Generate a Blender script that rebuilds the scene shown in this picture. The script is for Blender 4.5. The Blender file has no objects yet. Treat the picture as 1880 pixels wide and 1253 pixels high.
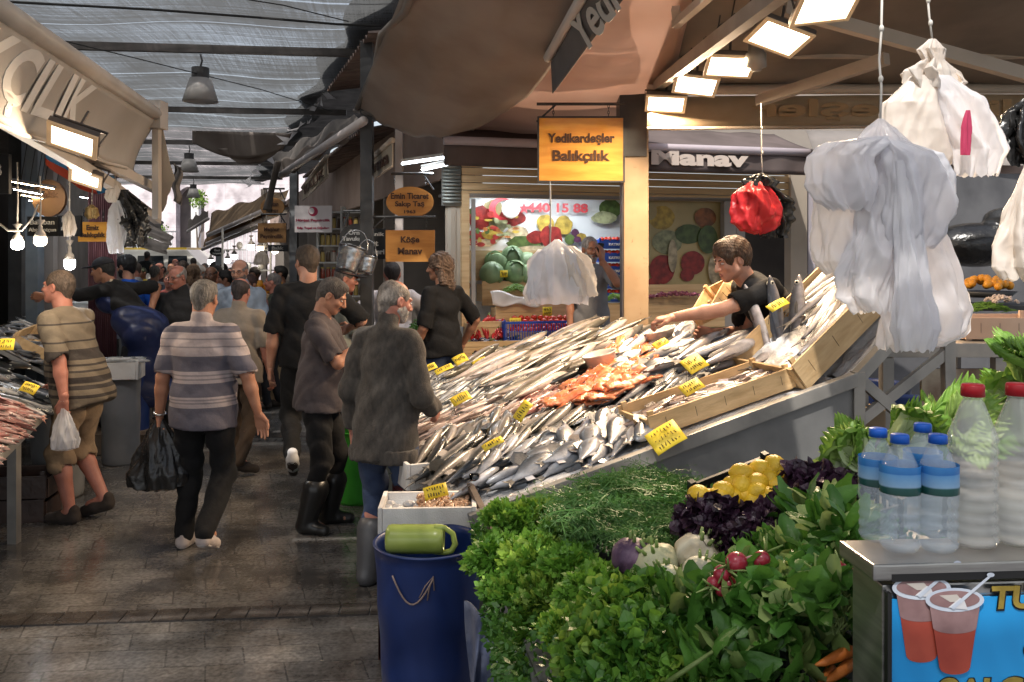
import bpy,bmesh,math,random
import numpy as np
from mathutils import Vector,Matrix,noise
random.seed(7);RNG=np.random.default_rng(7)
sc=bpy.context.scene
C=sc.collection
R=math.radians
# ------------------------------------------------------------------ camera, world, sun, exposure
F=1600.0  
EYE=1.9  
cam_d=bpy.data.cameras.new('camera');cam=bpy.data.objects.new('camera',cam_d);C.objects.link(cam)
cam.location=(0,0,EYE);cam.rotation_euler=(R(90),0,0)
cam_d.sensor_width=36.0;cam_d.lens=36.0*F/1880.0
cam_d.shift_y=-(626.5-470.0)/1880.0
cam_d.clip_start=0.05;cam_d.clip_end=500
sc.camera=cam
SUN_EL,SUN_AZ=58.0,205.0  
world=bpy.data.worlds.new('World');sc.world=world;world.use_nodes=True
wn=world.node_tree.nodes;wl=world.node_tree.links
sky=wn.new('ShaderNodeTexSky');sky.sky_type='NISHITA';sky.sun_disc=False
sky.sun_elevation=R(SUN_EL);sky.sun_rotation=R(SUN_AZ)
sky.dust_density=3.0;sky.air_density=1.0;sky.ozone_density=0.6
wn['Background'].inputs['Strength'].default_value=0.15
hs_=wn.new('ShaderNodeHueSaturation');hs_.inputs['Saturation'].default_value=0.5;wl.new(sky.outputs[0],hs_.inputs['Color']);wl.new(hs_.outputs[0],wn['Background'].inputs['Color'])
sun_d=bpy.data.lights.new('sun','SUN');sun=bpy.data.objects.new('sun',sun_d);C.objects.link(sun)
sun_d.energy=4.0;sun_d.angle=R(0.5);sun_d.color=(1.0,0.95,0.88)
_sd=Vector((math.sin(R(SUN_AZ))*math.cos(R(SUN_EL)),math.cos(R(SUN_AZ))*math.cos(R(SUN_EL)),math.sin(R(SUN_EL))))
sun.rotation_euler=_sd.to_track_quat('Z','Y').to_euler();sun.location=_sd*30
sc.view_settings.view_transform='Standard';sc.view_settings.look='None'
sc.view_settings.gamma=1.0;sc.view_settings.use_curve_mapping=False
sc.view_settings.exposure=0.5
sc.render.engine='CYCLES'
sc.cycles.use_denoising=True
sc.cycles.max_bounces=7;sc.cycles.transparent_max_bounces=16
sc.cycles.diffuse_bounces=4;sc.cycles.glossy_bounces=3;sc.cycles.transmission_bounces=6
sc.cycles.sample_clamp_indirect=6.0
sc.cycles.caustics_reflective=False;sc.cycles.caustics_refractive=False
# ------------------------------------------------------------------ places
A=Vector((-0.33,0.944,0));CR=Vector((0.944,0.33,0))  
def W(px,py,Y):return Vector(((px-940.0)/F*Y,Y,EYE-(py-470.0)/F*Y))
def on_plane(px,py,a,d):
 k=(px-940.0)/F  
 t=(k*a[1]-a[0])/(d[0]-k*d[1]);Y=a[1]+t*d[1]
 return Vector((a[0]+t*d[0],Y,EYE-(py-470.0)/F*Y))
 # ------------------------------------------------------------------ materials
MATS={}
def col(c):return(c[0],c[1],c[2],1.0)
def M(name,c1,c2=None,scale=6.0,rough=0.6,metal=0.0,bump=0.0,bscale=None,trans=0.0,detail=4.0,emis=None,es=0.0,spec=0.5,stretch=None,ior=1.45,coat=0.0,alpha=1.0,rvar=0.0,sss=0.0,transl=0.0,rnd=0.0,lo=0.35,hi=0.65,sheen=0.0):
 """principled material whose colour is a noise mix of c1 and c2 in object space"""
 if name in MATS:return MATS[name]
 m=bpy.data.materials.new(name);m.use_nodes=True;nt=m.node_tree;N=nt.nodes;L=nt.links
 b=N['Principled BSDF']
 tc=N.new('ShaderNodeTexCoord');mp=N.new('ShaderNodeMapping');L.new(tc.outputs['Object'],mp.inputs['Vector'])
 if stretch:mp.inputs['Scale'].default_value=stretch
 oi=N.new('ShaderNodeObjectInfo')
 add=N.new('ShaderNodeVectorMath');add.operation='MULTIPLY_ADD'
 L.new(oi.outputs['Random'],add.inputs[0]);add.inputs[1].default_value=(37,17,29);L.new(mp.outputs[0],add.inputs[2])
 no=N.new('ShaderNodeTexNoise');no.inputs['Scale'].default_value=scale;no.inputs['Detail'].default_value=detail
 L.new(add.outputs[0],no.inputs['Vector'])
 rp=N.new('ShaderNodeValToRGB');rp.color_ramp.elements[0].position=lo;rp.color_ramp.elements[1].position=hi
 rp.color_ramp.elements[0].color=col(c1);rp.color_ramp.elements[1].color=col(c2 or c1)
 L.new(no.outputs['Fac'],rp.inputs['Fac'])
 out=rp.outputs['Color']
 if rnd:
  hs=N.new('ShaderNodeHueSaturation');mr=N.new('ShaderNodeMapRange')
  L.new(oi.outputs['Random'],mr.inputs['Value']);mr.inputs['To Min'].default_value=1-rnd;mr.inputs['To Max'].default_value=1+rnd
  L.new(mr.outputs[0],hs.inputs['Value']);L.new(out,hs.inputs['Color']);out=hs.outputs['Color']
 L.new(out,b.inputs['Base Color'])
 b.inputs['Roughness'].default_value=rough;b.inputs['Metallic'].default_value=metal
 b.inputs['IOR'].default_value=ior;b.inputs['Specular IOR Level'].default_value=spec
 b.inputs['Transmission Weight'].default_value=trans;b.inputs['Coat Weight'].default_value=coat;b.inputs['Alpha'].default_value=alpha
 b.inputs['Sheen Weight'].default_value=sheen
 if sss:b.inputs['Subsurface Weight'].default_value=sss;b.inputs['Subsurface Radius'].default_value=(0.02,0.008,0.004);b.inputs['Subsurface Scale'].default_value=1.0
 if emis:b.inputs['Emission Color'].default_value=col(emis);b.inputs['Emission Strength'].default_value=es
 if rvar:
  mr2=N.new('ShaderNodeMapRange');L.new(no.outputs['Fac'],mr2.inputs['Value'])
  mr2.inputs['From Min'].default_value=0.3;mr2.inputs['From Max'].default_value=0.7
  mr2.inputs['To Min'].default_value=max(0.02,rough-rvar);mr2.inputs['To Max'].default_value=min(1,rough+rvar)
  L.new(mr2.outputs[0],b.inputs['Roughness'])
 if bump:
  n2=N.new('ShaderNodeTexNoise');n2.inputs['Scale'].default_value=bscale or scale*3;n2.inputs['Detail'].default_value=5
  L.new(add.outputs[0],n2.inputs['Vector'])
  bp=N.new('ShaderNodeBump');bp.inputs['Strength'].default_value=bump;bp.inputs['Distance'].default_value=0.02
  L.new(n2.outputs['Fac'],bp.inputs['Height']);L.new(bp.outputs[0],b.inputs['Normal'])
 if transl:
  tr=N.new('ShaderNodeBsdfTranslucent');mx=N.new('ShaderNodeMixShader');mx.inputs[0].default_value=transl
  L.new(out,tr.inputs['Color']);L.new(b.outputs[0],mx.inputs[1]);L.new(tr.outputs[0],mx.inputs[2])
  L.new(mx.outputs[0],N['Material Output'].inputs['Surface'])
 MATS[name]=m
 return m
def nodes(m):return m.node_tree.nodes,m.node_tree.links,m.node_tree.nodes['Principled BSDF']
def ramp_axis(m,axis,stops,coord='Object',const=False,wob=0.0):
 """replace the base colour by a colour ramp along one object axis (a pattern the thing itself carries)"""
 N,L,b=nodes(m);tc=N.new('ShaderNodeTexCoord');sx=N.new('ShaderNodeSeparateXYZ')
 src=tc.outputs[coord]
 if wob:
  nz=N.new('ShaderNodeTexNoise');nz.inputs['Scale'].default_value=6;L.new(src,nz.inputs['Vector'])
  am=N.new('ShaderNodeVectorMath');am.operation='MULTIPLY_ADD';L.new(nz.outputs['Color'],am.inputs[0]);am.inputs[1].default_value=(wob,)*3;L.new(src,am.inputs[2]);src=am.outputs[0]
 L.new(src,sx.inputs[0]);lo,hi=stops[0][0],stops[-1][0]
 mr=N.new('ShaderNodeMapRange');mr.inputs['From Min'].default_value=lo;mr.inputs['From Max'].default_value=hi
 L.new(sx.outputs[axis],mr.inputs['Value']);rp=N.new('ShaderNodeValToRGB');cr=rp.color_ramp
 cr.interpolation='CONSTANT' if const else 'LINEAR'
 while len(cr.elements)<len(stops):cr.elements.new(0.5)
 for e,(p,c)in zip(cr.elements,stops):e.position=(p-lo)/(hi-lo)
 for e,(p,c)in zip(cr.elements,stops):e.color=col(c)
 L.new(mr.outputs[0],rp.inputs['Fac'])
 old=b.inputs['Base Color'].links[0].from_socket if b.inputs['Base Color'].links else None
 mx=N.new('ShaderNodeMixRGB');mx.blend_type='MULTIPLY';mx.inputs[0].default_value=1.0
 L.new(rp.outputs['Color'],mx.inputs[1])
 if old:L.new(old,mx.inputs[2])
 L.new(mx.outputs[0],b.inputs['Base Color'])
 return m
 # ------------------------------------------------------------------ objects
def tag(o,label=None,cat=None,group=None,kind=None):
 if label:o['label']=label
 if cat:o['category']=cat
 if group:o['group']=group
 if kind:o['kind']=kind
 return o
def empty(name,loc,label=None,cat=None,group=None,rz=0):
 o=bpy.data.objects.new(name,None);C.objects.link(o);o.location=loc;o.rotation_euler=(0,0,rz)
 o.empty_display_size=0.1
 return tag(o,label,cat,group)
def copy_tree(o,parent=None):
 c=o.copy();C.objects.link(c)
 if parent is not None:c.parent=parent
 for ch in list(o.children):copy_tree(ch,c)
 return c
def mesh_obj(name,verts,faces,mat,parent=None,smooth=False,mi=None,loc=None):
 me=bpy.data.meshes.new(name)
 if len(verts)==0:verts=[(0,0,0)]
 me.from_pydata([tuple(map(float,v))for v in verts]if not isinstance(verts,np.ndarray)else verts.tolist(),[],faces if not isinstance(faces,np.ndarray)else faces.tolist())
 for k in(mat if isinstance(mat,(list,tuple))else[mat]):me.materials.append(k)
 if smooth:me.polygons.foreach_set('use_smooth',[True]*len(me.polygons))
 if mi is not None:me.polygons.foreach_set('material_index',mi)
 me.update()
 o=bpy.data.objects.new(name,me);C.objects.link(o)
 if parent is not None:o.parent=parent
 if loc is not None:o.location=loc
 return o
class MB:
 """collects shapes into one mesh"""
 def __init__(s):s.v=[];s.f=[];s.m=[];s.cur=0
 def add(s,vs,fs):
  n=len(s.v);s.v+=[tuple(v)for v in vs];s.f+=[tuple(i+n for i in f)for f in fs];s.m+=[s.cur]*len(fs);return s
 def box(s,c,size,rot=None):
  hx,hy,hz=size[0]/2,size[1]/2,size[2]/2
  vs=[Vector((x,y,z))for x in(-hx,hx)for y in(-hy,hy)for z in(-hz,hz)]
  if rot is not None:vs=[rot@v for v in vs]
  c=Vector(c)
  return s.add([v+c for v in vs],[(0,1,3,2),(4,6,7,5),(0,4,5,1),(2,3,7,6),(0,2,6,4),(1,5,7,3)])
 def bar(s,p,q,w,h,up=(0,0,1)):
  p,q=Vector(p),Vector(q);d=(q-p);l=d.length;x=d.normalized();u=Vector(up)
  y=u.cross(x)
  if y.length<1e-4:y=Vector((0,1,0)).cross(x)
  y.normalize();z=x.cross(y)
  rot=Matrix((x,y,z)).transposed()
  return s.box((p+q)/2,(l,w,h),rot)
 def tube(s,pts,r,n=8,caps=True):
  pts=[Vector(p)for p in pts];rs=r if isinstance(r,(list,tuple))else[r]*len(pts)
  vs=[];fs=[];prev=None
  for i,p in enumerate(pts):
   d=(pts[min(i+1,len(pts)-1)]-pts[max(i-1,0)])
   d=d.normalized()if d.length>1e-9 else Vector((0,0,1))
   a=prev if prev is not None else(Vector((0,0,1))if abs(d.z)<.9 else Vector((1,0,0)))
   b=d.cross(a).normalized();a2=b.cross(d).normalized();prev=a2
   for k in range(n):
    t=2*math.pi*k/n;vs.append(p+rs[i]*(math.cos(t)*a2+math.sin(t)*b))
  for i in range(len(pts)-1):
   for k in range(n):
    fs.append((i*n+k,i*n+(k+1)%n,(i+1)*n+(k+1)%n,(i+1)*n+k))
  if caps:fs.append(tuple(range(n-1,-1,-1)));fs.append(tuple((len(pts)-1)*n+k for k in range(n)))
  return s.add(vs,fs)
 def lathe(s,prof,n=20,c=(0,0,0),rot=None,sx=1,sy=1,close=False):
  vs=[];fs=[];c=Vector(c)
  for r,z in prof:
   for k in range(n):
    t=2*math.pi*k/n;v=Vector((r*math.cos(t)*sx,r*math.sin(t)*sy,z))
    vs.append((rot@v if rot is not None else v)+c)
  for i in range(len(prof)-1):
   for k in range(n):fs.append((i*n+k,i*n+(k+1)%n,(i+1)*n+(k+1)%n,(i+1)*n+k))
  if prof[0][0]>1e-5:fs.append(tuple(range(n-1,-1,-1)))
  if prof[-1][0]>1e-5 and close is not None:fs.append(tuple((len(prof)-1)*n+k for k in range(n)))
  return s.add(vs,fs)
 def ell(s,c,r,n=12,m=8,rot=None):
  prof=[(max(1e-6,math.sin(math.pi*i/m)),-math.cos(math.pi*i/m))for i in range(m+1)]
  vs=[];fs=[];c=Vector(c)
  for a,z in prof:
   for k in range(n):
    t=2*math.pi*k/n;v=Vector((a*math.cos(t)*r[0],a*math.sin(t)*r[1],z*r[2]));vs.append((rot@v if rot is not None else v)+c)
  for i in range(m):
   for k in range(n):fs.append((i*n+k,i*n+(k+1)%n,(i+1)*n+(k+1)%n,(i+1)*n+k))
  return s.add(vs,fs)
 def grid(s,fn,nu,nv,thick=0.0):
  P=[[Vector(fn(i/nu,j/nv))for j in range(nv+1)]for i in range(nu+1)]
  vs=[p for row in P for p in row];k=nv+1
  fs=[(i*k+j,(i+1)*k+j,(i+1)*k+j+1,i*k+j+1)for i in range(nu)for j in range(nv)]
  if thick:
   nrm=[]
   for i in range(nu+1):
    for j in range(nv+1):
     a=P[min(i+1,nu)][j]-P[max(i-1,0)][j];b=P[i][min(j+1,nv)]-P[i][max(j-1,0)]
     n_=a.cross(b);nrm.append(n_.normalized()if n_.length>1e-12 else Vector((0,0,1)))
   n0=len(vs);vs=vs+[v-n_*thick for v,n_ in zip(vs,nrm)]
   fs=fs+[tuple(x+n0 for x in reversed(f))for f in fs]
   rim=[i*k for i in range(nu+1)]+[nu*k+j for j in range(1,nv+1)]+[i*k+nv for i in range(nu-1,-1,-1)]+[j for j in range(nv-1,0,-1)]
   for a,b in zip(rim,rim[1:]+rim[:1]):fs.append((a,a+n0,b+n0,b))
  return s.add(vs,fs)
 def poly(s,pts,thick=0.0,nrm=None):
  pts=[Vector(p)for p in pts];n=len(pts)
  if not thick:return s.add(pts,[tuple(range(n))])
  if nrm is None:nrm=(pts[1]-pts[0]).cross(pts[2]-pts[0]).normalized()
  b=[p-Vector(nrm)*thick for p in pts]
  return s.add(pts+b,[tuple(range(n)),tuple(range(2*n-1,n-1,-1))]+[(i,i+n,(i+1)%n+n,(i+1)%n)for i in range(n)])
 def build(s,name,mat,parent=None,smooth=False,loc=None,local=None):
  v=s.v
  if local is not None:o_=Vector(local);v=[Vector(p)-o_ for p in v];loc=local if loc is None else loc
  return mesh_obj(name,v,s.f,mat,parent,smooth,s.m if isinstance(mat,(list,tuple))else None,loc)
def bevel(o,w=0.004,seg=2):
 bm=bmesh.new();bm.from_mesh(o.data)
 bmesh.ops.bevel(bm,geom=[e for e in bm.edges if e.is_manifold and e.calc_face_angle(0)>0.5],offset=w,segments=seg,affect='EDGES',profile=0.7)
 bm.to_mesh(o.data);bm.free();return o
def text(name,s,at,xd,up,width,mat,parent,height=None,bold=0.02,depth=0.003,align='CENTER',warp=None):
 """lettering as a thin mesh, centred at `at`, fitted to width (and height)"""
 cu=bpy.data.curves.new(name,'FONT');cu.body=s;cu.align_x=align;cu.offset=bold;cu.extrude=0.01;cu.resolution_u=4;cu.space_line=0.85
 to=bpy.data.objects.new(name,cu);C.objects.link(to)
 dg=bpy.context.evaluated_depsgraph_get();me=bpy.data.meshes.new_from_object(to.evaluated_get(dg))
 bpy.data.objects.remove(to);bpy.data.curves.remove(cu)
 n=len(me.vertices);co=np.empty(n*3);me.vertices.foreach_get('co',co);co=co.reshape(-1,3)
 mn,mx=co.min(0),co.max(0);sx=width/(mx[0]-mn[0]);sy=sx if height is None else height/(mx[1]-mn[1])
 x=(co[:,0]-(mn[0]+mx[0])/2)*sx;y=(co[:,1]-(mn[1]+mx[1])/2)*sy;z=co[:,2]*(depth/0.01)
 xd,up=Vector(xd).normalized(),Vector(up).normalized();nd=xd.cross(up)
 P=np.outer(x,xd)+np.outer(y,up)+np.outer(z,nd)+np.array(at)
 if warp:P=np.array([warp(a,b,c_)for a,b,c_ in zip(x,y,z)])
 me.vertices.foreach_set('co',P.reshape(-1));me.materials.clear();me.materials.append(mat);me.name=name;me.update()
 o=bpy.data.objects.new(name,me);C.objects.link(o);o.parent=parent
 return o
 # ------------------------------------------------------------------ smooth bodies: signed distances meshed with surface nets
def surface_nets(V,org,h):
 S=V<0;nx,ny,nz=V.shape
 cnt=np.zeros((nx-1,ny-1,nz-1),np.int8)
 cor=[(a,b,c)for a in(0,1)for b in(0,1)for c in(0,1)]
 for a,b,c in cor:cnt+=S[a:nx-1+a,b:ny-1+b,c:nz-1+c]
 act=(cnt>0)&(cnt<8);I=np.argwhere(act);idx=np.full(act.shape,-1,np.int32);idx[act]=np.arange(len(I))
 if len(I)==0:return np.zeros((0,3)),[]
 acc=np.zeros((len(I),3));num=np.zeros(len(I))
 for a in cor:
  for ax in range(3):
   if a[ax]:continue
   b=list(a);b[ax]=1
   va=V[I[:,0]+a[0],I[:,1]+a[1],I[:,2]+a[2]];vb=V[I[:,0]+b[0],I[:,1]+b[1],I[:,2]+b[2]]
   x=(va<0)!=(vb<0);t=np.where(x,va/np.where(x,va-vb,1),0)
   p=np.zeros((len(I),3));p[:]=a;p[:,ax]+=t
   acc+=p*x[:,None];num+=x
 P=(I+acc/num[:,None])*h+np.array(org)
 fs=[]
 for ax in range(3):
  sl0=[slice(1,-1)]*3;sl1=[slice(1,-1)]*3;sl0[ax]=slice(0,-1);sl1[ax]=slice(1,None)
  s0,s1=S[tuple(sl0)],S[tuple(sl1)]
  E=np.argwhere(s0!=s1);off=np.ones(3,int);off[ax]=0;E=E+off
  b1=np.zeros(3,int);b2=np.zeros(3,int);b1[(ax+1)%3]=1;b2[(ax+2)%3]=1
  q=[E-b1-b2,E-b2,E,E-b1]
  Q=np.stack([idx[tuple(c.T)]for c in q],1);fl=S[tuple(E.T)]
  Q[~fl]=Q[~fl][:,::-1];fs.append(Q)
 return P,np.concatenate(fs)
class SDF:
 def __init__(s):s.p=[]
 def cap(s,a,b,ra,rb=None,k=0.02,op=0):
  s.p.append(('c',np.array(a,float),np.array(b,float),ra,ra if rb is None else rb,k,op));return s
 def ell(s,c,r,rot=None,k=0.02,op=0):
  s.p.append(('e',np.array(c,float),np.array(r,float),None if rot is None else np.array(rot.to_3x3()if hasattr(rot,'to_3x3')else rot),0,k,op));return s
 def cut(s,pt,n,k=0.0):  
  s.p.append(('h',np.array(pt,float),np.array(Vector(n).normalized(),float),0,0,k,9));return s
 def mesh(s,h,disp=None,lo=None,hi=None):
  mn=np.full(3,1e9);mx=-mn
  for t,a,b,ra,rb,k,op in s.p:
   if op==1 or t=='h':continue
   if t=='c':mn=np.minimum(mn,np.minimum(a-ra,b-rb));mx=np.maximum(mx,np.maximum(a+ra,b+rb))
   else:r=b.max()if ra is not None else b;mn=np.minimum(mn,a-r);mx=np.maximum(mx,a+r)
  pad=3*h+0.015;mn-=pad;mx+=pad
  if lo is not None:mn=np.maximum(mn,lo)
  if hi is not None:mx=np.minimum(mx,hi)
  n=np.ceil((mx-mn)/h).astype(int)+1
  ax=[mn[i]+h*np.arange(n[i])for i in range(3)]
  D=np.full(n,0.08,np.float32)
  for t,a,b,ra,rb,k,op in s.p:
   if t=='h':
    d=((ax[0]-a[0])*b[0])[:,None,None]+((ax[1]-a[1])*b[1])[None,:,None]+((ax[2]-a[2])*b[2])[None,None,:]
    D=np.maximum(D,d.astype(np.float32));continue
   m=0.06+k
   if t=='c':l=np.minimum(a-ra,b-rb)-m;u=np.maximum(a+ra,b+rb)+m
   else:r=b.max()if ra is not None else b;l=a-r-m;u=a+r+m
   i0=np.clip(np.floor((l-mn)/h).astype(int),0,n);i1=np.clip(np.ceil((u-mn)/h).astype(int)+1,0,n)
   if(i1<=i0).any():continue
   X=ax[0][i0[0]:i1[0],None,None];Y=ax[1][None,i0[1]:i1[1],None];Z=ax[2][None,None,i0[2]:i1[2]]
   if t=='c':
    ba=b-a;L2=max(ba@ba,1e-12)
    tt=np.clip(((X-a[0])*ba[0]+(Y-a[1])*ba[1]+(Z-a[2])*ba[2])/L2,0,1)
    d=np.sqrt((X-a[0]-tt*ba[0])**2+(Y-a[1]-tt*ba[1])**2+(Z-a[2]-tt*ba[2])**2)-(ra+(rb-ra)*tt)
   else:
    x,y,z=X-a[0],Y-a[1],Z-a[2]
    if ra is not None:Rm=ra;x,y,z=Rm[0,0]*x+Rm[1,0]*y+Rm[2,0]*z,Rm[0,1]*x+Rm[1,1]*y+Rm[2,1]*z,Rm[0,2]*x+Rm[1,2]*y+Rm[2,2]*z
    k0=np.sqrt((x/b[0])**2+(y/b[1])**2+(z/b[2])**2);k1=np.sqrt((x/b[0]**2)**2+(y/b[1]**2)**2+(z/b[2]**2)**2)
    d=k0*(k0-1)/np.maximum(k1,1e-9)
   sl=(slice(i0[0],i1[0]),slice(i0[1],i1[1]),slice(i0[2],i1[2]));e=D[sl]
   if op==1:d=-d;hh=np.clip(0.5-0.5*(e-d)/max(k,1e-6),0,1);D[sl]=e+(d-e)*hh+k*hh*(1-hh)
   elif op==2:D[sl]=np.maximum(e,d)
   else:hh=np.clip(0.5+0.5*(e-d)/max(k,1e-6),0,1);D[sl]=e+(d-e)*hh-k*hh*(1-hh)
  if disp is not None:D=D+disp(ax[0][:,None,None],ax[1][None,:,None],ax[2][None,None,:]).astype(np.float32)
  return surface_nets(D,mn,h)
  # ------------------------------------------------------------------ the setting: paving, roof net, far wall
def paving_material():
 m=M('paving',(0.095,0.093,0.093),(0.165,0.160,0.158),3,rough=0.3,ior=1.6);N,L,b=nodes(m)
 tc=N.new('ShaderNodeTexCoord');rd=Vector((0.9968,0.08,0));ad=Vector((-0.33,0.944,0))
 det=rd.x*ad.y-rd.y*ad.x;cb=N.new('ShaderNodeCombineXYZ')
 for i,v in enumerate(((ad.y/det,-ad.x/det,0),(-rd.y/det,rd.x/det,0))):
  d=N.new('ShaderNodeVectorMath');d.operation='DOT_PRODUCT';L.new(tc.outputs['Object'],d.inputs[0]);d.inputs[1].default_value=v
  L.new(d.outputs['Value'],cb.inputs[i])
 wv=N.new('ShaderNodeTexNoise');wv.inputs['Scale'].default_value=1.7;L.new(cb.outputs[0],wv.inputs['Vector'])
 wa=N.new('ShaderNodeVectorMath');wa.operation='MULTIPLY_ADD';L.new(wv.outputs['Color'],wa.inputs[0]);wa.inputs[1].default_value=(0.02,0.02,0);L.new(cb.outputs[0],wa.inputs[2])
 br=N.new('ShaderNodeTexBrick');L.new(wa.outputs[0],br.inputs['Vector']);br.inputs['Scale'].default_value=1
 br.inputs['Brick Width'].default_value=0.36;br.inputs['Row Height'].default_value=0.195;br.inputs['Mortar Size'].default_value=0.0045;br.inputs['Mortar Smooth'].default_value=0.25;br.inputs['Bias'].default_value=0.0
 br.inputs['Color1'].default_value=(0.85,0.85,0.86,1);br.inputs['Color2'].default_value=(1.1,1.08,1.05,1);br.inputs['Mortar'].default_value=(0.6,0.6,0.6,1)
 old=b.inputs['Base Color'].links[0].from_socket
 mx=N.new('ShaderNodeMixRGB');mx.blend_type='MULTIPLY';mx.inputs[0].default_value=1;L.new(old,mx.inputs[1]);L.new(br.outputs['Color'],mx.inputs[2])
 # worn stains and a fine speckle
 n3=N.new('ShaderNodeTexNoise');n3.inputs['Scale'].default_value=0.9;n3.inputs['Detail'].default_value=8;n3.inputs['Roughness'].default_value=0.7;L.new(tc.outputs['Object'],n3.inputs['Vector'])
 r3=N.new('ShaderNodeValToRGB');r3.color_ramp.elements[0].position=0.4;r3.color_ramp.elements[1].position=0.6;r3.color_ramp.elements[0].color=(0.45,0.43,0.41,1);r3.color_ramp.elements[1].color=(1.3,1.28,1.24,1);L.new(n3.outputs['Fac'],r3.inputs['Fac'])
 m2=N.new('ShaderNodeMixRGB');m2.blend_type='MULTIPLY';m2.inputs[0].default_value=1;L.new(mx.outputs[0],m2.inputs[1]);L.new(r3.outputs[0],m2.inputs[2])
 n4=N.new('ShaderNodeTexNoise');n4.inputs['Scale'].default_value=45;n4.inputs['Detail'].default_value=6;L.new(tc.outputs['Object'],n4.inputs['Vector'])
 r4=N.new('ShaderNodeMapRange');r4.inputs['From Min'].default_value=0.35;r4.inputs['From Max'].default_value=0.65;r4.inputs['To Min'].default_value=0.7;r4.inputs['To Max'].default_value=1.25;L.new(n4.outputs['Fac'],r4.inputs['Value'])
 m3=N.new('ShaderNodeMixRGB');m3.blend_type='MULTIPLY';m3.inputs[0].default_value=1;L.new(m2.outputs[0],m3.inputs[1]);L.new(r4.outputs[0],m3.inputs[2]);L.new(m3.outputs[0],b.inputs['Base Color'])
 # wet film: smooth in patches
 n5=N.new('ShaderNodeTexNoise');n5.inputs['Scale'].default_value=1.3;n5.inputs['Detail'].default_value=5;n5.inputs['Roughness'].default_value=0.65;L.new(tc.outputs['Object'],n5.inputs['Vector'])
 r5=N.new('ShaderNodeMapRange');r5.inputs['From Min'].default_value=0.42;r5.inputs['From Max'].default_value=0.66;r5.inputs['To Min'].default_value=0.05;r5.inputs['To Max'].default_value=0.27;L.new(n5.outputs['Fac'],r5.inputs['Value']);L.new(r5.outputs[0],b.inputs['Roughness'])
 b1=N.new('ShaderNodeBump');b1.inputs['Strength'].default_value=0.5;b1.inputs['Distance'].default_value=0.004;b1.invert=True;L.new(br.outputs['Fac'],b1.inputs['Height'])
 b2=N.new('ShaderNodeBump');b2.inputs['Strength'].default_value=0.14;b2.inputs['Distance'].default_value=0.01;L.new(n4.outputs['Fac'],b2.inputs['Height']);L.new(b1.outputs[0],b2.inputs['Normal'])
 n6=N.new('ShaderNodeTexNoise');n6.inputs['Scale'].default_value=6;L.new(tc.outputs['Object'],n6.inputs['Vector'])
 b3=N.new('ShaderNodeBump');b3.inputs['Strength'].default_value=0.10;b3.inputs['Distance'].default_value=0.02;L.new(n6.outputs['Fac'],b3.inputs['Height']);L.new(b2.outputs[0],b3.inputs['Normal']);L.new(b3.outputs[0],b.inputs['Normal'])
 return m
gm=MB();gm.grid(lambda u,v:(-60+120*u,-20+120*v,0),8,8)
tag(gm.build('ground',paving_material()),kind='structure')
dark_stone=M('dark_stone',(0.035,0.03,0.028),(0.06,0.052,0.046),8,rough=0.22,bump=0.3,rvar=0.1)
for k,(y0,w)in enumerate(((4.62,0.15),)):
 mb=MB();n=34
 for i in range(n):
  xa=-4.2+i*0.16;mb.box((xa,y0+0.08*(xa+1.5),0.001),(0.152,w,0.016),Matrix.Rotation(math.atan(0.08),3,'Z'))
 tag(mb.build('drain_strip',dark_stone),kind='structure')
 # shallow drain grating line further down the lane
steel=M('steel_grey',(0.20,0.20,0.20),(0.32,0.31,0.30),12,rough=0.35,metal=0.8,bump=0.1)
mb=MB()
for i in range(40):mb.box((-3.9+i*0.08,8.75+0.06*(-3.9+i*.08)+.3,0.004),(0.05,0.16,0.02))
mb.bar((-4.0,8.72,0.006),(-0.6,8.95,0.006),0.03,0.02);mb.bar((-4.0,8.9,0.006),(-0.6,9.13,0.006),0.03,0.02)
tag(mb.build('drain_grating',steel),kind='structure')
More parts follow.
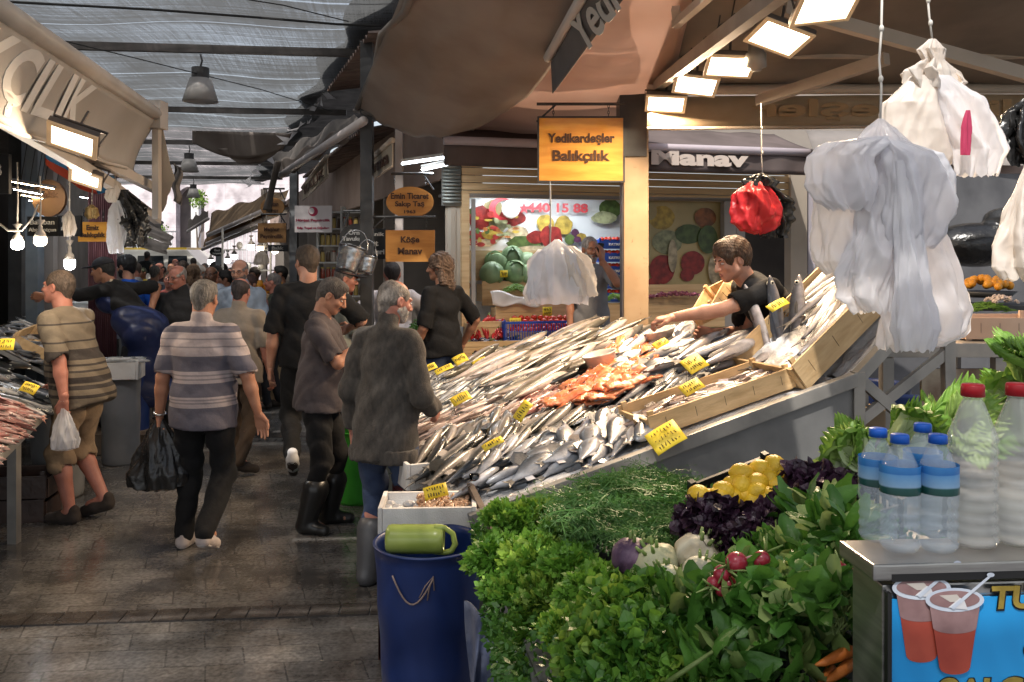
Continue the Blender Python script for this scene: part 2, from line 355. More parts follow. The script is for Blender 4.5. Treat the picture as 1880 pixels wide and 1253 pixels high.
# roof: shade net on steel bars over the lane
def net_material():
 m=bpy.data.materials.new('shade_net');m.use_nodes=True;N=m.node_tree.nodes;L=m.node_tree.links;b=N['Principled BSDF']
 tc=N.new('ShaderNodeTexCoord');mp=N.new('ShaderNodeMapping');mp.inputs['Rotation'].default_value=(0,0,R(-8));L.new(tc.outputs['Object'],mp.inputs['Vector'])
 s1=N.new('ShaderNodeMapping');s1.inputs['Scale'].default_value=(48,1.1,1);L.new(mp.outputs[0],s1.inputs['Vector'])
 n1=N.new('ShaderNodeTexNoise');n1.inputs['Scale'].default_value=1;n1.inputs['Detail'].default_value=5;n1.inputs['Roughness'].default_value=0.75;L.new(s1.outputs[0],n1.inputs['Vector'])
 s2=N.new('ShaderNodeMapping');s2.inputs['Scale'].default_value=(0.35,30,1);L.new(mp.outputs[0],s2.inputs['Vector'])
 n2=N.new('ShaderNodeTexNoise');n2.inputs['Scale'].default_value=1;n2.inputs['Detail'].default_value=4;L.new(s2.outputs[0],n2.inputs['Vector'])
 n3=N.new('ShaderNodeTexNoise');n3.inputs['Scale'].default_value=0.7;n3.inputs['Detail'].default_value=3;L.new(mp.outputs[0],n3.inputs['Vector'])
 a=N.new('ShaderNodeMath');a.operation='MULTIPLY';L.new(n1.outputs['Fac'],a.inputs[0]);L.new(n2.outputs['Fac'],a.inputs[1])
 a2=N.new('ShaderNodeMath');a2.operation='MULTIPLY';L.new(a.outputs[0],a2.inputs[0]);L.new(n3.outputs['Fac'],a2.inputs[1])
 mr=N.new('ShaderNodeMapRange');mr.inputs['From Min'].default_value=0.09;mr.inputs['From Max'].default_value=0.26;mr.inputs['To Min'].default_value=0.0;mr.inputs['To Max'].default_value=0.55;L.new(a2.outputs[0],mr.inputs['Value'])
 # narrow open seams between the cloths, across the lane
 sx=N.new('ShaderNodeSeparateXYZ');L.new(tc.outputs['Object'],sx.inputs[0])
 md=N.new('ShaderNodeMath');md.operation='PINGPONG';md.inputs[1].default_value=0.62
 sk=N.new('ShaderNodeMath');sk.operation='MULTIPLY_ADD';L.new(sx.outputs[0],sk.inputs[0]);sk.inputs[1].default_value=-0.1;L.new(sx.outputs[1],sk.inputs[2])
 nw=N.new('ShaderNodeMath');nw.operation='MULTIPLY_ADD';L.new(n3.outputs['Fac'],nw.inputs[0]);nw.inputs[1].default_value=0.25;L.new(sk.outputs[0],nw.inputs[2]);L.new(nw.outputs[0],md.inputs[0])
 lt=N.new('ShaderNodeMath');lt.operation='LESS_THAN';lt.inputs[1].default_value=0.022;L.new(md.outputs[0],lt.inputs[0])
 gap=N.new('ShaderNodeMath');gap.operation='MULTIPLY_ADD';L.new(lt.outputs[0],gap.inputs[0]);gap.inputs[1].default_value=0.6;L.new(mr.outputs[0],gap.inputs[2])
 df=N.new('ShaderNodeBsdfDiffuse');df.inputs['Color'].default_value=(0.05,0.053,0.056,1)
 tl=N.new('ShaderNodeBsdfTranslucent');tl.inputs['Color'].default_value=(0.064,0.066,0.067,1)
 tp=N.new('ShaderNodeBsdfTransparent');ad=N.new('ShaderNodeAddShader');L.new(df.outputs[0],ad.inputs[0]);L.new(tl.outputs[0],ad.inputs[1])
 mx=N.new('ShaderNodeMixShader');L.new(gap.outputs[0],mx.inputs[0]);L.new(ad.outputs[0],mx.inputs[1]);L.new(tp.outputs[0],mx.inputs[2])
 N.remove(b);L.new(mx.outputs[0],N['Material Output'].inputs['Surface']);return m
netm=net_material()
def net_x(Y):return-1.44-0.35*(Y-9.6)  
NZ=4.4
mb=MB()
def netp(u,v):
 Y=-7.0+38*v;xr=net_x(max(Y,7.0))+(1.2 if Y<7 else 0)+0.12*math.sin(Y*2.1);xl=net_x(Y)-9.5  # stretch behind the camera is unseen, added to block the sun
 x=xl+(xr-xl)*u;sag=0.05*math.sin((Y-10.3)/4.1*2*math.pi+1.57)
 return(x,Y,NZ+sag+0.03*math.sin(x*2.3+Y))
mb.grid(netp,30,120)
tag(mb.build('shade_net',netm),'grey shade net stretched over the whole market lane','shade net')
mb=MB();mb.grid(lambda u,v:(net_x(7.5+23*v)-0.35+1.9*u+0.10*math.sin(v*60),7.5+23*v,NZ+0.12+0.22*u+0.05*math.sin(v*41+u*5)),8,90)
tag(mb.build('shade_cloth',M('dark_net',(0.035,0.035,0.037),(0.07,0.068,0.07),4,rough=0.9,transl=0.15)),'darker overlapping strip of shade cloth along the right edge of the net','shade cloth')
beamm=M('roof_steel',(0.05,0.045,0.042),(0.09,0.08,0.075),5,rough=0.5,bump=0.1)
for i,Y in enumerate((6.2,10.3,14.5,18.6,22.7,26.8)):
 mb=MB();xr=net_x(Y)+0.4
 mb.bar((xr-9.5,Y-1.1,NZ-0.12),(xr,Y+0.0,NZ-0.12),0.07,0.09)
 o=mb.build('roof_beam',beamm);tag(o,'dark steel bar %s'%['nearest under the net','holding the first pendant lamp','second from the pendant lamp end','crossing the net above the brown tarpaulin strip','thin in the distance under the net','last before the stone wall'][i],'roof beam','steel bars across the lane under the net','thing')
cab=M('black_cable',(0.012,0.012,0.012),rough=0.6)
mb=MB()
mb.tube([W(-20,2,8.0),W(280,18,8.2),W(480,33,8.4),W(620,45,8.6),W(700,48,8.8)],0.012,6)
tag(mb.build('support_cable',cab),'thin black cable under the net near the top edge','cable','cables under the net')
for pts,lb in(([W(330,-20,7),W(520,10,8),W(640,40,9)],'cable slanting from the top towards the brown tarpaulin'),([W(60,62,8),W(240,105,9.5),W(480,165,11),W(610,205,12)],'long cable slanting below the large pendant lamp bar')):
 mb=MB();mb.tube(pts,0.006,5);tag(mb.build('support_cable',cab),lb,'cable','cables under the net')
 # corrugated lean-to roofs beside the net, right side
corr=M('corrugated_sheet',(0.12,0.09,0.08),(0.22,0.17,0.15),4,rough=0.6,bump=0.2)
def corr_roof(u0,u1,s0,s1,z0,z1,nm,lb):
 mb=MB();mb.grid(lambda a,b:(O2+A*(u0+(u1-u0)*a)+CR*(s0+(s1-s0)*b)+Vector((0,0,z0+(z1-z0)*b+0.03*math.sin(a*(u1-u0)*40)))),int((u1-u0)*30),2)
 return tag(mb.build(nm,corr),lb,'roof sheet')
O2=Vector((-0.74,9.5,0))  
corr_roof(-1.0,2.0,-1.0,1.0,4.0,4.35,'corrugated_roof','brown corrugated roof sheet beside the torn edge of the net')
corr_roof(2.0,9.0,-0.6,1.5,3.5,4.0,'corrugated_roof','rusty corrugated roof over the shops further down on the right')
# far end: old stone wall with an arch, lit by the open sky
stone=M('old_stone',(0.42,0.38,0.40),(0.80,0.75,0.77),1.6,rough=0.9,bump=0.5,bscale=5)
N,L,b=nodes(stone);tc=N.new('ShaderNodeTexCoord');br=N.new('ShaderNodeTexBrick');mpp=N.new('ShaderNodeMapping');mpp.inputs['Rotation'].default_value=(R(90),0,0);L.new(tc.outputs['Object'],mpp.inputs[0]);L.new(mpp.outputs[0],br.inputs['Vector'])
br.inputs['Scale'].default_value=1;br.inputs['Brick Width'].default_value=1.5;br.inputs['Row Height'].default_value=0.62;br.inputs['Mortar Size'].default_value=0.02;br.inputs['Mortar Smooth'].default_value=1.0
br.inputs['Color1'].default_value=(0.86,0.82,0.82,1);br.inputs['Color2'].default_value=(1.05,1.0,1.02,1);br.inputs['Mortar'].default_value=(0.66,0.62,0.64,1)
mx=N.new('ShaderNodeMixRGB');mx.blend_type='MULTIPLY';mx.inputs[0].default_value=0.6;L.new(b.inputs['Base Color'].links[0].from_socket,mx.inputs[1]);L.new(br.outputs['Color'],mx.inputs[2]);L.new(mx.outputs[0],b.inputs['Base Color'])
def on_far(px,py,d=0.0):return W(px,py,38+d)
wr=empty('stone_wall',on_far(350,470),'old grey stone wall with round arch closing the far end of the lane','wall')
mb=MB()
x0,x1,zt=on_far(150,0).x,on_far(560,0).x,7.5
ax,ar,az=on_far(349,0).x,0.62,on_far(0,380).z+0.2
n=16
arc=[(ax+ar*math.cos(math.pi*i/n),az+ar*1.1*math.sin(math.pi*i/n))for i in range(n+1)]
def addq(a,b_,c,d):mb.add([(p[0],38,p[1])for p in(a,b_,c,d)]+[(p[0],38.5,p[1])for p in(a,b_,c,d)],[(0,1,2,3),(7,6,5,4),(0,4,5,1),(1,5,6,2),(2,6,7,3),(3,7,4,0)])
addq((x0,0),(ax-ar,0),(ax-ar,zt),(x0,zt));addq((ax+ar,0),(x1,0),(x1,zt),(ax+ar,zt))
for i in range(n):addq(arc[i+1],arc[i],(arc[i][0],zt),(arc[i+1][0],zt))
v=[Vector(p)-on_far(350,470)for p in mb.v];mesh_obj('masonry',v,mb.f,stone,wr)
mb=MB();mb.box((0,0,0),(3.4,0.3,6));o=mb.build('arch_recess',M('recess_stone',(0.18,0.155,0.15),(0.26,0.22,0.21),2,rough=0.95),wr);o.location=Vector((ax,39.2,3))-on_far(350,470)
# white post beside the arch and a little tree
wh=M('white_paint',(0.74,0.74,0.76),(0.66,0.66,0.68),4,rough=0.5,bump=0.05)
mb=MB();p=on_far(360,470,-3);mb.box((p.x,p.y,2.0),(0.30,0.3,4.6));tag(mb.build('white_post',wh),'tall white post in front of the stone arch','post')
# iron fence at the far end
gr=M('fence_iron',(0.16,0.16,0.18),(0.24,0.24,0.26),4,rough=0.5)
for j,(xa,xb,lb)in enumerate(((225,325,'iron fence with upright bars left of the far arch'),(385,480,'iron fence with upright bars right of the far arch'))):
 p,q=W(xa,470,36),W(xb,470,36);fr=empty('iron_fence',(p.x,p.y,0),lb,'fence','iron fences in front of the far stone wall')
 mb=MB()
 for zz in(0.5,1.6,2.9):mb.bar((0,0,zz),(q.x-p.x,0,zz),0.05,0.06)
 mb.build('rail',gr,fr)
 mb=MB();n=int((q.x-p.x)/0.17)
 for i in range(n):mb.bar((i*0.17,0,0.1),(i*0.17,0,3.0+0.1*math.sin(i)),0.03,0.03,(0,1,0))
 mb.build('bars',wh,fr)
 # buildings closing the sky behind the wall stay low; the sky is open above them
 # parked van seen between the crowd and the wall
van=empty('van',W(300,470,32).xy.to_3d(),'pale van with yellow roof parked beyond the crowd','van')
vb_=M('van_white',(0.7,0.68,0.62),rough=0.3,coat=0.5);vy=M('van_yellow',(0.8,0.55,0.08),rough=0.35,coat=0.5)
mb=MB();prof=[(-2.4,0.35),(-2.4,1.5),(-2.0,2.12),(1.2,2.12),(1.9,1.35),(2.5,1.15),(2.55,0.35)]
mb.poly([(x_,-0.9,z_)for x_,z_ in prof],0.0);mb.v=[];mb.f=[];mb.m=[]
nP=len(prof);mb.add([(x_,-0.9,z_)for x_,z_ in prof]+[(x_,0.9,z_)for x_,z_ in prof],[tuple(range(nP)),tuple(range(2*nP-1,nP-1,-1))]+[(i,i+nP,(i+1)%nP+nP,(i+1)%nP)for i in range(nP)])
bevel(mb.build('bodywork',vb_,van),0.06)
mb=MB();mb.box((-0.4,0,2.15),(3.1,1.6,0.1));mb.build('roof',vy,van)
gl=M('dark_glass',(0.02,0.025,0.03),rough=0.08)
for a_,b_ in((-1.9,-0.75),(-0.6,0.4),(0.5,1.25)):
 mb=MB();mb.poly([(a_,-0.905,1.35),(b_,-0.905,1.35),(b_-0.05,-0.905,1.9),(a_+0.05,-0.905,1.9)],0.01,(0,1,0));mb.build('side_window',gl,van)
for xx in(-1.5,1.6):
 mb=MB();mb.lathe([(0.0,-0.1),(0.33,-0.1),(0.35,0),(0.33,0.1),(0,0.1)],20,rot=Matrix.Rotation(R(90),3,'X'));w_=mb.build('wheel',M('tyre',(0.02,0.02,0.02),rough=0.8),van,True);w_.location=(xx,-0.85,0.35)
 # small tree above the wall
def leafy(n,cx,rad,size,seed,squash=(1,1,1),k=5):
 r=np.random.default_rng(seed);mb=MB()
 for i in range(n):
  d=r.normal(size=3);d/=np.linalg.norm(d);p=Vector(cx)+Vector(d*rad*r.random()**0.4*np.array(squash))
  a=Vector(r.normal(size=3)).normalized();b_=a.cross(Vector(r.normal(size=3))).normalized();s_=size*(0.6+0.8*r.random())
  mb.add([p,p+a*s_*0.5+b_*s_*0.28,p+a*s_,p+a*s_*0.5-b_*s_*0.28],[(0,1,2,3)])
 return mb
tr=empty('tree',W(362,470,34).xy.to_3d(),'small bright green tree beside the white post','tree')
mb=MB();mb.tube([(0,0,0),(0.05,0,1.5),(-0.05,0,3.6)],[0.06,0.05,0.02],8);mb.tube([(0,0,2.4),(0.3,0,3.4)],[0.03,0.01],6);mb.build('trunk',M('bark',(0.12,0.09,0.07),rough=0.9,bump=0.4),tr)
lf=M('leaf_light',(0.14,0.24,0.03),(0.20,0.32,0.06),8,rough=0.5,transl=0.35)
o=leafy(260,(0.05,0,4.1),0.45,0.12,3,(0.7,0.7,0.9)).build('crown',lf,tr)
tr2=empty('tree',W(280,470,35).xy.to_3d(),'green shrub-like tree seen past the left awnings','tree');mb=MB();mb.tube([(0,0,0),(0,0.05,2.6)],[0.08,0.03],8);mb.build('trunk',MATS['bark'],tr2)
leafy(400,(0,0,2.9),0.6,0.12,4,(1,.8,.7)).build('crown',lf,tr2)
# ------------------------------------------------------------------ shared materials for the market
wood=M('crate_wood',(0.50,0.33,0.16),(0.62,0.43,0.23),5,rough=0.7,bump=0.15,stretch=(1,6,6),rnd=0.12)
signwood_lit=M('sign_wood',(0.60,0.25,0.03),(0.74,0.37,0.06),3,rough=0.45,bump=0.1,stretch=(1,1,5),coat=0.2)  # brighter copy of the sign wood, lamplight painted into its orange
plank=M('pine_plank',(0.50,0.33,0.17),(0.62,0.45,0.25),3,rough=0.6,bump=0.1,stretch=(0.6,0.6,9))
darkpost=M('dark_post',(0.028,0.03,0.033),(0.05,0.05,0.052),6,rough=0.45,bump=0.05)
cream=M('cream_paint',(0.36,0.25,0.15),(0.46,0.34,0.22),2.5,rough=0.55,bump=0.08)
N,L,b=nodes(cream)  
tc=N.new('ShaderNodeTexCoord');nz=N.new('ShaderNodeTexNoise');nz.inputs['Scale'].default_value=9;nz.inputs['Detail'].default_value=8;nz.inputs['Roughness'].default_value=0.8;L.new(tc.outputs['Object'],nz.inputs['Vector'])
rp=N.new('ShaderNodeValToRGB');rp.color_ramp.elements[0].position=0.60;rp.color_ramp.elements[1].position=0.66;rp.color_ramp.elements[0].color=(0,0,0,1);rp.color_ramp.elements[1].color=(1,1,1,1);L.new(nz.outputs['Fac'],rp.inputs[0])
mx=N.new('ShaderNodeMixRGB');mx.inputs[2].default_value=(0.16,0.07,0.03,1);L.new(rp.outputs[0],mx.inputs[0]);L.new(b.inputs['Base Color'].links[0].from_socket,mx.inputs[1]);L.new(mx.outputs[0],b.inputs['Base Color'])
brown_canvas=M('brown_canvas',(0.27,0.225,0.20),(0.37,0.32,0.285),1.6,rough=0.85,bump=0.15,bscale=250,transl=0.3)
tan_canvas=M('tan_canvas',(0.24,0.165,0.10),(0.34,0.24,0.15),1.4,rough=0.85,bump=0.15,bscale=200,transl=0.3)
beige_canvas=M('beige_canvas',(0.40,0.34,0.27),(0.50,0.43,0.35),1.4,rough=0.8,bump=0.1,bscale=200,transl=0.25)
peach_canvas=M('peach_canvas',(0.66,0.48,0.38),(0.74,0.56,0.46),1.2,rough=0.85,bump=0.1,bscale=200,transl=0.55)
grey_canvas=M('grey_canvas',(0.20,0.18,0.165),(0.28,0.25,0.23),1.5,rough=0.8,bump=0.12,bscale=200,transl=0.25)
whitish=M('offwhite_canvas',(0.50,0.46,0.42),(0.60,0.56,0.52),1.5,rough=0.6,bump=0.1,bscale=120,transl=0.2)
letter_white=M('letter_white',(0.80,0.78,0.75),(0.72,0.70,0.68),4,rough=0.6)
letter_dark=M('letter_dark',(0.06,0.025,0.012),rough=0.6)
letter_grey=M('letter_grey',(0.45,0.43,0.40),rough=0.6)
blackm=M('black_sign',(0.012,0.012,0.013),rough=0.35)
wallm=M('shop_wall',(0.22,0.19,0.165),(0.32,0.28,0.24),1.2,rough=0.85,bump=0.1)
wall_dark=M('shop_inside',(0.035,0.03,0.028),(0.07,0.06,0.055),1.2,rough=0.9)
def lamp_mat(name,c,s):return M(name,(0.8,0.8,0.8),emis=c,es=s)
warm_led=lamp_mat('warm_led',(1.0,0.80,0.55),5.5);cool_led=lamp_mat('cool_led',(0.85,0.93,1.0),7.0);bulb_m=lamp_mat('bulb_glow',(1.0,0.82,0.58),7.0);bulb_c=lamp_mat('bulb_cool',(0.95,0.97,1.0),7.0)
def area(name,loc,d,power,size,c=(1,0.72,0.42),sy=None):
 l=bpy.data.lights.new(name,'AREA');o=bpy.data.objects.new(name,l);C.objects.link(o);l.energy=power;l.color=c
 l.shape='RECTANGLE';l.size=size;l.size_y=sy or size;o.location=loc;o.rotation_euler=Vector(d).to_track_quat('-Z','Y').to_euler();return o
def point(name,loc,power,c=(1,0.8,0.55),r=0.05):
 l=bpy.data.lights.new(name,'POINT');o=bpy.data.objects.new(name,l);C.objects.link(o);l.energy=power;l.color=c;l.shadow_soft_size=r;o.location=loc;return o
def basis(x,z):
 x=Vector(x).normalized();z=Vector(z);z=(z-x*z.dot(x)).normalized();y=z.cross(x);return Matrix((x,y,z)).transposed()
def oriented(o,loc,x,z):o.matrix_world=Matrix.Translation(loc)@basis(x,z).to_4x4();return o
# ------------------------------------------------------------------ fish stall on the right of the lane
NC=Vector((-0.167,4.1,0))
ES=Vector((0.944,0.33,0.25)).normalized();EU=Vector((-0.33,0.944,0)).normalized();EN=ES.cross(EU).normalized()
S1=2.15
def surf(u,s,lift=0.0):
 """point on the sloping tray: u along the lane, s up the slope (metres measured on the ground)"""
 z=0.67+0.25*s if s<S1 else 0.67+0.25*S1+0.85*(s-S1)
 return NC+A*u+CR*s+Vector((0,0,z))+EN*lift
stall_m=M('stall_grey',(0.13,0.13,0.13),(0.20,0.20,0.195),3,rough=0.45,metal=0.2,bump=0.08)
rail_m=M('stall_rail',(0.22,0.21,0.195),(0.34,0.32,0.29),4,rough=0.4,metal=0.3,bump=0.1,rvar=0.1)
icem=M('ice_bed',(0.42,0.42,0.43),(0.60,0.60,0.61),9,rough=0.25,bump=0.7,bscale=28,sss=0.0,coat=0.4)
stall=empty('fish_stall',NC,'long sloping grey metal stall heaped with fish right of the lane','market stall')
LU=3.55
def rel(p):return Vector(p)-NC
mb=MB()
mb.poly([rel(surf(0,0,-0.03)),rel(surf(0,S1,-0.03)),rel(surf(LU,S1,-0.03)),rel(surf(LU,0,-0.03))],0.03)
mb.poly([rel(surf(0,S1,-0.03)),rel(surf(0,S1+0.62,-0.03)),rel(surf(0.68,S1+0.62,-0.03)),rel(surf(0.68,S1,-0.03))],0.03)
mb.build('tray',stall_m,stall)
mb=MB();mb.grid(lambda a,b:rel(surf(0.02+a*(LU-0.04),0.01+b*(S1-0.03),0.002+0.028*(0.5+0.5*noise.noise(Vector((a*14,b*9,2.0)))))),90,60)
mb.build('ice',icem,stall,True)
mb=MB();mb.grid(lambda a,b:rel(surf(0.02+a*0.62,S1+0.0+b*0.56,0.01+0.03*noise.noise(Vector((a*9,b*6,5))))),50,12)
mb.build('ice',icem,stall,True)
# side panel towards the camera, two sheets with a dark gap
mb=MB();r0,r1=surf(-0.03,-0.02),surf(-0.03,S1)
mb.add([rel(r0)+Vector((0,0,-0.03)),rel(r1)+Vector((0,0,-0.03)),rel(r1)+Vector((0,0,-0.50)),rel(r0)+Vector((0,0,-0.30))],[(0,3,2,1)])
mb.build('side_panel',stall_m,stall)
mb=MB();d=-A*0.02
mb.add([rel(r0)+d*-2+Vector((0,0,-0.32)),rel(r1)+d*-2+Vector((0,0,-0.52)),Vector((rel(r1).x,rel(r1).y,0.05))-d,Vector((rel(r0).x,rel(r0).y,0.05))-d],[(0,3,2,1)])
mb.build('lower_panel',stall_m,stall)
mb=MB();mb.bar(rel(surf(-0.03,-0.04,0.0)),rel(surf(-0.03,S1+0.02,0.0)),0.05,0.075,EN);o=mb.build('side_rail',rail_m,stall);bevel(o,0.006)
mb=MB();mb.bar(rel(surf(-0.0,-0.03,0.0)),rel(surf(LU,-0.03,0.0)),0.04,0.09);mb.bar(rel(surf(LU,0,0)),rel(surf(LU,S1,0)),0.04,0.08,EN);mb.build('front_rail',rail_m,stall)
mb=MB();fa=surf(0,0);fb=surf(LU,0)
mb.add([rel(fa)+Vector((0,0,-0.05)),rel(fb)+Vector((0,0,-0.05)),Vector((rel(fb).x,rel(fb).y,0.1)),Vector((rel(fa).x,rel(fa).y,0.1))],[(0,3,2,1)]);mb.build('front_panel',stall_m,stall)
# raised frame at the back end
e0=surf(-0.03,S1+0.03);e1=surf(-0.03,S1+0.66)
mb=MB();mb.bar(rel(e0),rel(e1)+Vector((0,0,0.0)),0.05,0.07,EN);mb.build('frame_bar',rail_m,stall)
for a_,b_ in((e0+Vector((0,0,0.03)),Vector((e0.x,e0.y,0))),(e1+Vector((0,0,0.02)),Vector((e1.x+0.02,e1.y,0)))):
 mb=MB();mb.bar(rel(a_),rel(b_),0.06,0.06,(0,1,0));mb.build('leg',rail_m,stall)
 mb=MB();mb.bar(rel(a_+A*0.7),rel(b_+A*0.7),0.06,0.06,(0,1,0));mb.build('leg',rail_m,stall)
mb=MB();mb.bar(rel(e0+Vector((0,0,-0.25))),rel(e1)+Vector((0,0,-0.42)),0.03,0.06);mb.build('brace',rail_m,stall)
mb=MB();mb.bar(rel(e0+Vector((0.02,0,-0.02))),rel(Vector((e1.x,e1.y,0.75))),0.03,0.06);mb.build('brace',rail_m,stall)
# column rising out of the stall, with the steel above
colp=W(1165,470,8.0)
cr_=empty('column',(colp.x,colp.y,0),'cream painted square column with rust spots rising behind the fish','column')
mb=MB();mb.box((0,0,2.0),(0.225,0.225,4.0));bevel(mb.build('shaft',cream,cr_),0.01)
mb=MB();mb.box((-0.03,0.0,3.55),(0.245,0.262,1.5));mb.build('steel_sleeve',darkpost,cr_)
mb=MB();mb.box((-0.118,0,1.7),(0.012,0.18,3.2));mb.build('edge_plate',M('plate_grey',(0.12,0.11,0.12),rough=0.5),cr_)  # grey strip paints the shade on the column's left side
# hanging wooden sign on its bracket
signwood_unlit=M('sign_wood_dull',(0.36,0.15,0.03),(0.48,0.22,0.05),3,rough=0.5,bump=0.1,stretch=(1,1,5))  # duller copy of the sign wood, for boards outside the lamplight
def hanging_sign(label,px0,px1,py0,py1,Y,lines,face=signwood_lit,txt=letter_dark,oval=False,tilt=0.0,edge=None,group=None,name='hanging_sign',chain=True,bracket=None,yaw=0.0,tw=None,thick=0.035,bold=0.03):
 c=W((px0+px1)/2,(py0+py1)/2,Y);w=(px1-px0)/F*Y/math.cos(R(yaw));h=(py1-py0)/F*Y
 root=empty(name,c,label,'sign',group,R(yaw))
 mb=MB()
 if oval:mb.poly([(w/2*math.cos(t),0,h/2*math.sin(t))for t in[i*math.pi/24 for i in range(48)]],thick,(0,-1,0))
 else:mb.box((0,thick/2,0),(w,thick,h))
 o=mb.build('board',face,root)
 if edge:
  mb=MB()
  for x_ in(-1,1):mb.box((x_*(w/2+0.008),thick/2,0),(0.016,thick+0.01,h+0.03))
  for z_ in(-1,1):mb.box((0,thick/2,z_*(h/2+0.008)),(w,thick+0.01,0.016))
  mb.build('edging',edge,root)
 for s_,cy,hh,ww in lines:
  text('lettering',s_,(0,-0.004,h*cy),(1,0,0),(0,0,1),w*ww,txt,root,h*hh,bold)
 if chain:
  mb=MB()
  for x_ in(-0.33,0.33):
   for i in range(4):
    z_=h/2+0.025+i*0.028
    mb.tube([(x_*w+(0.008*math.cos(t)if i%2 else 0),thick/2+(0 if i%2 else 0.008*math.cos(t)),z_+0.018*math.sin(t))for t in[j*math.pi/4 for j in range(9)]],0.003,5,False)
  mb.build('chain',darkpost,root)
 if bracket:
  mb=MB();zz=h/2+0.13;mb.tube([(bracket[0]*w,thick/2,zz),(bracket[1]*w,thick/2,zz)],0.014,8)
  s_=1 if abs(bracket[1])>abs(bracket[0])else-1;e_=max(bracket,key=abs)*w
  mb.tube([(e_*0.55,thick/2,zz),(e_,thick/2,zz-0.16)],0.009,6);mb.build('bracket',darkpost,root)
 return root
hanging_sign('largest square orange wooden sign, hanging from the bracket on the cream column',990,1144,217,332,7.85,[('Yedikardeşler',0.16,0.19,0.80),('Balıkçılık',-0.12,0.21,0.68)],edge=darkpost,bracket=(-0.53,0.52),bold=0.032,thick=0.05)
# LED floodlights on the beam over the fish
bm0,bm1=W(1188,172,8.0),W(1440,-20,4.2)
mb=MB();mb.bar(bm0,bm1,0.07,0.09);tag(mb.build('lamp_beam',M('beam_beige',(0.30,0.25,0.20),(0.38,0.32,0.26),4,rough=0.6)),'long beige beam carrying the row of floodlights above the fish','beam')
led_lb=['floodlight nearest the cream column, smallest of the lit row over the fish','second lit floodlight from the cream column','middle floodlight of the row, beside the grey socket','fourth floodlight from the column, large and tilted','floodlight at the top edge of the picture, last of the row']
case=M('lamp_case',(0.09,0.08,0.075),(0.14,0.12,0.11),9,rough=0.5,metal=0.4)
rim_m=M('lamp_rim',(0.34,0.26,0.17),(0.42,0.33,0.22),9,rough=0.4,emis=(1,0.6,0.3),es=0.15)
def floodlight(loc,x,n,w,h,label,glow,group,hang=0.1,power=0,c=(1,.74,.48)):
 root=empty('floodlight',loc,label,'floodlight',group);B_=basis(x,n);root.rotation_euler=B_.to_euler()  
 mb=MB();mb.box((0,0,0.02),(w,h,0.035));mb.box((0,0,0.05),(w*0.6,h*0.6,0.03));bevel(mb.build('casing',case,root),0.006)
 mb=MB()
 for sx_ in(-1,1):mb.box((sx_*(w/2-0.012),0,-0.003),(0.024,h,0.012))
 for sy_ in(-1,1):mb.box((0,sy_*(h/2-0.012),-0.003),(w-0.048,0.024,0.012))
 mb.build('rim',rim_m,root)
 mb=MB();mb.box((0,0,-0.001),(w-0.05,h-0.05,0.006));mb.build('led_panel',glow,root)
 mb=MB();mb.tube([(-w/2,0,0.02),(-w/2-0.01,0,0.12),(w/2+0.01,0,0.12),(w/2,0,0.02)],0.009,6)
 mb.tube([(0,0,0.12),(0,0,0.12+hang)],0.01,6);mb.build('yoke',case,root)
 if power:area('floodlight_beam',Vector(loc)-B_.col[2]*0.02,-B_.col[2],power,w*0.9,c,h*0.9)
 return root
for i,(px,py,Y)in enumerate(((1222,191,7.4),(1277,157,6.8),(1340,122,6.2),(1430,70,5.5),(1516,15,4.9))):
 tl=[(-18,14),(-15,14),(-14,12),(24,10),(-6,12)][i]
 x=Vector((math.cos(R(tl[0]*0.4)),math.sin(R(tl[0]*0.4)),-math.sin(R([4,8,4,18,-6][i]))));n=Vector((-0.22 if i!=3 else 0.25,0.33,1.0))
 floodlight(W(px,py,Y),x,n,0.34,0.30,led_lb[i],warm_led,'row of warm floodlights over the fish stall',0.12,(60,56,50,34,22)[i])
mb=MB();p=W(1388,112,6.0);mb.lathe([(0,-0.07),(0.035,-0.07),(0.04,-0.05),(0.07,-0.045),(0.07,0.05),(0.055,0.06),(0.055,0.2),(0,0.2)],20,p);tag(mb.build('lamp_socket',rail_m,None,True),'round grey industrial socket hanging between the floodlights','socket')
mb=MB()
for i in range(9):
 p=bm0.lerp(bm1,0.12+0.1*i);mb.tube([p,p+Vector((0.05,0,0.12)),p+Vector((0.16,0.1,0.1+0.05*(i%3))),p+Vector((0.2,0.1,0.4))],0.005,5)
mb.tube([bm0.lerp(bm1,t)+Vector((0.03,0,0.06+0.02*math.sin(t*30)))for t in[i/20 for i in range(21)]],0.008,6)
tag(mb.build('lamp_wiring',cab),'black wiring looping along the floodlight beam','wiring')
# ------------------------------------------------------------------ canvas above
def sheet(name,label,cat,pts,mat,nu=24,nv=16,fn=None,thick=0.004,parent=None,group=None):
 p00,p10,p11,p01=[Vector(p)for p in pts]
 def f(u,v):
  p=(p00*(1-u)+p10*u)*(1-v)+(p01*(1-u)+p11*u)*v
  return p+(Vector(fn(u,v))if fn else Vector())
 mb=MB();mb.grid(f,nu,nv,thick);o=mb.build(name,mat,parent,True)
 if label:tag(o,label,cat,group)
 return o
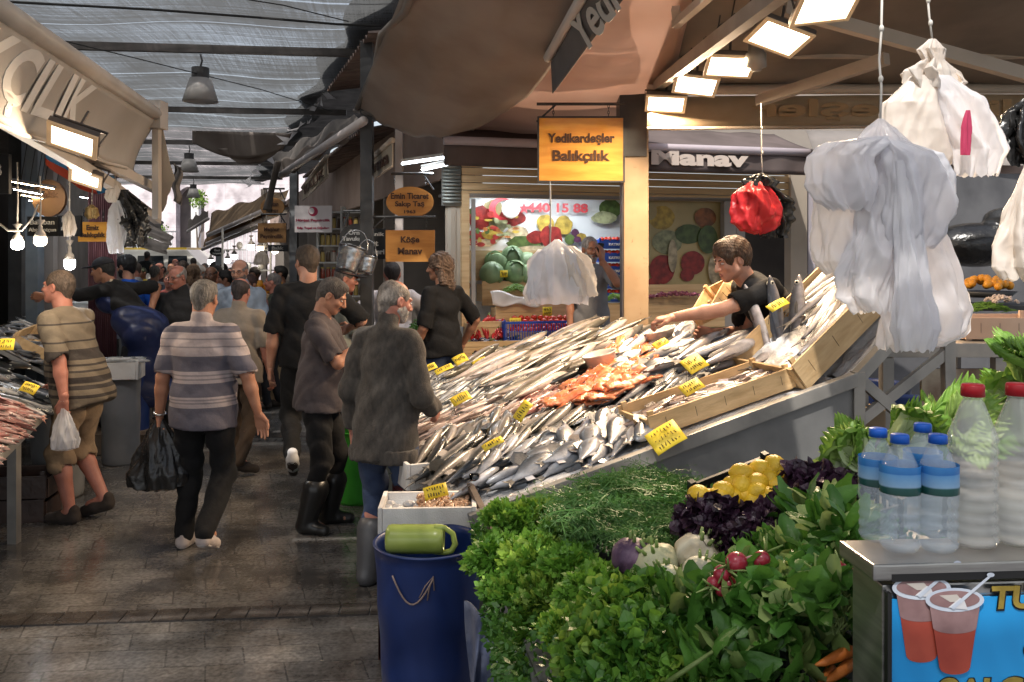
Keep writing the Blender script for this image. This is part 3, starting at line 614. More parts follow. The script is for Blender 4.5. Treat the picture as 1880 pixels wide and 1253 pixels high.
 # big sagging tarpaulin
sheet('tarpaulin','big brown grey tarpaulin sagging over the lane, right of the net','tarpaulin',(W(657,200,8.6),W(905,222,8.2),W(1075,-90,4.9),W(770,-90,5.4)),brown_canvas,40,40,lambda u,v:(-0.05*(1-v)*math.sin(math.pi*(v))*(1-u)*0.6+0.10*math.sin(math.pi*v)*u*1.5,0,-0.22*math.sin(math.pi*u)*(1-v)**2-0.12*math.sin(math.pi*v)*u+0.012*math.sin(u*26+3*v)*(1-v)+0.02*noise.noise(Vector((u*8,v*8,1)))))
mb=MB();mb.tube([W(655,200,8.6),W(690,120,7.6),W(700,65,6.9),W(745,20,6.2),W(765,-40,5.6)],0.03,8);mb.tube([W(650,203,8.6),W(720,218,8.4),W(790,228,8.4),W(870,236,8.2)],0.02,6)
tag(mb.build('rolled_hem',grey_canvas,None,True),'rolled hem tied along the edge of the big tarpaulin','hem')
sheet('tarpaulin','peach coloured canvas glowing behind the orange wooden sign','tarpaulin',(W(770,226,9.3),W(1215,236,9.3),W(1290,-80,5.0),W(960,-80,5.0)),peach_canvas,30,20,lambda u,v:(0,0,-0.10*math.sin(math.pi*u)*(1-v)+0.02*noise.noise(Vector((u*7,v*7,3)))))
mb=MB();mb.poly([W(812,226,8.3),W(868,232,8.25),W(868,240,8.25),W(838,236,8.3)],0.004);tag(mb.build('blue_flap',M('blue_plastic',(0.02,0.12,0.42),rough=0.4)),'small bright blue plastic flap under the big tarpaulin','flap')
# dark valance with lettering, seen from the side
vl=empty('valance',W(1080,80,5.6),'dark grey awning valance with pale letters slanting above the orange sign','valance')
c0,c1,c2,c3=W(1014,172,6.2),W(1148,-6,4.9),W(1098,-40,4.9),W(1011,112,6.2)
def vrel(p):return p-W(1080,80,5.6)
mb=MB();mb.grid(lambda a,b_:vrel((c0*(1-a)+c1*a)*(1-b_)+(c3*(1-a)+c2*a)*b_)+Vector((0,0.015*math.sin(a*9),0)),16,6,0.006);mb.build('cloth',M('valance_grey',(0.085,0.082,0.085),(0.12,0.115,0.115),3,rough=0.8,bump=0.1),vl,True)
mb=MB();mb.tube([vrel(c3+Vector((-0.02,0,0.02))),vrel(c2+Vector((-.02,0,.02)))],0.035,8);mb.build('roller',M('roller_white',(0.5,0.47,0.45),rough=0.5),vl,True)
xd=(c1-c0).normalized();ud=((c3+c2)/2-(c0+c1)/2).normalized()
text('lettering','Yedi',vrel(c0.lerp(c1,0.72).lerp(c3.lerp(c2,0.72),0.52))+Vector((0,-0.03,0)),xd,ud-xd*ud.dot(xd),0.62,letter_grey,vl,0.26,0.02)
# brown awning over the right with arms, and its lettered valance
aw=empty('awning',W(1540,175,7.2),'large brown awning covering the right side above the hanging white bags','awning')
a0=W(1540,175,7.2)
def sh(p):return Vector(p)-a0
mb=MB();q0,q1,q2,q3=W(1188,158,7.6),W(2100,165,7.6),Vector((5.0,1.7,4.6)),Vector((0.9,2.6,4.25))
mb.grid(lambda a,b_:sh((q0*(1-a)+q1*a)*(1-b_)+(q3*(1-a)+q2*a)*b_)+Vector((0,0,-0.08*math.sin(math.pi*b_)+0.015*math.sin(a*24))),30,14,0.005);mb.build('cloth',M('awning_brown',(0.20,0.165,0.135),(0.27,0.225,0.185),2,rough=0.85,bump=0.1,transl=0.12),aw,True)
mb=MB();mb.grid(lambda a,b_:sh(W(1188,178,7.55)*(1-a)+W(2100,172,7.55)*a)+Vector((0,0.012*math.sin(a*26),-0.29*b_)),40,3,0.004);vlc=mb.build('valance',M('valance_cream',(0.44,0.33,0.21),(0.56,0.44,0.30),2.5,rough=0.8,bump=0.1,transl=0.4),aw,True)
text('lettering','Yedikardeşler',sh(W(1700,203,7.52)),(-1,0,0),(0,0,1),3.0,M('ghost_letter',(0.38,0.25,0.13),rough=0.8),aw,0.19,0.03)
mb=MB();mb.tube([sh(W(1188,165,7.5)),sh(W(2100,162,7.5))],0.045,10);mb.build('front_tube',M('tube_beige',(0.42,0.35,0.28),(0.50,0.42,0.34),3,rough=0.5),aw,True)
mb=MB();mb.tube([sh(W(1188,236,7.5)),sh(W(2100,228,7.5))],0.012,6);mb.build('hem',MATS['tube_beige'],aw,True)
for pts in((W(1392,186,7.2),W(1628,108,6.2)),(W(1440,15,5.6),W(1980,165,5.9)),(W(1395,97,6.9),W(1980,98,6.9))):
 mb=MB();mb.bar(sh(pts[0]),sh(pts[1]),0.07,0.085);mb.build('arm',MATS['tube_beige'],aw)
mb=MB();mb.bar(sh(W(1240,45,5.6)),sh(W(1310,-15,5.0)),0.05,0.05);mb.bar(sh(W(1240,15,5.5)),sh(W(1245,48,5.6)),0.05,0.05);mb.build('hinge',MATS['tube_beige'],aw)
# ------------------------------------------------------------------ the greengrocer facing the camera
SA,SD=Vector((-0.74,9.5,0)),Vector((4.54,1.2,0));SDn=SD.normalized();SN=Vector((SD.y,-SD.x,0)).normalized()  
def G(px,py,out=0.0):return on_plane(px,py,SA+SN*out,SD)
gro=empty('greengrocer_shop',SA,'greengrocer shop front with pine boards, glass and a purple brown awning','shop')
def gr_(p):return Vector(p)-SA
def gbox(px0,px1,py0,py1,out,thick,name,mat,parent=gro,shift=SA):
 a_,b_,c_,d_=G(px0,py1,out),G(px1,py1,out),G(px1,py0,out),G(px0,py0,out)
 d_.z=c_.z=(c_.z+d_.z)/2;a_.z=b_.z=(a_.z+b_.z)/2
 mb=MB();mb.poly([p-shift for p in(a_,b_,c_,d_)],thick,SN);return mb.build(name,mat,parent)
for i in range(5):  
 gbox(848,1452,303+i*13.3,315+i*13.3,0.05+0.004*(i%2),0.03,'board',plank)
gbox(818,1600,255,300,-0.05,0.05,'upper_wall',wallm);gbox(818,1900,120,262,-0.25,0.05,'upper_wall',wallm)
for a_,b_,t_ in((848,862,350),(1330,1352,370),(1353,1368,370)):gbox(a_,b_,t_,600,0.06,0.1,'post',plank if a_==848 else M('alu_frame',(0.30,0.28,0.26),rough=0.4))
gbox(812,846,308,378,0.02,0.05,'rolled_shutter',M('shutter_metal',(0.28,0.30,0.28),rough=0.4,metal=0.3))
mb=MB()
for i in range(11):
 z_=G(820,308+i*6.4).z;p,q=G(812,300,0.06),G(846,300,0.06);mb.tube([gr_(Vector((p.x,p.y,z_))),gr_(Vector((q.x,q.y,z_)))],0.014,6)
mb.build('shutter_slats',MATS['shutter_metal'],gro,True)
gbox(822,846,378,600,-0.02,0.1,'side_wall',M('side_panel_beige',(0.40,0.36,0.30),rough=0.7))
# interior box
ib=-1.1
panel=M('print_panel',(0.60,0.63,0.64),(0.66,0.69,0.70),2,rough=0.35)
gbox(840,1160,352,640,ib+0.25,0.03,'back_panel',panel);gbox(1150,1345,352,640,-0.10,0.03,'glass_backing',M('print_dark',(0.34,0.29,0.14),(0.48,0.38,0.18),2,rough=0.3))
gbox(1368,1452,352,640,-0.6,0.03,'dark_doorway',wall_dark)  # near-black sheet painting the shade inside the gap
for a_,b_,c_,d_ in((1452,1482,318,640),(1484,1497,320,640),(1498,1510,320,640)):gbox(a_,b_,c_,d_,0.1 if a_==1452 else 0.0,0.14,'pilaster',beige_canvas if a_!=1484 else M('downpipe',(0.36,0.33,0.36),rough=0.5))
mb=MB();p0,p1=G(840,345,0.02),G(1345,345,0.02);zt=p0.z;mb.poly([gr_(Vector((p0.x,p0.y,zt))),gr_(Vector((p1.x,p1.y,zt))),gr_(Vector((p1.x,p1.y,zt))-SN*1.2),gr_(Vector((p0.x,p0.y,zt))-SN*1.2)],0.03,(0,0,1));mb.build('ceiling',M('shop_ceiling',(0.35,0.37,0.38),rough=0.6),gro)
for a_ in(866,1143,1340):
 gbox(a_,a_+7,366,560,0.04,0.03,'window_frame',MATS['alu_frame'])
gbox(862,1345,360,367,0.05,0.04,'window_head',MATS['alu_frame'])
for i,(px,w_)in enumerate(((1000,0.75),)):
 c_=G(px,352,-0.45);mb=MB();mb.bar(gr_(c_-SDn*w_),gr_(c_+SDn*w_),0.06,0.03);mb.build('light_tube',cool_led,gro);area('shop_light',c_+Vector((0,0,-0.05)),(0,0.1,-1),26,1.4,(0.9,0.95,1.0),0.3)
 # printed fruit and vegetables on the back panel: flat shapes in the print
def blob(cx,cy,rx,ry,out,mat,k=18,jag=0.0,parent=gro,nm='print'):
 mb=MB();o=G(cx,cy,out);s_=o.y/F
 pts=[]
 for i in range(k):
  t=2*math.pi*i/k;rr=1+jag*(random.random()-0.5)
  pts.append(gr_(o+SDn*(rx*s_*math.cos(t)*rr)+Vector((0,0,ry*s_*math.sin(t)*rr))))
 mb.poly(pts,0.003,SN);return mb.build(nm,mat,parent)
PC={k:M('print_'+k,v,tuple(x*0.45 for x in v),14,rough=0.35,rnd=0.15)for k,v in dict(red=(0.30,0.03,0.025),green=(0.09,0.14,0.04),pale=(0.34,0.36,0.2),yellow=(0.46,0.33,0.06),orange=(0.36,0.13,0.04),cream=(0.55,0.46,0.30),dark=(0.03,0.04,0.02),purple=(0.09,0.03,0.07)).items()}
PO=ib+0.256
rnd=random.Random(5)
for k,(cx,cy,rx,ry,c_)in enumerate([(905,385,20,18,'dark'),(882,400,24,22,'red'),(940,400,26,15,'red'),(915,412,18,14,'pale'),(870,435,22,12,'red'),(905,432,22,9,'yellow'),(885,447,28,7,'cream'),(950,428,22,14,'cream'),(962,447,32,14,'green'),(985,436,18,12,'red'),(1002,412,17,17,'yellow'),(1035,414,17,17,'yellow'),(1012,436,22,21,'red'),(1056,428,8,8,'purple'),(1068,436,10,8,'yellow'),(1046,440,10,9,'green'),(1060,440,7,6,'purple'),(1120,385,22,20,'green'),(985,460,60,8,'cream'),(870,470,10,10,'red'),(860,500,10,8,'cream'),(852,525,12,12,'orange'),(1110,400,25,12,'pale')]):
 blob(cx,cy,rx,ry,PO+0.0035*(1+k),PC[c_],jag=0.18)
for i in range(34):
 cx,cy=rnd.uniform(865,950),rnd.uniform(385,450);c_=rnd.choice(['red','green','pale','yellow','red','orange']);blob(cx,cy,rnd.uniform(3,8),rnd.uniform(2,6),PO+0.075+0.001*i,PC[c_],9,0.3)
for k,(cx,cy,rx,ry,c_)in enumerate([(1215,400,26,22,'yellow'),(1195,388,12,16,'dark'),(1225,445,30,22,'pale'),(1265,430,28,18,'green'),(1295,400,22,18,'orange'),(1216,495,25,27,'red'),(1272,483,24,22,'red'),(1262,505,14,12,'red'),(1200,520,12,10,'red'),(1300,440,20,26,'green'),(1235,470,9,30,'cream'),(1315,495,16,30,'cream')]):
 blob(cx,cy,rx,ry,-0.098+0.0035*(1+k),PC[c_],26,0.04)
text('lettering','440 15 88',gr_(G(1024,382,PO+0.09)),SDn,(0,0,1),0.78,M('red_letter',(0.42,0.03,0.04),rough=0.4),gro,0.115,0.03)
star=MB();o_=G(962,383,PO+0.09)
star.poly([gr_(o_+SDn*(r_*math.cos(a_))+Vector((0,0,r_*math.sin(a_))))for r_,a_ in[((0.075,0.03)[i%2],math.pi/2+i*math.pi/5)for i in range(10)]],0.004,SN);star.build('red_star',MATS['red_letter'],gro)
mb=MB();o_=G(926,384,PO+0.085);n=28
out_=[gr_(o_+SDn*(0.16*math.cos(t)-0.03)+Vector((0,0,0.135*math.sin(t))))for t in[R(40)+i*R(280)/n for i in range(n+1)]];in_=[gr_(o_+SDn*(0.125*math.cos(t)+0.012)+Vector((0,0,0.105*math.sin(t))))for t in[R(40)+i*R(280)/n for i in range(n+1)]]
mb.add(out_+in_,[(i,i+1,n+2+i,n+1+i)for i in range(n)]);mb.build('red_crescent',MATS['red_letter'],gro)
ck=empty('wall_clock',G(937,385,PO+0.14),'round white wall clock before the red crescent and phone number','clock',rz=math.atan2(SDn.y,SDn.x))
mb=MB();mb.lathe([(0,0),(0.105,0),(0.112,0.02),(0.10,0.03),(0.0,0.03)],30,rot=Matrix.Rotation(R(90),3,'X'));mb.build('clock_body',MATS['roller_white'],ck,True)
mb=MB();mb.bar((0,-0.035,0),(0.0,-0.035,-0.07),0.004,0.006);mb.bar((0,-0.035,0),(-0.02,-0.035,0.05),0.004,0.006);mb.build('clock_hand',blackm,ck)
# Manav awning
ma=empty('awning',G(1180,270,1.0),'purple brown awning with large pale letters across the greengrocer front','awning')
m0=G(1180,270,1.0)
def mg(px,py,out=1.0):return on_plane(px,py,SA+SN*out,SD)-m0
zb0,zt0=mg(1180,314).z,mg(1180,276).z
xa,xb=mg(815,300),mg(1512,300)
purp=M('manav_canvas',(0.085,0.065,0.06),(0.13,0.10,0.095),2,rough=0.75,bump=0.12,transl=0.15)
mb=MB();mb.grid(lambda a,b_:Vector((xa.x+(xb.x-xa.x)*a,xa.y+(xb.y-xa.y)*a,zb0+(zt0-zb0)*b_))+SN*(0.02*math.sin(a*60)*(1-b_)+0.012*math.sin(a*23)),90,4,0.004);mb.build('valance',purp,ma,True)
mb=MB();mb.tube([Vector((xa.x,xa.y,zt0+0.03)),Vector((xb.x,xb.y,zt0+0.03))],0.045,10);mb.build('front_tube',M('tube_lilac',(0.40,0.34,0.36),(0.46,0.40,0.42),3,rough=0.45),ma,True)
ub=mg(1180,238,0.0);za=zt0+0.34
mb=MB();mb.grid(lambda a,b_:Vector((xa.x+(xb.x-xa.x)*a,xa.y+(xb.y-xa.y)*a,zt0+0.04+(za-zt0)*b_))-SN*(1.0*b_)+Vector((0,0,-0.02*math.sin(math.pi*b_)+0.008*math.sin(a*50))),50,6,0.004);mb.build('cloth',purp,ma,True)
text('lettering','Manav',mg(1284,291)+SN*0.03+Vector((0,0,0)),SDn,(0,0,1),1.12,M('letter_beige',(0.52,0.44,0.38),rough=0.7),ma,0.17,0.045)
# right-hand back wall beyond the greengrocer, dim stall interior
bw=MB();p0,p1=G(1512,600,-0.3),Vector((9.0,12.6,0));bw.poly([(p0.x,p0.y,0),(p1.x,p1.y,0),(p1.x,p1.y,4),(p0.x,p0.y,4)],0.1,SN)
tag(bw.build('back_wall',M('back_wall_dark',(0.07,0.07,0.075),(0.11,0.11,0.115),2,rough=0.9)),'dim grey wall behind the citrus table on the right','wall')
bw=MB();bw.poly([W(1500,318,9.3),W(2000,318,9.3),W(2000,303,9.3),W(1500,303,9.3)],0.08,(0,-1,0));tag(bw.build('lintel_beam',M('lintel',(0.36,0.28,0.25),(0.28,0.2,0.17),5,rough=0.7)),'pinkish horizontal beam above the dim citrus stall','beam')
sheet('awning','grey sloping awning behind the large white bags','awning',(W(1480,240,9.8),W(1900,248,9.8),W(1900,305,8.9),W(1500,300,8.9)),grey_canvas,20,4)
# ------------------------------------------------------------------ fish
def fish_mesh(name,prof,L,tail=0.16,bend=0.0,fork=0.5,dors=0.25,n=14,seed=0,tw=0.0):
 """lying fish: head towards +X, back towards +Y, side up +Z. prof rows: x, back, belly, half thickness (fractions of L)"""
 mb=MB();m=len(prof);vs=[];fs=[]
 def bx(x,y,z):return Vector((x*L,(y+bend*(x*x-0.08))*L,z*L+tw*x*x*L))
 for x,t,bl,th in prof:
  for k in range(n):
   a=2*math.pi*k/n;c_,s_=math.cos(a),math.sin(a)
   y=(t if c_>0 else bl)*c_;z=th*math.copysign(abs(s_)**0.85,s_)
   vs.append(bx(x,y,z))
 for i in range(m-1):
  for k in range(n):fs.append((i*n+k,i*n+(k+1)%n,(i+1)*n+(k+1)%n,(i+1)*n+k))
 fs.append(tuple(range(n-1,-1,-1)));fs.append(tuple((m-1)*n+k for k in range(n)))
 mb.add(vs,[tuple(reversed(f))for f in fs])
 if dors:  
  for sg,x0,x1,hh in((1,-0.22,0.18,dors),(-1,-0.26,-0.05,dors*0.7)):
   pr=[p for p in prof if x0<=p[0]<=x1];a=[];b_=[]
   for j,p in enumerate(pr):
    yy=p[1]if sg>0 else-p[2];f_=math.sin(math.pi*(j+0.6)/(len(pr)+0.2));a.append(bx(p[0],yy*0.93,0.0));b_.append(bx(p[0]-0.02,yy+sg*hh*0.16*f_,0.012))
   q=len(a)
   if q>1:mb.add([v+Vector((0,0,0.003*L))for v in a+b_]+[v-Vector((0,0,0.003*L))for v in a+b_],[(j,j+1,q+j+1,q+j)for j in range(q-1)]+[(2*q+q+j,2*q+q+j+1,2*q+j+1,2*q+j)for j in range(q-1)])
 return mb
def tail_mb(L,tail,fork,x0,h0,bend):
 mb=MB();y0=bend*(x0*x0-0.08);tt=-tail
 xs=x0*L
 up=[(xs+0.02*L,(h0+y0)*L,0),(xs+tt*L*0.6,(y0+tail*0.42)*L,0.0),(xs+tt*L,(y0+tail*0.62)*L,0.004),(xs+tt*L*(1-fork),y0*L,0),(xs+tt*L,(y0-tail*0.62)*L,0.004),(xs+tt*L*0.6,(y0-tail*0.42)*L,0),(xs+0.02*L,(y0-h0)*L,0)]
 q=0.004*L
 mb.add([(a,b_,c_+q)for a,b_,c_ in up]+[(a,b_,c_-q)for a,b_,c_ in up],[(0,1,2,3),(0,3,6),(6,3,4,5),(10,9,8,7),(13,10,7),(12,11,10,13)]+[(i,(i+1)%7,(i+1)%7+7,i+7)[::-1]for i in range(7)])
 return mb
def fishmat(name,back,side,belly,h,rough=0.28,spot=0.6):
 m=M('fish_'+name,(1,1,1),(0.62,0.62,0.62),26,rough=rough,spec=0.7,coat=0.35,bump=0.12,bscale=90,rnd=0.22,lo=0.3,hi=0.7)
 ramp_axis(m,1,[(-h,belly),(-h*0.3,tuple((a+b_)/2 for a,b_ in zip(side,belly))),(h*0.15,side),(h*0.5,tuple((a*0.35+b_*0.65)for a,b_ in zip(side,back))),(h,back)],wob=0.012)
 b=m.node_tree.nodes['Principled BSDF'];b.inputs['Coat Roughness'].default_value=0.12
 return m
BREAM=[(0.50,.008,.008,.008),(0.47,.045,.035,.028),(0.42,.085,.065,.045),(0.34,.135,.10,.060),(0.24,.172,.13,.068),(0.12,.185,.15,.068),(0.0,.170,.145,.060),(-0.12,.130,.115,.048),(-0.24,.080,.075,.034),(-0.34,.042,.040,.022),(-0.40,.032,.030,.015),(-0.43,.034,.032,.008)]
BASS=[(0.50,.006,.006,.006),(0.47,.024,.020,.018),(0.41,.048,.040,.034),(0.32,.070,.062,.048),(0.20,.084,.078,.055),(0.06,.085,.082,.055),(-0.08,.075,.072,.048),(-0.22,.054,.052,.036),(-0.33,.032,.030,.022),(-0.40,.023,.022,.014),(-0.44,.026,.025,.007)]
SLIM=[(0.50,.006,.006,.006),(0.46,.024,.022,.018),(0.38,.048,.044,.036),(0.26,.066,.064,.048),(0.10,.074,.076,.054),(-0.08,.066,.070,.048),(-0.24,.046,.048,.034),(-0.36,.026,.026,.018),(-0.44,.016,.016,.007)]
LONG=[(0.50,.008,.008,.008),(0.45,.030,.030,.024),(0.36,.052,.052,.042),(0.24,.064,.068,.050),(0.06,.064,.070,.050),(-0.12,.054,.058,.042),(-0.28,.036,.038,.028),(-0.38,.022,.022,.015),(-0.45,.017,.017,.007)]
FM={'bream':fishmat('bream',(0.075,0.085,0.10),(0.28,0.30,0.34),(0.52,0.51,0.53),0.045),'bass':fishmat('bass',(0.030,0.032,0.032),(0.085,0.085,0.082),(0.46,0.41,0.37),0.030),'whiting':fishmat('whiting',(0.15,0.10,0.08),(0.40,0.29,0.25),(0.60,0.49,0.46),0.018),'mullet':fishmat('mullet',(0.36,0.15,0.13),(0.52,0.30,0.27),(0.64,0.50,0.47),0.015),'mackerel':fishmat('mackerel',(0.05,0.06,0.07),(0.22,0.23,0.25),(0.58,0.57,0.56),0.018),'hake':fishmat('hake',(0.10,0.09,0.07),(0.27,0.235,0.19),(0.55,0.46,0.43),0.030),'bonito':fishmat('bonito',(0.05,0.055,0.07),(0.22,0.22,0.25),(0.56,0.51,0.50),0.042),'anchovy':fishmat('anchovy',(0.12,0.13,0.15),(0.36,0.36,0.37),(0.62,0.61,0.60),0.009),}
finm=M('fish_fin',(0.07,0.065,0.06),(0.16,0.145,0.13),40,rough=0.45,stretch=(0.3,3,1))
finp=M('fish_fin_pink',(0.32,0.15,0.12),(0.42,0.22,0.17),40,rough=0.45)
eyem=M('fish_eye',(0.01,0.01,0.012),rough=0.08);eyer=M('fish_eye_ring',(0.62,0.60,0.52),rough=0.2)
KINDS_={  'bream':(BREAM,0.35,0.13,0.5,1.0,'sea_bream'),'bass':(BASS,0.48,0.12,0.4,0.9,'sea_bass'),'whiting':(SLIM,0.33,0.10,0.35,0.5,'whiting'),'mullet':(SLIM,0.28,0.12,0.5,0.5,'red_mullet'),'mackerel':(LONG,0.42,0.10,0.6,0.3,'mackerel'),'hake':(LONG,0.72,0.07,0.3,0.4,'hake'),'bonito':(BASS,0.62,0.14,0.7,0.4,'bonito'),'anchovy':(SLIM,0.22,0.10,0.5,0,'anchovy')}
PROTO={}
def proto(sp):
 if sp in PROTO:return PROTO[sp]
 prof,L,tl,fk,dz,nm=KINDS_[sp];out=[]
 for v,bd in enumerate((0.0,0.16,-0.14)):
  o=fish_mesh(nm,prof,L,bend=bd,dors=dz,n=12,tw=(0,0.05,-0.04)[v]).build(nm,FM[sp],None,True)
  x0,h0=prof[-1][0],prof[-1][1]
  tail_mb(L,tl,fk,x0,h0,bd).build('tail_fin',finp if sp=='mullet' else finm,o)
  if L>0.18:
   p=[q for q in prof if q[0]<0.43][0];ex,ey,ez=p[0]*L,(p[1]*0.30+bd*(p[0]**2-0.08))*L,p[3]*L*0.93
   er=0.020*L if sp!='bream' else 0.028*L
   for s_ in(-1,1):
    e=MB();e.ell((ex,ey,s_*ez),(er*1.35,er*1.35,er*0.5),10,6);eo=e.build('eye',eyer,o,True)
    e=MB();e.ell((ex,ey,s_*(ez+er*0.28)),(er*0.8,er*0.8,er*0.42),8,6);e.build('pupil',eyem,eo,True)
    # pectoral fin laid on the flank
   g_=MB();gx=0.22*L;gz=max(q[3]for q in prof)*L*1.0
   g_.add([(gx,0.0,gz),(gx-0.05*L,0.022*L,gz+0.008*L),(gx-0.14*L,0.012*L,gz+0.005*L),(gx-0.13*L,-0.02*L,gz+0.003*L),(gx-0.04*L,-0.018*L,gz+0.004*L)],[(0,1,2,3,4)]);g_.build('pectoral_fin',finm,o)
  out.append(o)
 PROTO[sp]=out;
 for o in out:o['unused']=1
 return out
FR=random.Random(11)
def put_fish(sp,loc,dirv,nrm,label,cat,group,scale=1.0,roll=0.0):
 ps=proto(sp);src=ps[FR.randrange(3)]
 if 'unused' in src:o=src;del src['unused']
 else:o=copy_tree(src)
 x=Vector(dirv).normalized();n=Vector(nrm);n=(n-x*n.dot(x)).normalized()
 n=Matrix.Rotation(roll,3,x)@n;y=n.cross(x)
 B_=Matrix((x,y,n)).transposed()
 o.matrix_world=Matrix.Translation(loc)@B_.to_4x4()@Matrix.Diagonal((scale,scale,scale,1))
 return tag(o,label,cat,group)
def fish_bed(sp,u0,u1,s0,s1,ang,step,cross,label,group,layers=1,lift=0.02,jit=0.25,sc_=(0.85,1.1),flip=0.5,base=surf,side=1,roll=0.35,ajit=0.2,lay=0.6):
 """rows of fish lying along ang (degrees from up-slope towards the lane's far end)"""
 L=KINDS_[sp][1];th=max(p[3]for p in KINDS_[sp][0])*L;a=R(ang);cnt=0
 ca,sa=math.cos(a),math.sin(a);diag=math.hypot(u1-u0,s1-s0)
 for ly in range(layers):
  i=-int(diag/step)-1
  for i in range(-int(diag/step)-1,int(diag/step)+2):
   for j in range(-int(diag/cross)-1,int(diag/cross)+2):
    p=i*step+FR.uniform(-jit,jit)*step+ly*step*0.5;q=j*cross+FR.uniform(-jit,jit)*cross+ly*cross*0.5
    s=(s0+s1)/2+p*ca-q*sa;u=(u0+u1)/2+p*sa+q*ca
    if not(u0<=u<=u1 and s0<=s<=s1):continue
    aa=a+FR.gauss(0,ajit*0.5)+0.5*noise.noise(Vector((u*2.3,s*2.3,7.0+a)));d=(ES*math.cos(aa)+EU*math.sin(aa))if base is surf else base(u,s,0,True,aa)
    up=EN if base is surf else base(0,0,0,'n',0)
    d=d+up*FR.uniform(-0.07,0.16)
    if FR.random()<0.12:d=-d
    put_fish(sp,base(u,s,lift+th*0.9+ly*th*2*lay+FR.uniform(0,th*0.5)),d,up*(1 if FR.random()<flip else-1),label,KINDS_[sp][5].replace('_',' '),group,FR.uniform(*sc_),FR.choice((-1,1))*FR.uniform(0.1,0.75));cnt+=1
 return cnt
def deep(sp):return max(p[1]+p[2]for p in KINDS_[sp][0])*KINDS_[sp][1]
NF=0
NF+=fish_bed('bream',0.14,0.62,0.06,0.62,38,0.22,0.10,'silver sea bream in the heap at the stall corner nearest the lane','sea bream heaped at the near corner',2)
NF+=fish_bed('bream',0.10,0.60,0.60,1.12,55,0.21,0.105,'silver sea bream in the heap beside the wooden crate','sea bream beside the wooden crate',2)
NF+=fish_bed('bass',0.60,1.30,0.02,0.62,45,0.30,0.075,'dark sea bass with pale belly in the lower rows near the lane','dark sea bass in the lower rows',2)
NF+=fish_bed('bass',0.58,1.10,0.62,1.05,35,0.30,0.08,'dark sea bass lying in the middle of the sloping stall','dark sea bass mid slope',2)
NF+=fish_bed('whiting',1.25,1.95,0.0,0.75,15,0.22,0.062,'small pale brown whiting packed in rows at the lane edge','whiting packed at the lane edge',1)
NF+=fish_bed('mullet',1.05,1.75,0.72,1.25,25,0.19,0.055,'small pink mullet laid in rows mid stall','pink mullet mid stall',1)
NF+=fish_bed('mackerel',1.9,2.6,0.0,0.9,30,0.27,0.066,'dark slim mackerel bundled beyond the whiting','mackerel beyond the whiting',1)
NF+=fish_bed('anchovy',2.55,3.45,0.02,0.72,20,0.16,0.052,'tiny silver anchovy at the far end of the stall','anchovies at the far end',1)
NF+=fish_bed('hake',1.75,2.35,0.95,2.0,22,0.42,0.10,'long pale hake with its head pointing up the slope','long hake mid stall',1)
NF+=fish_bed('hake',2.40,3.45,0.75,2.25,12,0.46,0.10,'long greenish hake at the far side before the cream column','long hake at the far side',1)
NF+=fish_bed('mackerel',0.62,0.90,1.25,2.05,25,0.22,0.045,'dark mackerel in the row above the wooden crate','mackerel above the wooden crate',2)
NF+=fish_bed('bonito',1.35,1.85,1.80,2.10,8,0.4,0.13,'thick silver bonito near the young seller','bonito near the seller',1)
NF+=fish_bed('bass',1.15,1.75,1.2,1.8,20,0.28,0.08,'pale bellied bass between the salmon and the seller','bass near the seller',2,sc_=(0.9,1.15),flip=0.5)
NF+=fish_bed('bonito',0.95,1.75,1.72,2.12,14,0.34,0.10,'thick silver bonito heaped high beside the seller','bonito heaped beside the seller',2,lift=0.10,sc_=(0.7,0.95))
NF+=fish_bed('bream',0.95,1.5,1.35,1.75,20,0.2,0.09,'pale bream in the bright heap above the salmon','pale bream above the salmon',2,lift=0.08)
print('fish',NF)
# salmon pieces
salm=M('salmon_flesh',(0.62,0.14,0.05),(0.75,0.30,0.14),10,rough=0.25,coat=0.4,bump=0.2,bscale=60,stretch=(1,5,1),rnd=0.15)
salskin=M('salmon_skin',(0.10,0.10,0.11),(0.26,0.26,0.27),20,rough=0.25)
def salmon_piece(L,w,seed):
 mb=MB();r=random.Random(seed)
 mb.grid(lambda a,b_:((a-0.5)*L,(b_-0.5)*w*(1-0.5*abs(a-0.4)),0.022*math.sin(math.pi*b_)*math.sin(math.pi*min(1,a+0.1))+0.012*math.sin(a*7+seed)+0.004*math.sin(a*40)),16,8,0.012)
 return mb
sp_=[]
for i in range(3):
 o=salmon_piece(0.24+0.05*i,0.09,i).build('salmon_fillet',salm,None,True);m2=MB();m2.grid(lambda a,b_:((a-0.5)*0.22,(b_-0.5)*0.085*(1-0.5*abs(a-0.4)),-0.016+0.012*math.sin(a*7+i)),8,4,0.003);m2.build('skin',salskin,o,True);sp_.append(o)
cnt=0
for i in range(96):
 t=FR.random();u=0.90+1.0*t+FR.uniform(-0.24,0.18);s=0.98+0.88*t+FR.uniform(-0.18,0.18)
 o=sp_[cnt]if cnt<3 else copy_tree(sp_[FR.randrange(3)]);cnt+=1
 aa=FR.uniform(-0.4,1.2);oriented(o,surf(u,s,0.09+FR.uniform(0,0.06)),ES*math.cos(aa)+EU*math.sin(aa)+EN*FR.uniform(-0.1,0.3),EN+EU*FR.uniform(-0.4,0.2))
 tag(o,'orange salmon fillet in the bright orange pile mid stall','salmon fillet','orange salmon fillets piled mid stall')
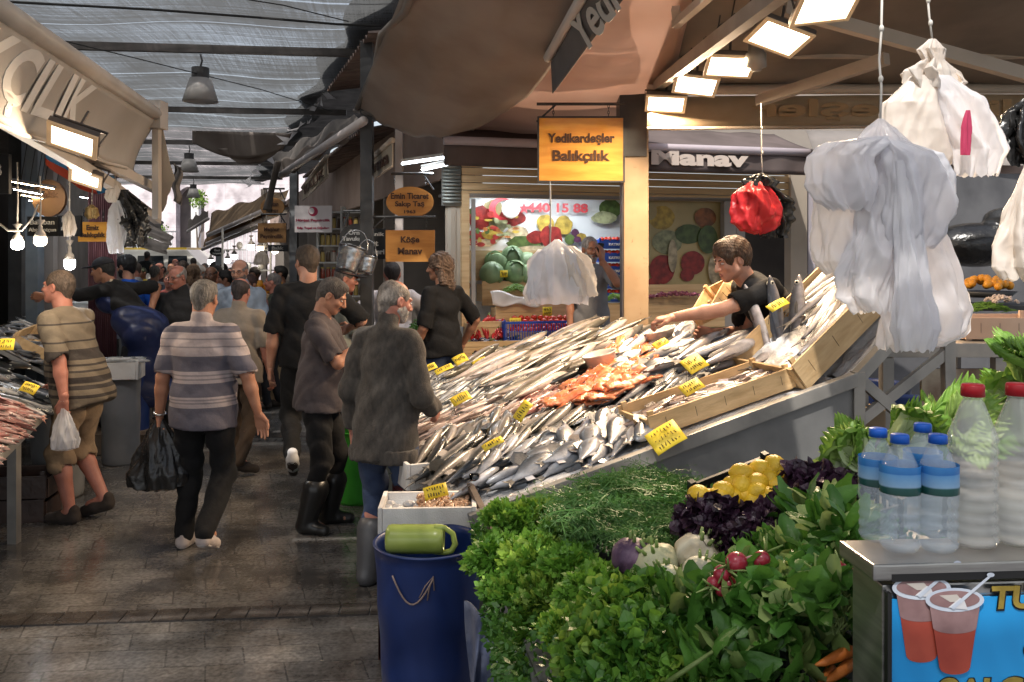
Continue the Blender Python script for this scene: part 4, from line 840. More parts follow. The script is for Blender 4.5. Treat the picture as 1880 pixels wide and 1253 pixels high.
 # wooden fish crates at the right
def crate(L,w,h,label,slat=0.03,name='wooden_crate',mat=wood,group=None):
 root=empty(name,(0,0,0),label,'crate',group);t=0.012
 for sg in(-1,1):
  mb=MB();mb.box((0,sg*w/2,h/2),(L,t,h));bevel(mb.build('side_panel',mat,root),0.002)
  mb=MB();mb.box((sg*L/2,0,h*0.42),(t,w-0.03,h*0.84));mb.build('end_panel',mat,root)
 mb=MB()
 for k in range(5):mb.box((0,(k-2)*w/5.2,0.005),(L-0.02,w/5.8,0.008))
 mb.build('bottom',mat,root)
 for sx_ in(-1,1):
  for sy_ in(-1,1):
   mb=MB();mb.box((sx_*(L/2-0.03),sy_*(w/2-0.017),h*0.55),(0.03,0.02,h*1.25));mb.build('corner_post',mat,root)
 mb=MB()
 for k in range(5):mb.tube([(-L/2+0.1+k*L/5,-w/2-t/2-0.001,h*0.3),(-L/2+0.1+k*L/5,-w/2-t/2-0.001,h*0.75)],0.0012,4)
 mb.build('staple',M('staple',(0.1,0.08,0.07),rough=0.5,metal=0.8),root)
 return root
ck1=crate(0.92,0.34,0.115,'long low wooden crate of slim fish beside the stall side rail')
ck1.matrix_world=Matrix.Translation(surf(0.28,1.44,0.035))@basis(ES,EN).to_4x4()
def in_crate(u,s,lift,mode=False,aa=0):
 if mode is True:return ES*math.cos(aa)+EU*math.sin(aa)
 if mode=='n':return EN
 return surf(u,s,lift)
fish_bed('whiting',0.15,0.42,1.03,1.88,-6,0.18,0.045,'slim pale whiting in the long low wooden crate','whiting in the long low crate',2,lift=0.05,base=in_crate,ajit=0.08)
E2=(CR*1.0+Vector((0,0,0.80))).normalized();N2=E2.cross(EU).normalized()
ck2=crate(1.02,0.60,0.17,'steep wooden crate at the top end of the fish stall')
ck2.matrix_world=Matrix.Translation(surf(0.34,1.93)+E2*0.50+N2*0.03)@basis(E2,N2).to_4x4()
ck3=crate(0.34,0.2,0.10,'wooden crate wedged behind the upright fish beside the seller')
ck3.matrix_world=Matrix.Translation(W(1318,562,5.85))@basis((E2*0.9+EU*0.5).normalized(),N2+Vector((-0.6,-0.3,0))).to_4x4()
ice2=MB();c2_=surf(0.34,1.93)+E2*0.50+N2*0.06
ice2.grid(lambda a,b_:c2_+E2*(0.98*(a-0.5))+EU*(0.56*(b_-0.5))+N2*(0.03+0.03*noise.noise(Vector((a*8,b_*8,0)))),24,18);tag(ice2.build('crushed_ice',icem,None,True),'crushed ice in the steep wooden crate','ice',kind='stuff')
for i in range(7):
 o=put_fish(['bonito','bass'][i%2],c2_+E2*(-0.15+0.06*i)+EU*(-0.2+0.075*i)+N2*0.09,E2*1+EU*0.3*math.sin(i),N2,'silver fish on crushed ice in the steep crate','bonito' if i%2==0 else 'sea bass','fish on ice in the steep crate',0.85)
up_lb=['bonito standing on its tail, closest to the yellow price card','upright bonito second from the wooden slats','upright bonito leaning left beside the seller','small upright bonito behind the other upright fish']
for i,(px,py,Y)in enumerate(((1462,592,5.3),(1428,588,5.35),(1396,600,5.4),(1484,580,5.5))):
 put_fish('bonito',W(px,py,Y),((0.12,0.15,1.0),(-0.15,0.1,1.0),(-0.32,0.2,1.0),(0.25,0.2,1))[i],((-0.6,-1,0.1),(0.5,-1,0),(-1,-.3,0),(0,-1,0))[i],up_lb[i],'bonito','upright bonito by the seller',0.90+0.05*(i==0))
 # large fish laid on the slope
for i,(u,s,a_,k_,lb)in enumerate(((0.72,1.98,20,1.25,'big grey fish above the salmon with its head by the steep crate'),(0.98,2.08,15,1.3,'big grey bonito crossing the salmon end of the pile'),(1.9,2.0,10,1.0,'pale bonito under the hand of the seller'),(0.55,2.02,30,0.8,'dark slim fish on white ice beside the steep crate'),(0.62,1.86,24,1.2,'big fish lying before the knees of the seller'),(0.80,1.92,8,1.25,'big fish half under the upright bonito'),(0.95,1.82,30,1.1,'large pale fish left of the seller knees'))):
 aa=R(a_);put_fish('bonito',surf(u,s,0.12 if i<4 else 0.2),ES*math.cos(aa)+EU*math.sin(aa),EN,lb,'bonito',None,k_)
 # price cards
yel=M('card_yellow',(0.72,0.52,0.03),(0.80,0.60,0.05),4,rough=0.55)
ink=M('card_ink',(0.03,0.02,0.02),rough=0.6)
def price_card(loc,x,n,w,h,label,seed=0,rows=2,group='yellow price cards on the fish'):
 root=empty('price_card',loc,label,'price card',group);root.rotation_euler=basis(x,n).to_euler();r=random.Random(seed)
 mb=MB();mb.grid(lambda a,b_:((a-0.5)*w,(b_-0.5)*h,0.006*math.sin(math.pi*a)),6,2,0.002);mb.build('card',yel,root,True)
 mb=MB()
 for k in range(rows):
  yy=h*(0.5-(k+0.7)/(rows+0.4));xx=-w*0.36;hh=h*0.5/rows
  while xx<w*0.34:
   pts=[(xx+r.uniform(0,w*0.05),yy+r.uniform(-hh,hh)*0.6,0.0095)for _ in range(4)];mb.tube(pts,0.0022 if rows<3 else 0.0016,4);xx+=w*0.11
 mb.build('handwriting',ink,root)
 mb=MB();mb.tube([(-w*0.45,0,-0.001),(-w*0.45,0,-0.12)],0.002,4);mb.build('wire',darkpost,root)
 return root
cards=[((1222,803,4.35),0.20,0.12,'large yellow price card with long handwriting hanging over the side rail',3),((1275,668,5.0),0.15,0.10,'yellow price card beside the salmon heap',2),((1270,711,4.75),0.15,0.07,'yellow price card on the fish of the long low crate',2),((846,732,5.6),0.15,0.07,'yellow price card on the small pale whiting',1),((960,755,5.15),0.15,0.06,'narrow yellow price card among the dark sea bass',1),((905,815,4.6),0.14,0.04,'thin yellow price card tilted flat near the sea bream',1),((845,660,7.3),0.14,0.09,'yellow price card nearest the long-haired person',1),((880,664,7.4),0.15,0.05,'flat yellow price card in front of the eggplants',1),((815,678,7.0),0.18,0.05,'yellow price card at the far lane corner of the stall',1),((788,676,6.8),0.14,0.06,'yellow price card beside the man in the cardigan',1),((1428,560,4.9),0.15,0.05,'yellow price card leaning on the upright bonito',1),((1213,631,5.8),0.13,0.05,'small yellow price card above the salmon heap',1)]
for i,((px,py,Y),w_,h_,lb,rw)in enumerate(cards):
 x=(ES*0.9+Vector((0,0,0.15 if i!=4 else 0.9)))if i!=0 else Vector((0.8,0.1,0.45));n=Vector((-0.15,-0.75,0.9))
 price_card(W(px,py,Y),x,n,w_*0.85,h_*1.15,lb,i,rw)
 # plastic tubs in the fish and a glass of tea
tubm=M('tub_white',(0.62,0.58,0.52),(0.70,0.66,0.6),6,rough=0.35)
for i,(u,s,lb)in enumerate(((2.05,1.62,'round white plastic tub tilted in the fish by the hand'),(1.72,1.18,'round white plastic tub tilted lower in the fish'))):
 r_=empty('plastic_tub',(W(1212,618,6.3),W(1103,662,5.95))[i],lb,'tub');r_.rotation_euler=basis(ES,EN+Vector((-0.9,-0.25,-.2))).to_euler();r_.scale=(.85,)*3
 mb=MB();mb.lathe([(0.0,-0.05),(0.11,-0.05),(0.135,0.06),(0.142,0.062),(0.142,0.052),(0.128,0.045),(0.105,-0.04),(0,-0.04)],28);mb.build('bowl',tubm,r_,True)
 mb=MB();mb.ell((0,0,0.0),(0.115,0.115,0.04),20,8);mb.build('contents',M('tub_shrimp',(0.35,0.26,0.2),(0.55,0.5,0.45),60,rough=0.3,bump=0.8,bscale=80),r_,True)
tg=empty('tea_glass',W(871,888,4.30),'small tulip glass of red tea at the near corner of the stall','tea glass')
mb=MB();gp=[(0.0,-0.042),(0.022,-0.042),(0.025,-0.03),(0.019,-0.008),(0.020,0.01),(0.027,0.045),(0.0255,0.045),(0.0185,0.01),(0.0175,-0.008),(0.023,-0.03),(0.02,-0.037),(0,-0.037)];mb.lathe(gp,24);mb.build('glass',M('clear_glass',(1,1,1),rough=0.02,trans=1.0),tg,True)
mb=MB();mb.lathe([(0,-0.036),(0.0195,-0.036),(0.0225,-0.029),(0.017,-0.008),(0.0182,0.01),(0.0225,0.03),(0,0.03)],24);mb.build('tea',M('red_tea',(0.65,0.03,0.01),rough=0.05,trans=0.6),tg,True)
# ------------------------------------------------------------------ greens stand in the foreground
def xl(y):return-0.09+(3.65-y)*0.125
def sz(x,y):return 0.78+0.25*max(0.0,x-xl(y))+0.10*max(0,3.3-y)
stand=empty('vegetable_stand',(0.4,2.9,0),'grey vegetable stand sloping up beside the fish stall, heaped with greens','vegetable stand')
sr=lambda p:Vector(p)-Vector((0.4,2.9,0))
mb=MB();mb.grid(lambda a,b_:sr((xl(1.95+1.75*b_)+(1.25)*a,1.95+1.75*b_,sz(xl(1.95+1.75*b_)+1.25*a,1.95+1.75*b_)-0.12)),8,6,0.03);mb.build('top',stall_m,stand)
mb=MB();mb.poly([sr((xl(3.7)+.03,3.7,0.72)),sr((xl(1.95)+.03,1.95,0.72)),sr((xl(1.95)+0.05,1.95,0.05)),sr((xl(3.7)+0.05,3.7,0.05))],0.02);mb.build('side_panel',M('stand_grey',(0.24,0.25,0.28),(0.32,0.33,0.36),3,rough=0.6,bump=0.1),stand)
for(x,y)in((xl(3.7)+0.05,3.65),(1.1,3.65),(xl(2.0)+0.05,2.0),(1.3,2.0)):mb=MB();mb.box(sr((x,y,0.38)),(0.05,0.05,0.76));mb.build('leg',darkpost,stand)
mb=MB();mb.grid(lambda a,b_:W(852+82*b_,1104+26*math.sin(b_*2)+(1253-1100)*a*1.6,3.28-0.22*b_)+Vector((0.035*math.sin(b_*9+a*2)*a,0.05*math.sin(b_*14+2*a)*(0.3+a),0)),14,26,0.004)
tag(mb.build('blue_sheet',M('worn_blue_cloth',(0.05,0.065,0.12),(0.12,0.13,0.18),7,rough=0.6,bump=0.4,bscale=20),None,True),'worn dark blue sheet hanging between the barrel and the greens stand','sheet')
def gmat(n,a,b_,t=0.3,r_=0.45,sp_=9):return M('leaf_'+n,a,b_,sp_,rough=r_,transl=t,bump=0.15,bscale=60,rnd=0.18)
G_par=[gmat('parsley',(0.075,0.20,0.02),(0.18,0.37,0.05)),gmat('parsley_yellow',(0.20,0.34,0.035),(0.32,0.48,0.08)),gmat('stem',(0.20,0.30,0.08),(0.32,0.42,0.15))]
G_dill=[gmat('dill',(0.05,0.14,0.03),(0.12,0.26,0.06),0.2)]
G_spin=[gmat('spinach',(0.04,0.13,0.018),(0.10,0.25,0.04),0.25,0.35,5),MATS['leaf_stem']]
G_lett=[gmat('lettuce',(0.28,0.42,0.09),(0.42,0.58,0.18),0.35,0.4,6)]
G_curl=[gmat('lettuce_dark',(0.13,0.28,0.04),(0.24,0.42,0.08),0.3,0.4,8)]
G_pale=[gmat('lettuce_pale',(0.38,0.48,0.22),(0.52,0.62,0.36),0.35,0.4,5)]
G_basil=[M('leaf_purple',(0.018,0.010,0.018),(0.055,0.022,0.045),12,rough=0.32,bump=0.3,bscale=50,rnd=0.2)]
def herb(n,rad,size,seed,kind='parsley',squash=(1,1,.7),mats=G_par,stems=30,yshare=0.2,out=1.0):
 """bunch of compound leaves on stems gathered at the foot"""
 r=np.random.default_rng(seed);mb=MB()
 for i in range(n):
  d=r.normal(size=3);d[2]=abs(d[2])*0.9-0.15;d/=np.linalg.norm(d);rr=rad*(0.55+0.5*r.random())
  p=Vector(d*np.array(squash)*rr);up=(Vector(d)*out+Vector(r.normal(size=3))*0.55).normalized();sd=up.cross(Vector(r.normal(size=3))).normalized();nn=up.cross(sd)
  s_=size*(0.65+0.7*r.random());mb.cur=1 if r.random()<yshare else 0
  if kind=='parsley':
   for(ang,dist,ln)in((0,0.45,0.7),(0.75,0.25,0.55),(-0.75,0.25,0.55),(1.3,0.05,0.42),(-1.3,0.05,0.42)):
    e=up*math.cos(ang)+sd*math.sin(ang);f_=sd*math.cos(ang)-up*math.sin(ang);b0=p+up*s_*dist*0.6;L_=s_*ln;wv=nn*s_*0.12*(r.random()-0.2)
    mb.add([b0,b0+e*L_*0.5+f_*L_*0.33+wv,b0+e*L_*0.75+f_*L_*0.20,b0+e*L_,b0+e*L_*0.75-f_*L_*0.20,b0+e*L_*0.5-f_*L_*0.33+wv],[(0,1,2,3),(0,3,4,5)])
  elif kind=='round':
   k_=9;c0=p+up*s_*0.5;cup=nn*s_*0.16
   ring=[c0+(up*math.cos(t)*0.5+sd*math.sin(t)*0.42)*s_*(1+0.12*math.sin(3*t+i))+cup*math.cos(2*t)for t in[2*math.pi*j/k_ for j in range(k_)]]
   mb.add([c0-cup*0.5]+ring,[(0,1+j,1+(j+1)%k_)for j in range(k_)])
  elif kind=='long':
   rows=7;pts=[];bend=r.normal()*0.35+0.25
   for j in range(rows+1):
    t=j/rows;w_=s_*0.30*math.sin(math.pi*(0.12+0.83*t))**0.8;c0=p+up*s_*1.5*t+nn*s_*bend*t*t*1.4;rf=s_*0.05*math.sin(j*2.4+i)
    pts+=[c0+sd*w_*1.25+nn*(rf+0.3*w_),c0+sd*w_*0.6+nn*(0.1*w_-rf*.5),c0-nn*w_*0.12,c0-sd*w_*0.6+nn*(0.1*w_+rf*.5),c0-sd*w_*1.25+nn*(0.3*w_-rf)]
   mb.add(pts,[(5*j+c_,5*j+c_+1,5*j+c_+6,5*j+c_+5)for j in range(rows)for c_ in range(4)])
 if stems:
  mb.cur=len(mats)-1
  for i in range(stems):
   d=r.normal(size=3);d[2]=abs(d[2]);d/=np.linalg.norm(d);q=Vector(d*np.array(squash))*rad*0.85
   mb.tube([Vector((0,0,-rad*0.5))+Vector(r.normal(size=3))*rad*0.1,q*0.5+Vector(r.normal(size=3))*rad*0.07,q],[size*0.05,size*0.04,size*0.025],4,False)
 return mb
def place_bunches(protos,spots,cat,group):
 for i,(px,py,Y,k_,lb)in enumerate(spots):
  o=protos[i]if i<len(protos)else copy_tree(protos[i%len(protos)])
  o.location=W(px,py,Y);o.rotation_euler=(random.uniform(-0.3,0.3),random.uniform(-0.3,0.3),random.uniform(0,6.28));o.scale=(k_,k_,k_);tag(o,lb,cat,group)
pp=[herb(900,0.115,0.032,s_,mats=G_par,yshare=y_).build('parsley_bunch',G_par)for s_,y_ in((1,0.15),(2,0.45),(3,0.05))]
place_bunches(pp,[(940,965,3.35,1.0,'parsley bunch at the far left corner of the greens stand'),(1000,955,3.40,0.95,'yellowish bright parsley bunch beside the dill'),(915,1030,3.15,1.0,'parsley bunch hanging beside the blue barrel rim'),(1035,985,3.15,0.8,'sparse parsley bunch between parsley and dill'),(980,1040,3.0,1.0,'parsley bunch second row from the far end'),(1050,1045,2.85,0.9,'leafy bunch left of the purple kohlrabi'),(950,1100,2.95,1.05,'parsley bunch hanging over the stand edge above the blue sheet'),(1020,1110,2.75,1.0,'parsley bunch in the middle of the left edge'),(1090,1090,2.6,0.9,'parsley bunch before the pale kohlrabi'),(990,1175,2.75,1.0,'dark parsley bunch hanging low over the stand edge'),(1060,1165,2.5,0.9,'parsley bunch above the watercress'),(1020,1235,2.65,1.0,'lowest parsley bunch hanging beside the grey panel')],'parsley','parsley bunches along the lane edge of the stand')
wc=[herb(620,0.10,0.034,11,'round',mats=[MATS['leaf_parsley'],MATS['leaf_parsley_yellow'],MATS['leaf_stem']],stems=60,yshare=0.4).build('watercress_bunch',[MATS['leaf_parsley'],MATS['leaf_parsley_yellow'],MATS['leaf_stem']]),herb(560,0.10,0.037,12,'round',mats=[MATS['leaf_spinach']if 'leaf_spinach' in MATS else MATS['leaf_parsley'],MATS['leaf_parsley'],MATS['leaf_stem']],stems=50,yshare=0.5).build('watercress_bunch',[G_spin[0],MATS['leaf_parsley'],MATS['leaf_stem']])]
place_bunches(wc,[(1135,1130,2.3,1.0,'watercress bunch nearest the kohlrabi'),(1200,1115,2.35,0.95,'watercress bunch beside the broad green leaves'),(1100,1195,2.15,1.0,'watercress bunch with long pale stems near the bottom edge'),(1185,1190,2.1,1.0,'glossy watercress bunch at the bottom of the picture'),(1240,1230,2.05,0.9,'watercress bunch beside the leek stalk'),(1120,1260,2.05,1.0,'watercress bunch cut off by the bottom edge')],'watercress','watercress bunches in the foreground')
lv=[herb(70,0.10,0.075,21,'long',mats=G_spin,stems=24,squash=(1,1,.6)).build('spinach_bunch',G_spin,None,True),herb(120,0.09,0.047,22,'round',mats=G_spin,stems=24).build('radish_leaves',G_spin,None,True)]
place_bunches(lv[:1],[(1510,962,2.5,0.8,'broad spinach leaves beside the water bottles'),(1545,985,2.2,0.7,'spinach bunch touching the bottle counter'),(1475,1000,2.55,0.6,'spinach leaves right behind the radishes'),(1285,1140,2.2,0.8,'broad upright green leaves left of the radish leaves'),(1480,1040,2.3,0.75,'shiny spinach bunch above the second radishes'),(1390,1245,2.0,0.8,'dark arugula leaves at the bottom near the crate'),(1450,1230,2.0,0.75,'dark arugula leaves beside the carrot crate'),(1330,1240,2.0,0.8,'dark green leaves at the bottom middle')],'spinach','broad leaved bunches')
place_bunches(lv[1:],[(1400,1105,2.1,1.2,'radish leaves hanging below the first radish cluster'),(1340,1100,2.15,0.9,'radish leaves left of the crinkled leaf'),(1475,1110,2.05,1.15,'radish leaves in the middle below the spinach'),(1540,1115,1.95,1.1,'pale crinkled radish leaves by the steel counter'),(1430,1160,2.05,1.0,'dark radish leaves above the black crate'),(1400,1020,2.4,0.7,'small leaves above the radishes'),(1520,1060,2.1,0.8,'radish leaves between radishes and counter')],'radish leaves','radish greens')
# filling foliage under the bunches so no tray shows: loose leaves as ground cover of the stand
fl=MB();r=np.random.default_rng(8)
for i in range(4500):
 y=1.98+1.65*r.random();x=xl(y)-0.02+1.15*r.random();p=Vector((x,y,sz(x,y)-0.06+0.03*r.random()));a_=Vector(r.normal(size=3)+np.array([0,0,.4])).normalized();b_=a_.cross(Vector(r.normal(size=3))).normalized();s_=0.016+0.018*r.random()
 fl.add([p,p+a_*s_*0.5+b_*s_*0.3,p+a_*s_,p+a_*s_*0.5-b_*s_*0.3],[(0,1,2,3)])
for i in range(2600):
 y=1.98+1.65*r.random();x=xl(y)-0.03-0.05*r.random();p=Vector((x,y,0.80-0.26*r.random()*(0.6+0.5*math.sin(y*5))));a_=(Vector(r.normal(size=3))+Vector((-.6,0,-.3))).normalized();b_=a_.cross(Vector(r.normal(size=3))).normalized();s_=0.016+0.018*r.random()
 fl.add([p,p+a_*s_*0.5+b_*s_*0.3,p+a_*s_,p+a_*s_*0.5-b_*s_*0.3],[(0,1,2,3)])
tag(fl.build('leaves',G_spin[0]),'loose green leaves covering the stand between the bunches','leaves',kind='stuff')
# dill: fine feathery strands
def dill(seed,n=900,L=0.30,w=0.10):
 r=np.random.default_rng(seed);mb=MB()
 for i in range(n):
  a=r.normal()*0.5;t0=r.random();base=Vector(((t0-0.5)*L*1.3,r.normal()*w*0.6,0.02+w*0.9*r.random()*math.sin(math.pi*min(1,max(0,t0*0.9+0.05)))))
  d=Vector((1.0 if r.random()<0.8 else-0.6,r.normal()*0.5,r.normal()*0.35-0.1)).normalized();ln=L*(0.22+0.3*r.random());sd=d.cross(Vector(r.normal(size=3))).normalized()
  p=base;pts=[p]
  for j in range(4):d=(d+Vector((0,0,-0.16))+Vector(r.normal(size=3))*0.12).normalized();p=p+d*ln/4;pts.append(p)
  ww=0.0022+0.0012*r.random();vs=[]
  for j,q in enumerate(pts):vs+=[q+sd*ww*(1-j*0.2),q-sd*ww*(1-j*0.2)]
  mb.add(vs,[(2*j,2*j+1,2*j+3,2*j+2)for j in range(4)])
  for j in(1,2,3,4):
   for s_ in(-1,1,-.6,.6):q=pts[j];e=(d*0.6+sd*s_).normalized();mb.add([q,q+e*0.020+d*0.0015,q+e*0.020-d*0.0015],[(0,1,2)])
 return mb
dl=[dill(s_,1300).build('dill_bunch',G_dill)for s_ in(31,32)]
for i,(px,py,Y,k_,rz,lb)in enumerate(((1150,945,3.1,1.15,0.1,'feathery dill bunch on the near side of the dill crate'),(1215,955,3.05,1.1,0.5,'feathery dill bunch nearest the lemons'),(1130,975,2.95,0.9,-0.4,'feathery dill bunch above the black crate slots'),(1190,925,3.25,1.1,0.3,'feathery dill bunch at the back by the stall panel'),(1225,1000,2.8,0.8,0.2,'dill sprigs hanging in front of the black crate'))):
 o=dl[i]if i<2 else copy_tree(dl[i%2]);o.location=W(px,py,Y);o.rotation_euler=(0,0.1,rz);o.scale=(k_,)*3;tag(o,lb,'dill','dill bunches')
 # black plastic crates
blackp=M('black_plastic',(0.012,0.012,0.013),(0.022,0.022,0.022),8,rough=0.35)
def plastic_crate(loc,L,w,h,label,mat=blackp,rz=0.0,tilt=None,slots=9,group=None,name='plastic_crate'):
 root=empty(name,loc,label,'crate',group);root.rotation_euler=tilt if tilt is not None else(0,0,rz)
 for sg in(-1,1):
  for axis in(0,1):
   mb=MB();l_=L if axis==0 else w
   def pt(a,z_):return(a,sg*w/2,z_)if axis==0 else(sg*L/2,a,z_)
   th=0.010
   sz_=(lambda a:(a,th,0))if axis==0 else(lambda a:(th,a,0))
   for z_ in(0.012,h-0.014):s3=sz_(l_);mb.box(pt(0,z_),(s3[0],s3[1],0.024))
   n_=int(l_/0.028)
   for k in range(n_+1):s3=sz_(0.008);mb.box(pt(-l_/2+k*l_/n_,h/2),(s3[0],s3[1],h-0.03))
   s3=sz_(l_);mb.box(pt(0,h*0.5),(s3[0],s3[1]*0.9,0.006))
   mb.build('side',mat,root)
 mb=MB();mb.box((0,0,0.006),(L-0.01,w-0.01,0.008));mb.build('bottom',mat,root)
 mb=MB()
 for sx_ in(-1,1):
  for sy_ in(-1,1):mb.box((sx_*(L/2-0.006),sy_*(w/2-0.006),h/2+0.008),(0.022,0.022,h+0.016))
 mb.build('corners',mat,root);return root
plastic_crate(W(1195,1000,3.0)-Vector((0,0,0.1)),0.44,0.30,0.13,'black slotted plastic crate under the dill',rz=0.1)
plastic_crate(W(1400,905,2.95)-Vector((0,0,0.12)),0.34,0.36,0.13,'black plastic crate holding the lemons',tilt=(0.28,-0.2,0.45))
plastic_crate(W(1520,905,2.85)-Vector((0,0,0.12)),0.34,0.30,0.13,'black plastic crate under the dark purple basil',tilt=(0.2,-0.15,0.3))
plastic_crate(W(1500,1215,2.0)-Vector((0,0,0.10)),0.24,0.36,0.13,'black plastic crate with carrots at the bottom right',tilt=(0.3,0.1,0.5))
lem_m=M('lemon',(0.62,0.38,0.015),(0.70,0.46,0.03),12,rough=0.38,bump=0.25,bscale=140,rnd=0.04)
def lemon_mb():
 mb=MB();prof=[(1e-4,-0.040),(0.005,-0.0385),(0.010,-0.035),(0.019,-0.030),(0.026,-0.022),(0.031,-0.010),(0.032,0.0),(0.031,0.010),(0.026,0.022),(0.019,0.030),(0.010,0.035),(0.005,0.039),(1e-4,0.041)];mb.lathe(prof,18,sx=0.97);return mb
lp=lemon_mb().build('lemon',lem_m,None,True);k_=0
lcen=[(1362,870),(1393,865),(1424,856),(1345,893),(1390,888),(1412,880),(1441,868),(1366,912),(1387,905),(1427,893),(1412,915),(1345,915),(1320,915),(1302,918),(1283,910),(1440,905),(1404,930),(1385,930),(1360,895),(1415,870),(1330,905),(1430,925)]
for i,(px,py)in enumerate(lcen):
 o=lp if i==0 else copy_tree(lp);o.location=W(px,py,2.80+0.05*((890-py)/30)+0.02*(i%2));o.rotation_euler=(random.uniform(0,3),random.uniform(0,3),random.uniform(0,3));o.scale=(1.1,1.1,1.1)
 tag(o,'ripe yellow lemon in the heap beside the dark purple basil','lemon','lemons heaped behind the purple basil')
bs_=[herb(240,0.10,0.055,s_,'round',mats=G_basil,stems=0).build('purple_basil_bunch',G_basil)for s_ in(41,42)]
place_bunches(bs_,[(1290,955,2.7,0.7,'dark purple basil bunch nearest the dill'),(1350,965,2.65,0.7,'dark purple basil bunch in front of the lemons'),(1410,962,2.6,0.7,'dark purple basil bunch right of the lemons, lower'),(1325,990,2.6,0.7,'lowest purple basil bunch above the pale kohlrabi'),(1490,900,2.8,0.85,'tall purple basil bunch behind the spinach'),(1540,905,2.85,0.8,'purple basil bunch beside the lettuce'),(1390,992,2.5,0.6,'purple basil between radish leaves and lemons'),(1458,930,2.65,0.6,'purple basil bunch between the lemon crate and spinach')],'basil','dark purple basil bunches')
# roots
def root_veg(name,px,py,Y,r_,c1,c2,lb,cat,sq=(1,1,.85),stalk=True):
 m=M('root_'+name+str(int(c1[0]*100)),c1,c2,18,rough=0.5,bump=0.4,bscale=30,stretch=(1,1,0.4));S=SDF();c_=np.array([0,0,0.])
 r_*=1.15;py-=6;S.ell(c_,(r_,r_*sq[1],r_*sq[2]),None,0)
 V,Q=S.mesh(r_/9,lambda x,y,z:r_*0.05*np.sin(x*60+2*np.sin(z*70))*np.sin(y*55+z*40)+r_*0.02*np.sin(150*np.arctan2(y,x+1e-6)*0.08))
 root=mesh_obj(name,V,Q,m,None,True,loc=W(px,py,Y));root.rotation_euler=(random.uniform(-.5,.5),random.uniform(-.5,.5),random.uniform(0,6))
 if stalk:
  mb=MB()
  for i in range(6):a_=i*1.05;mb.tube([(0.3*r_*math.cos(a_),0.3*r_*math.sin(a_),r_*0.7),(0.45*r_*math.cos(a_),0.45*r_*math.sin(a_),r_*1.1)],[r_*0.1,r_*0.06],6)
  mb.build('stalk',MATS['leaf_stem'],root,True)
 return tag(root,lb,cat,'kohlrabi and celeriac roots' if cat!='radish' else 'red radishes')
root_veg('kohlrabi',1163,1030,2.6,0.058,(0.07,0.035,0.075),(0.16,0.09,0.15),'dark purple kohlrabi left of the pale ones','kohlrabi')
root_veg('kohlrabi',1205,1045,2.55,0.062,(0.48,0.47,0.30),(0.36,0.38,0.22),'largest pale kohlrabi beside the purple one','kohlrabi')
root_veg('celeriac',1283,1030,2.55,0.065,(0.42,0.36,0.25),(0.56,0.52,0.40),'rough brownish celeriac behind the radishes','celeriac')
root_veg('kohlrabi',1222,1072,2.45,0.045,(0.55,0.56,0.42),(0.42,0.45,0.30),'small pale kohlrabi in front of the largest one','kohlrabi')
root_veg('celeriac',1290,1060,2.4,0.048,(0.56,0.55,0.42),(0.44,0.42,0.30),'small white celeriac tucked behind the radishes','celeriac')
for i,(px,py,r_,lb)in enumerate(((1352,1033,0.034,'large round radish topmost of the left cluster'),(1326,1054,0.029,'round radish left in the left cluster'),(1338,1072,0.026,'small radish lowest but one in the left cluster'),(1324,1084,0.020,'smallest radish at the bottom of the left cluster'),(1398,1028,0.028,'radish lying to the right of the left cluster'),(1310,1070,0.022,'shaded radish at the far left of the left cluster'),(1508,1060,0.022,'radish left in the right cluster'),(1540,1048,0.029,'large radish topmost of the right cluster'),(1556,1055,0.025,'radish touching the steel counter'),(1530,1065,0.02,'small radish low in the right cluster'))):
 r_*=0.74;m=M('radish_red',(0.27,0.012,0.03),(0.36,0.03,0.05),9,rough=0.28,coat=0.3);mb=MB();mb.ell((0,0,0),(r_,r_,r_*1.08),18,12);o=mb.build('radish',m,None,True,loc=W(px,py,2.08 if px<1450 else 1.98));o.rotation_euler=(random.uniform(0.5,2.0),random.uniform(-.6,.6),random.uniform(0,6))
 mb=MB();mb.tube([(0,0,-r_),(0.003,0.002,-r_*1.5),(0.01,0,-r_*2.4)],[r_*0.22,0.003,0.0006],6);mb.build('root_tip',M('radish_tip',(0.6,0.35,0.35),rough=0.5),o,True)
 mb=MB()
 for j in range(4):mb.tube([(0,0,r_*0.95),(0.012*math.cos(j*1.6),0.012*math.sin(j*1.6),r_*1.7),(0.03*math.cos(j*1.6),0.03*math.sin(j*1.6),r_*2.6)],[0.004,0.003,0.002],5)
 mb.build('stem',MATS['leaf_stem'],o,True);tag(o,lb,'radish','red radishes')
car=M('carrot',(0.62,0.17,0.03),(0.72,0.26,0.06),14,rough=0.5,bump=0.2)
for i,(px,py,lb)in enumerate(((1538,1198,'upper orange carrot in the black crate'),(1545,1225,'lower orange carrot in the black crate'),(1515,1240,'orange carrot deepest in the black crate'))):
 mb=MB();mb.tube([(-0.07,0,0),(-0.05,0,0),(0,0.004,0),(0.06,0,-0.004),(0.1,0.004,0)],[0.008,0.022,0.02,0.013,0.002],12);o=mb.build('carrot',car,None,True,loc=W(px,py+6,1.92));o.scale=(.62,)*3;o.rotation_euler=(0.2,0.3,3.3+0.3*i);tag(o,lb,'carrot','carrots in the black crate')
mb=MB();mb.tube([W(1225,1253,1.95),W(1262,1228,1.93),W(1308,1197,1.96)],[0.006,0.0055,0.004],8);tag(mb.build('leek_stalk',MATS['leaf_stem'],None,True),'single long green stalk lying across the foreground leaves','stalk')
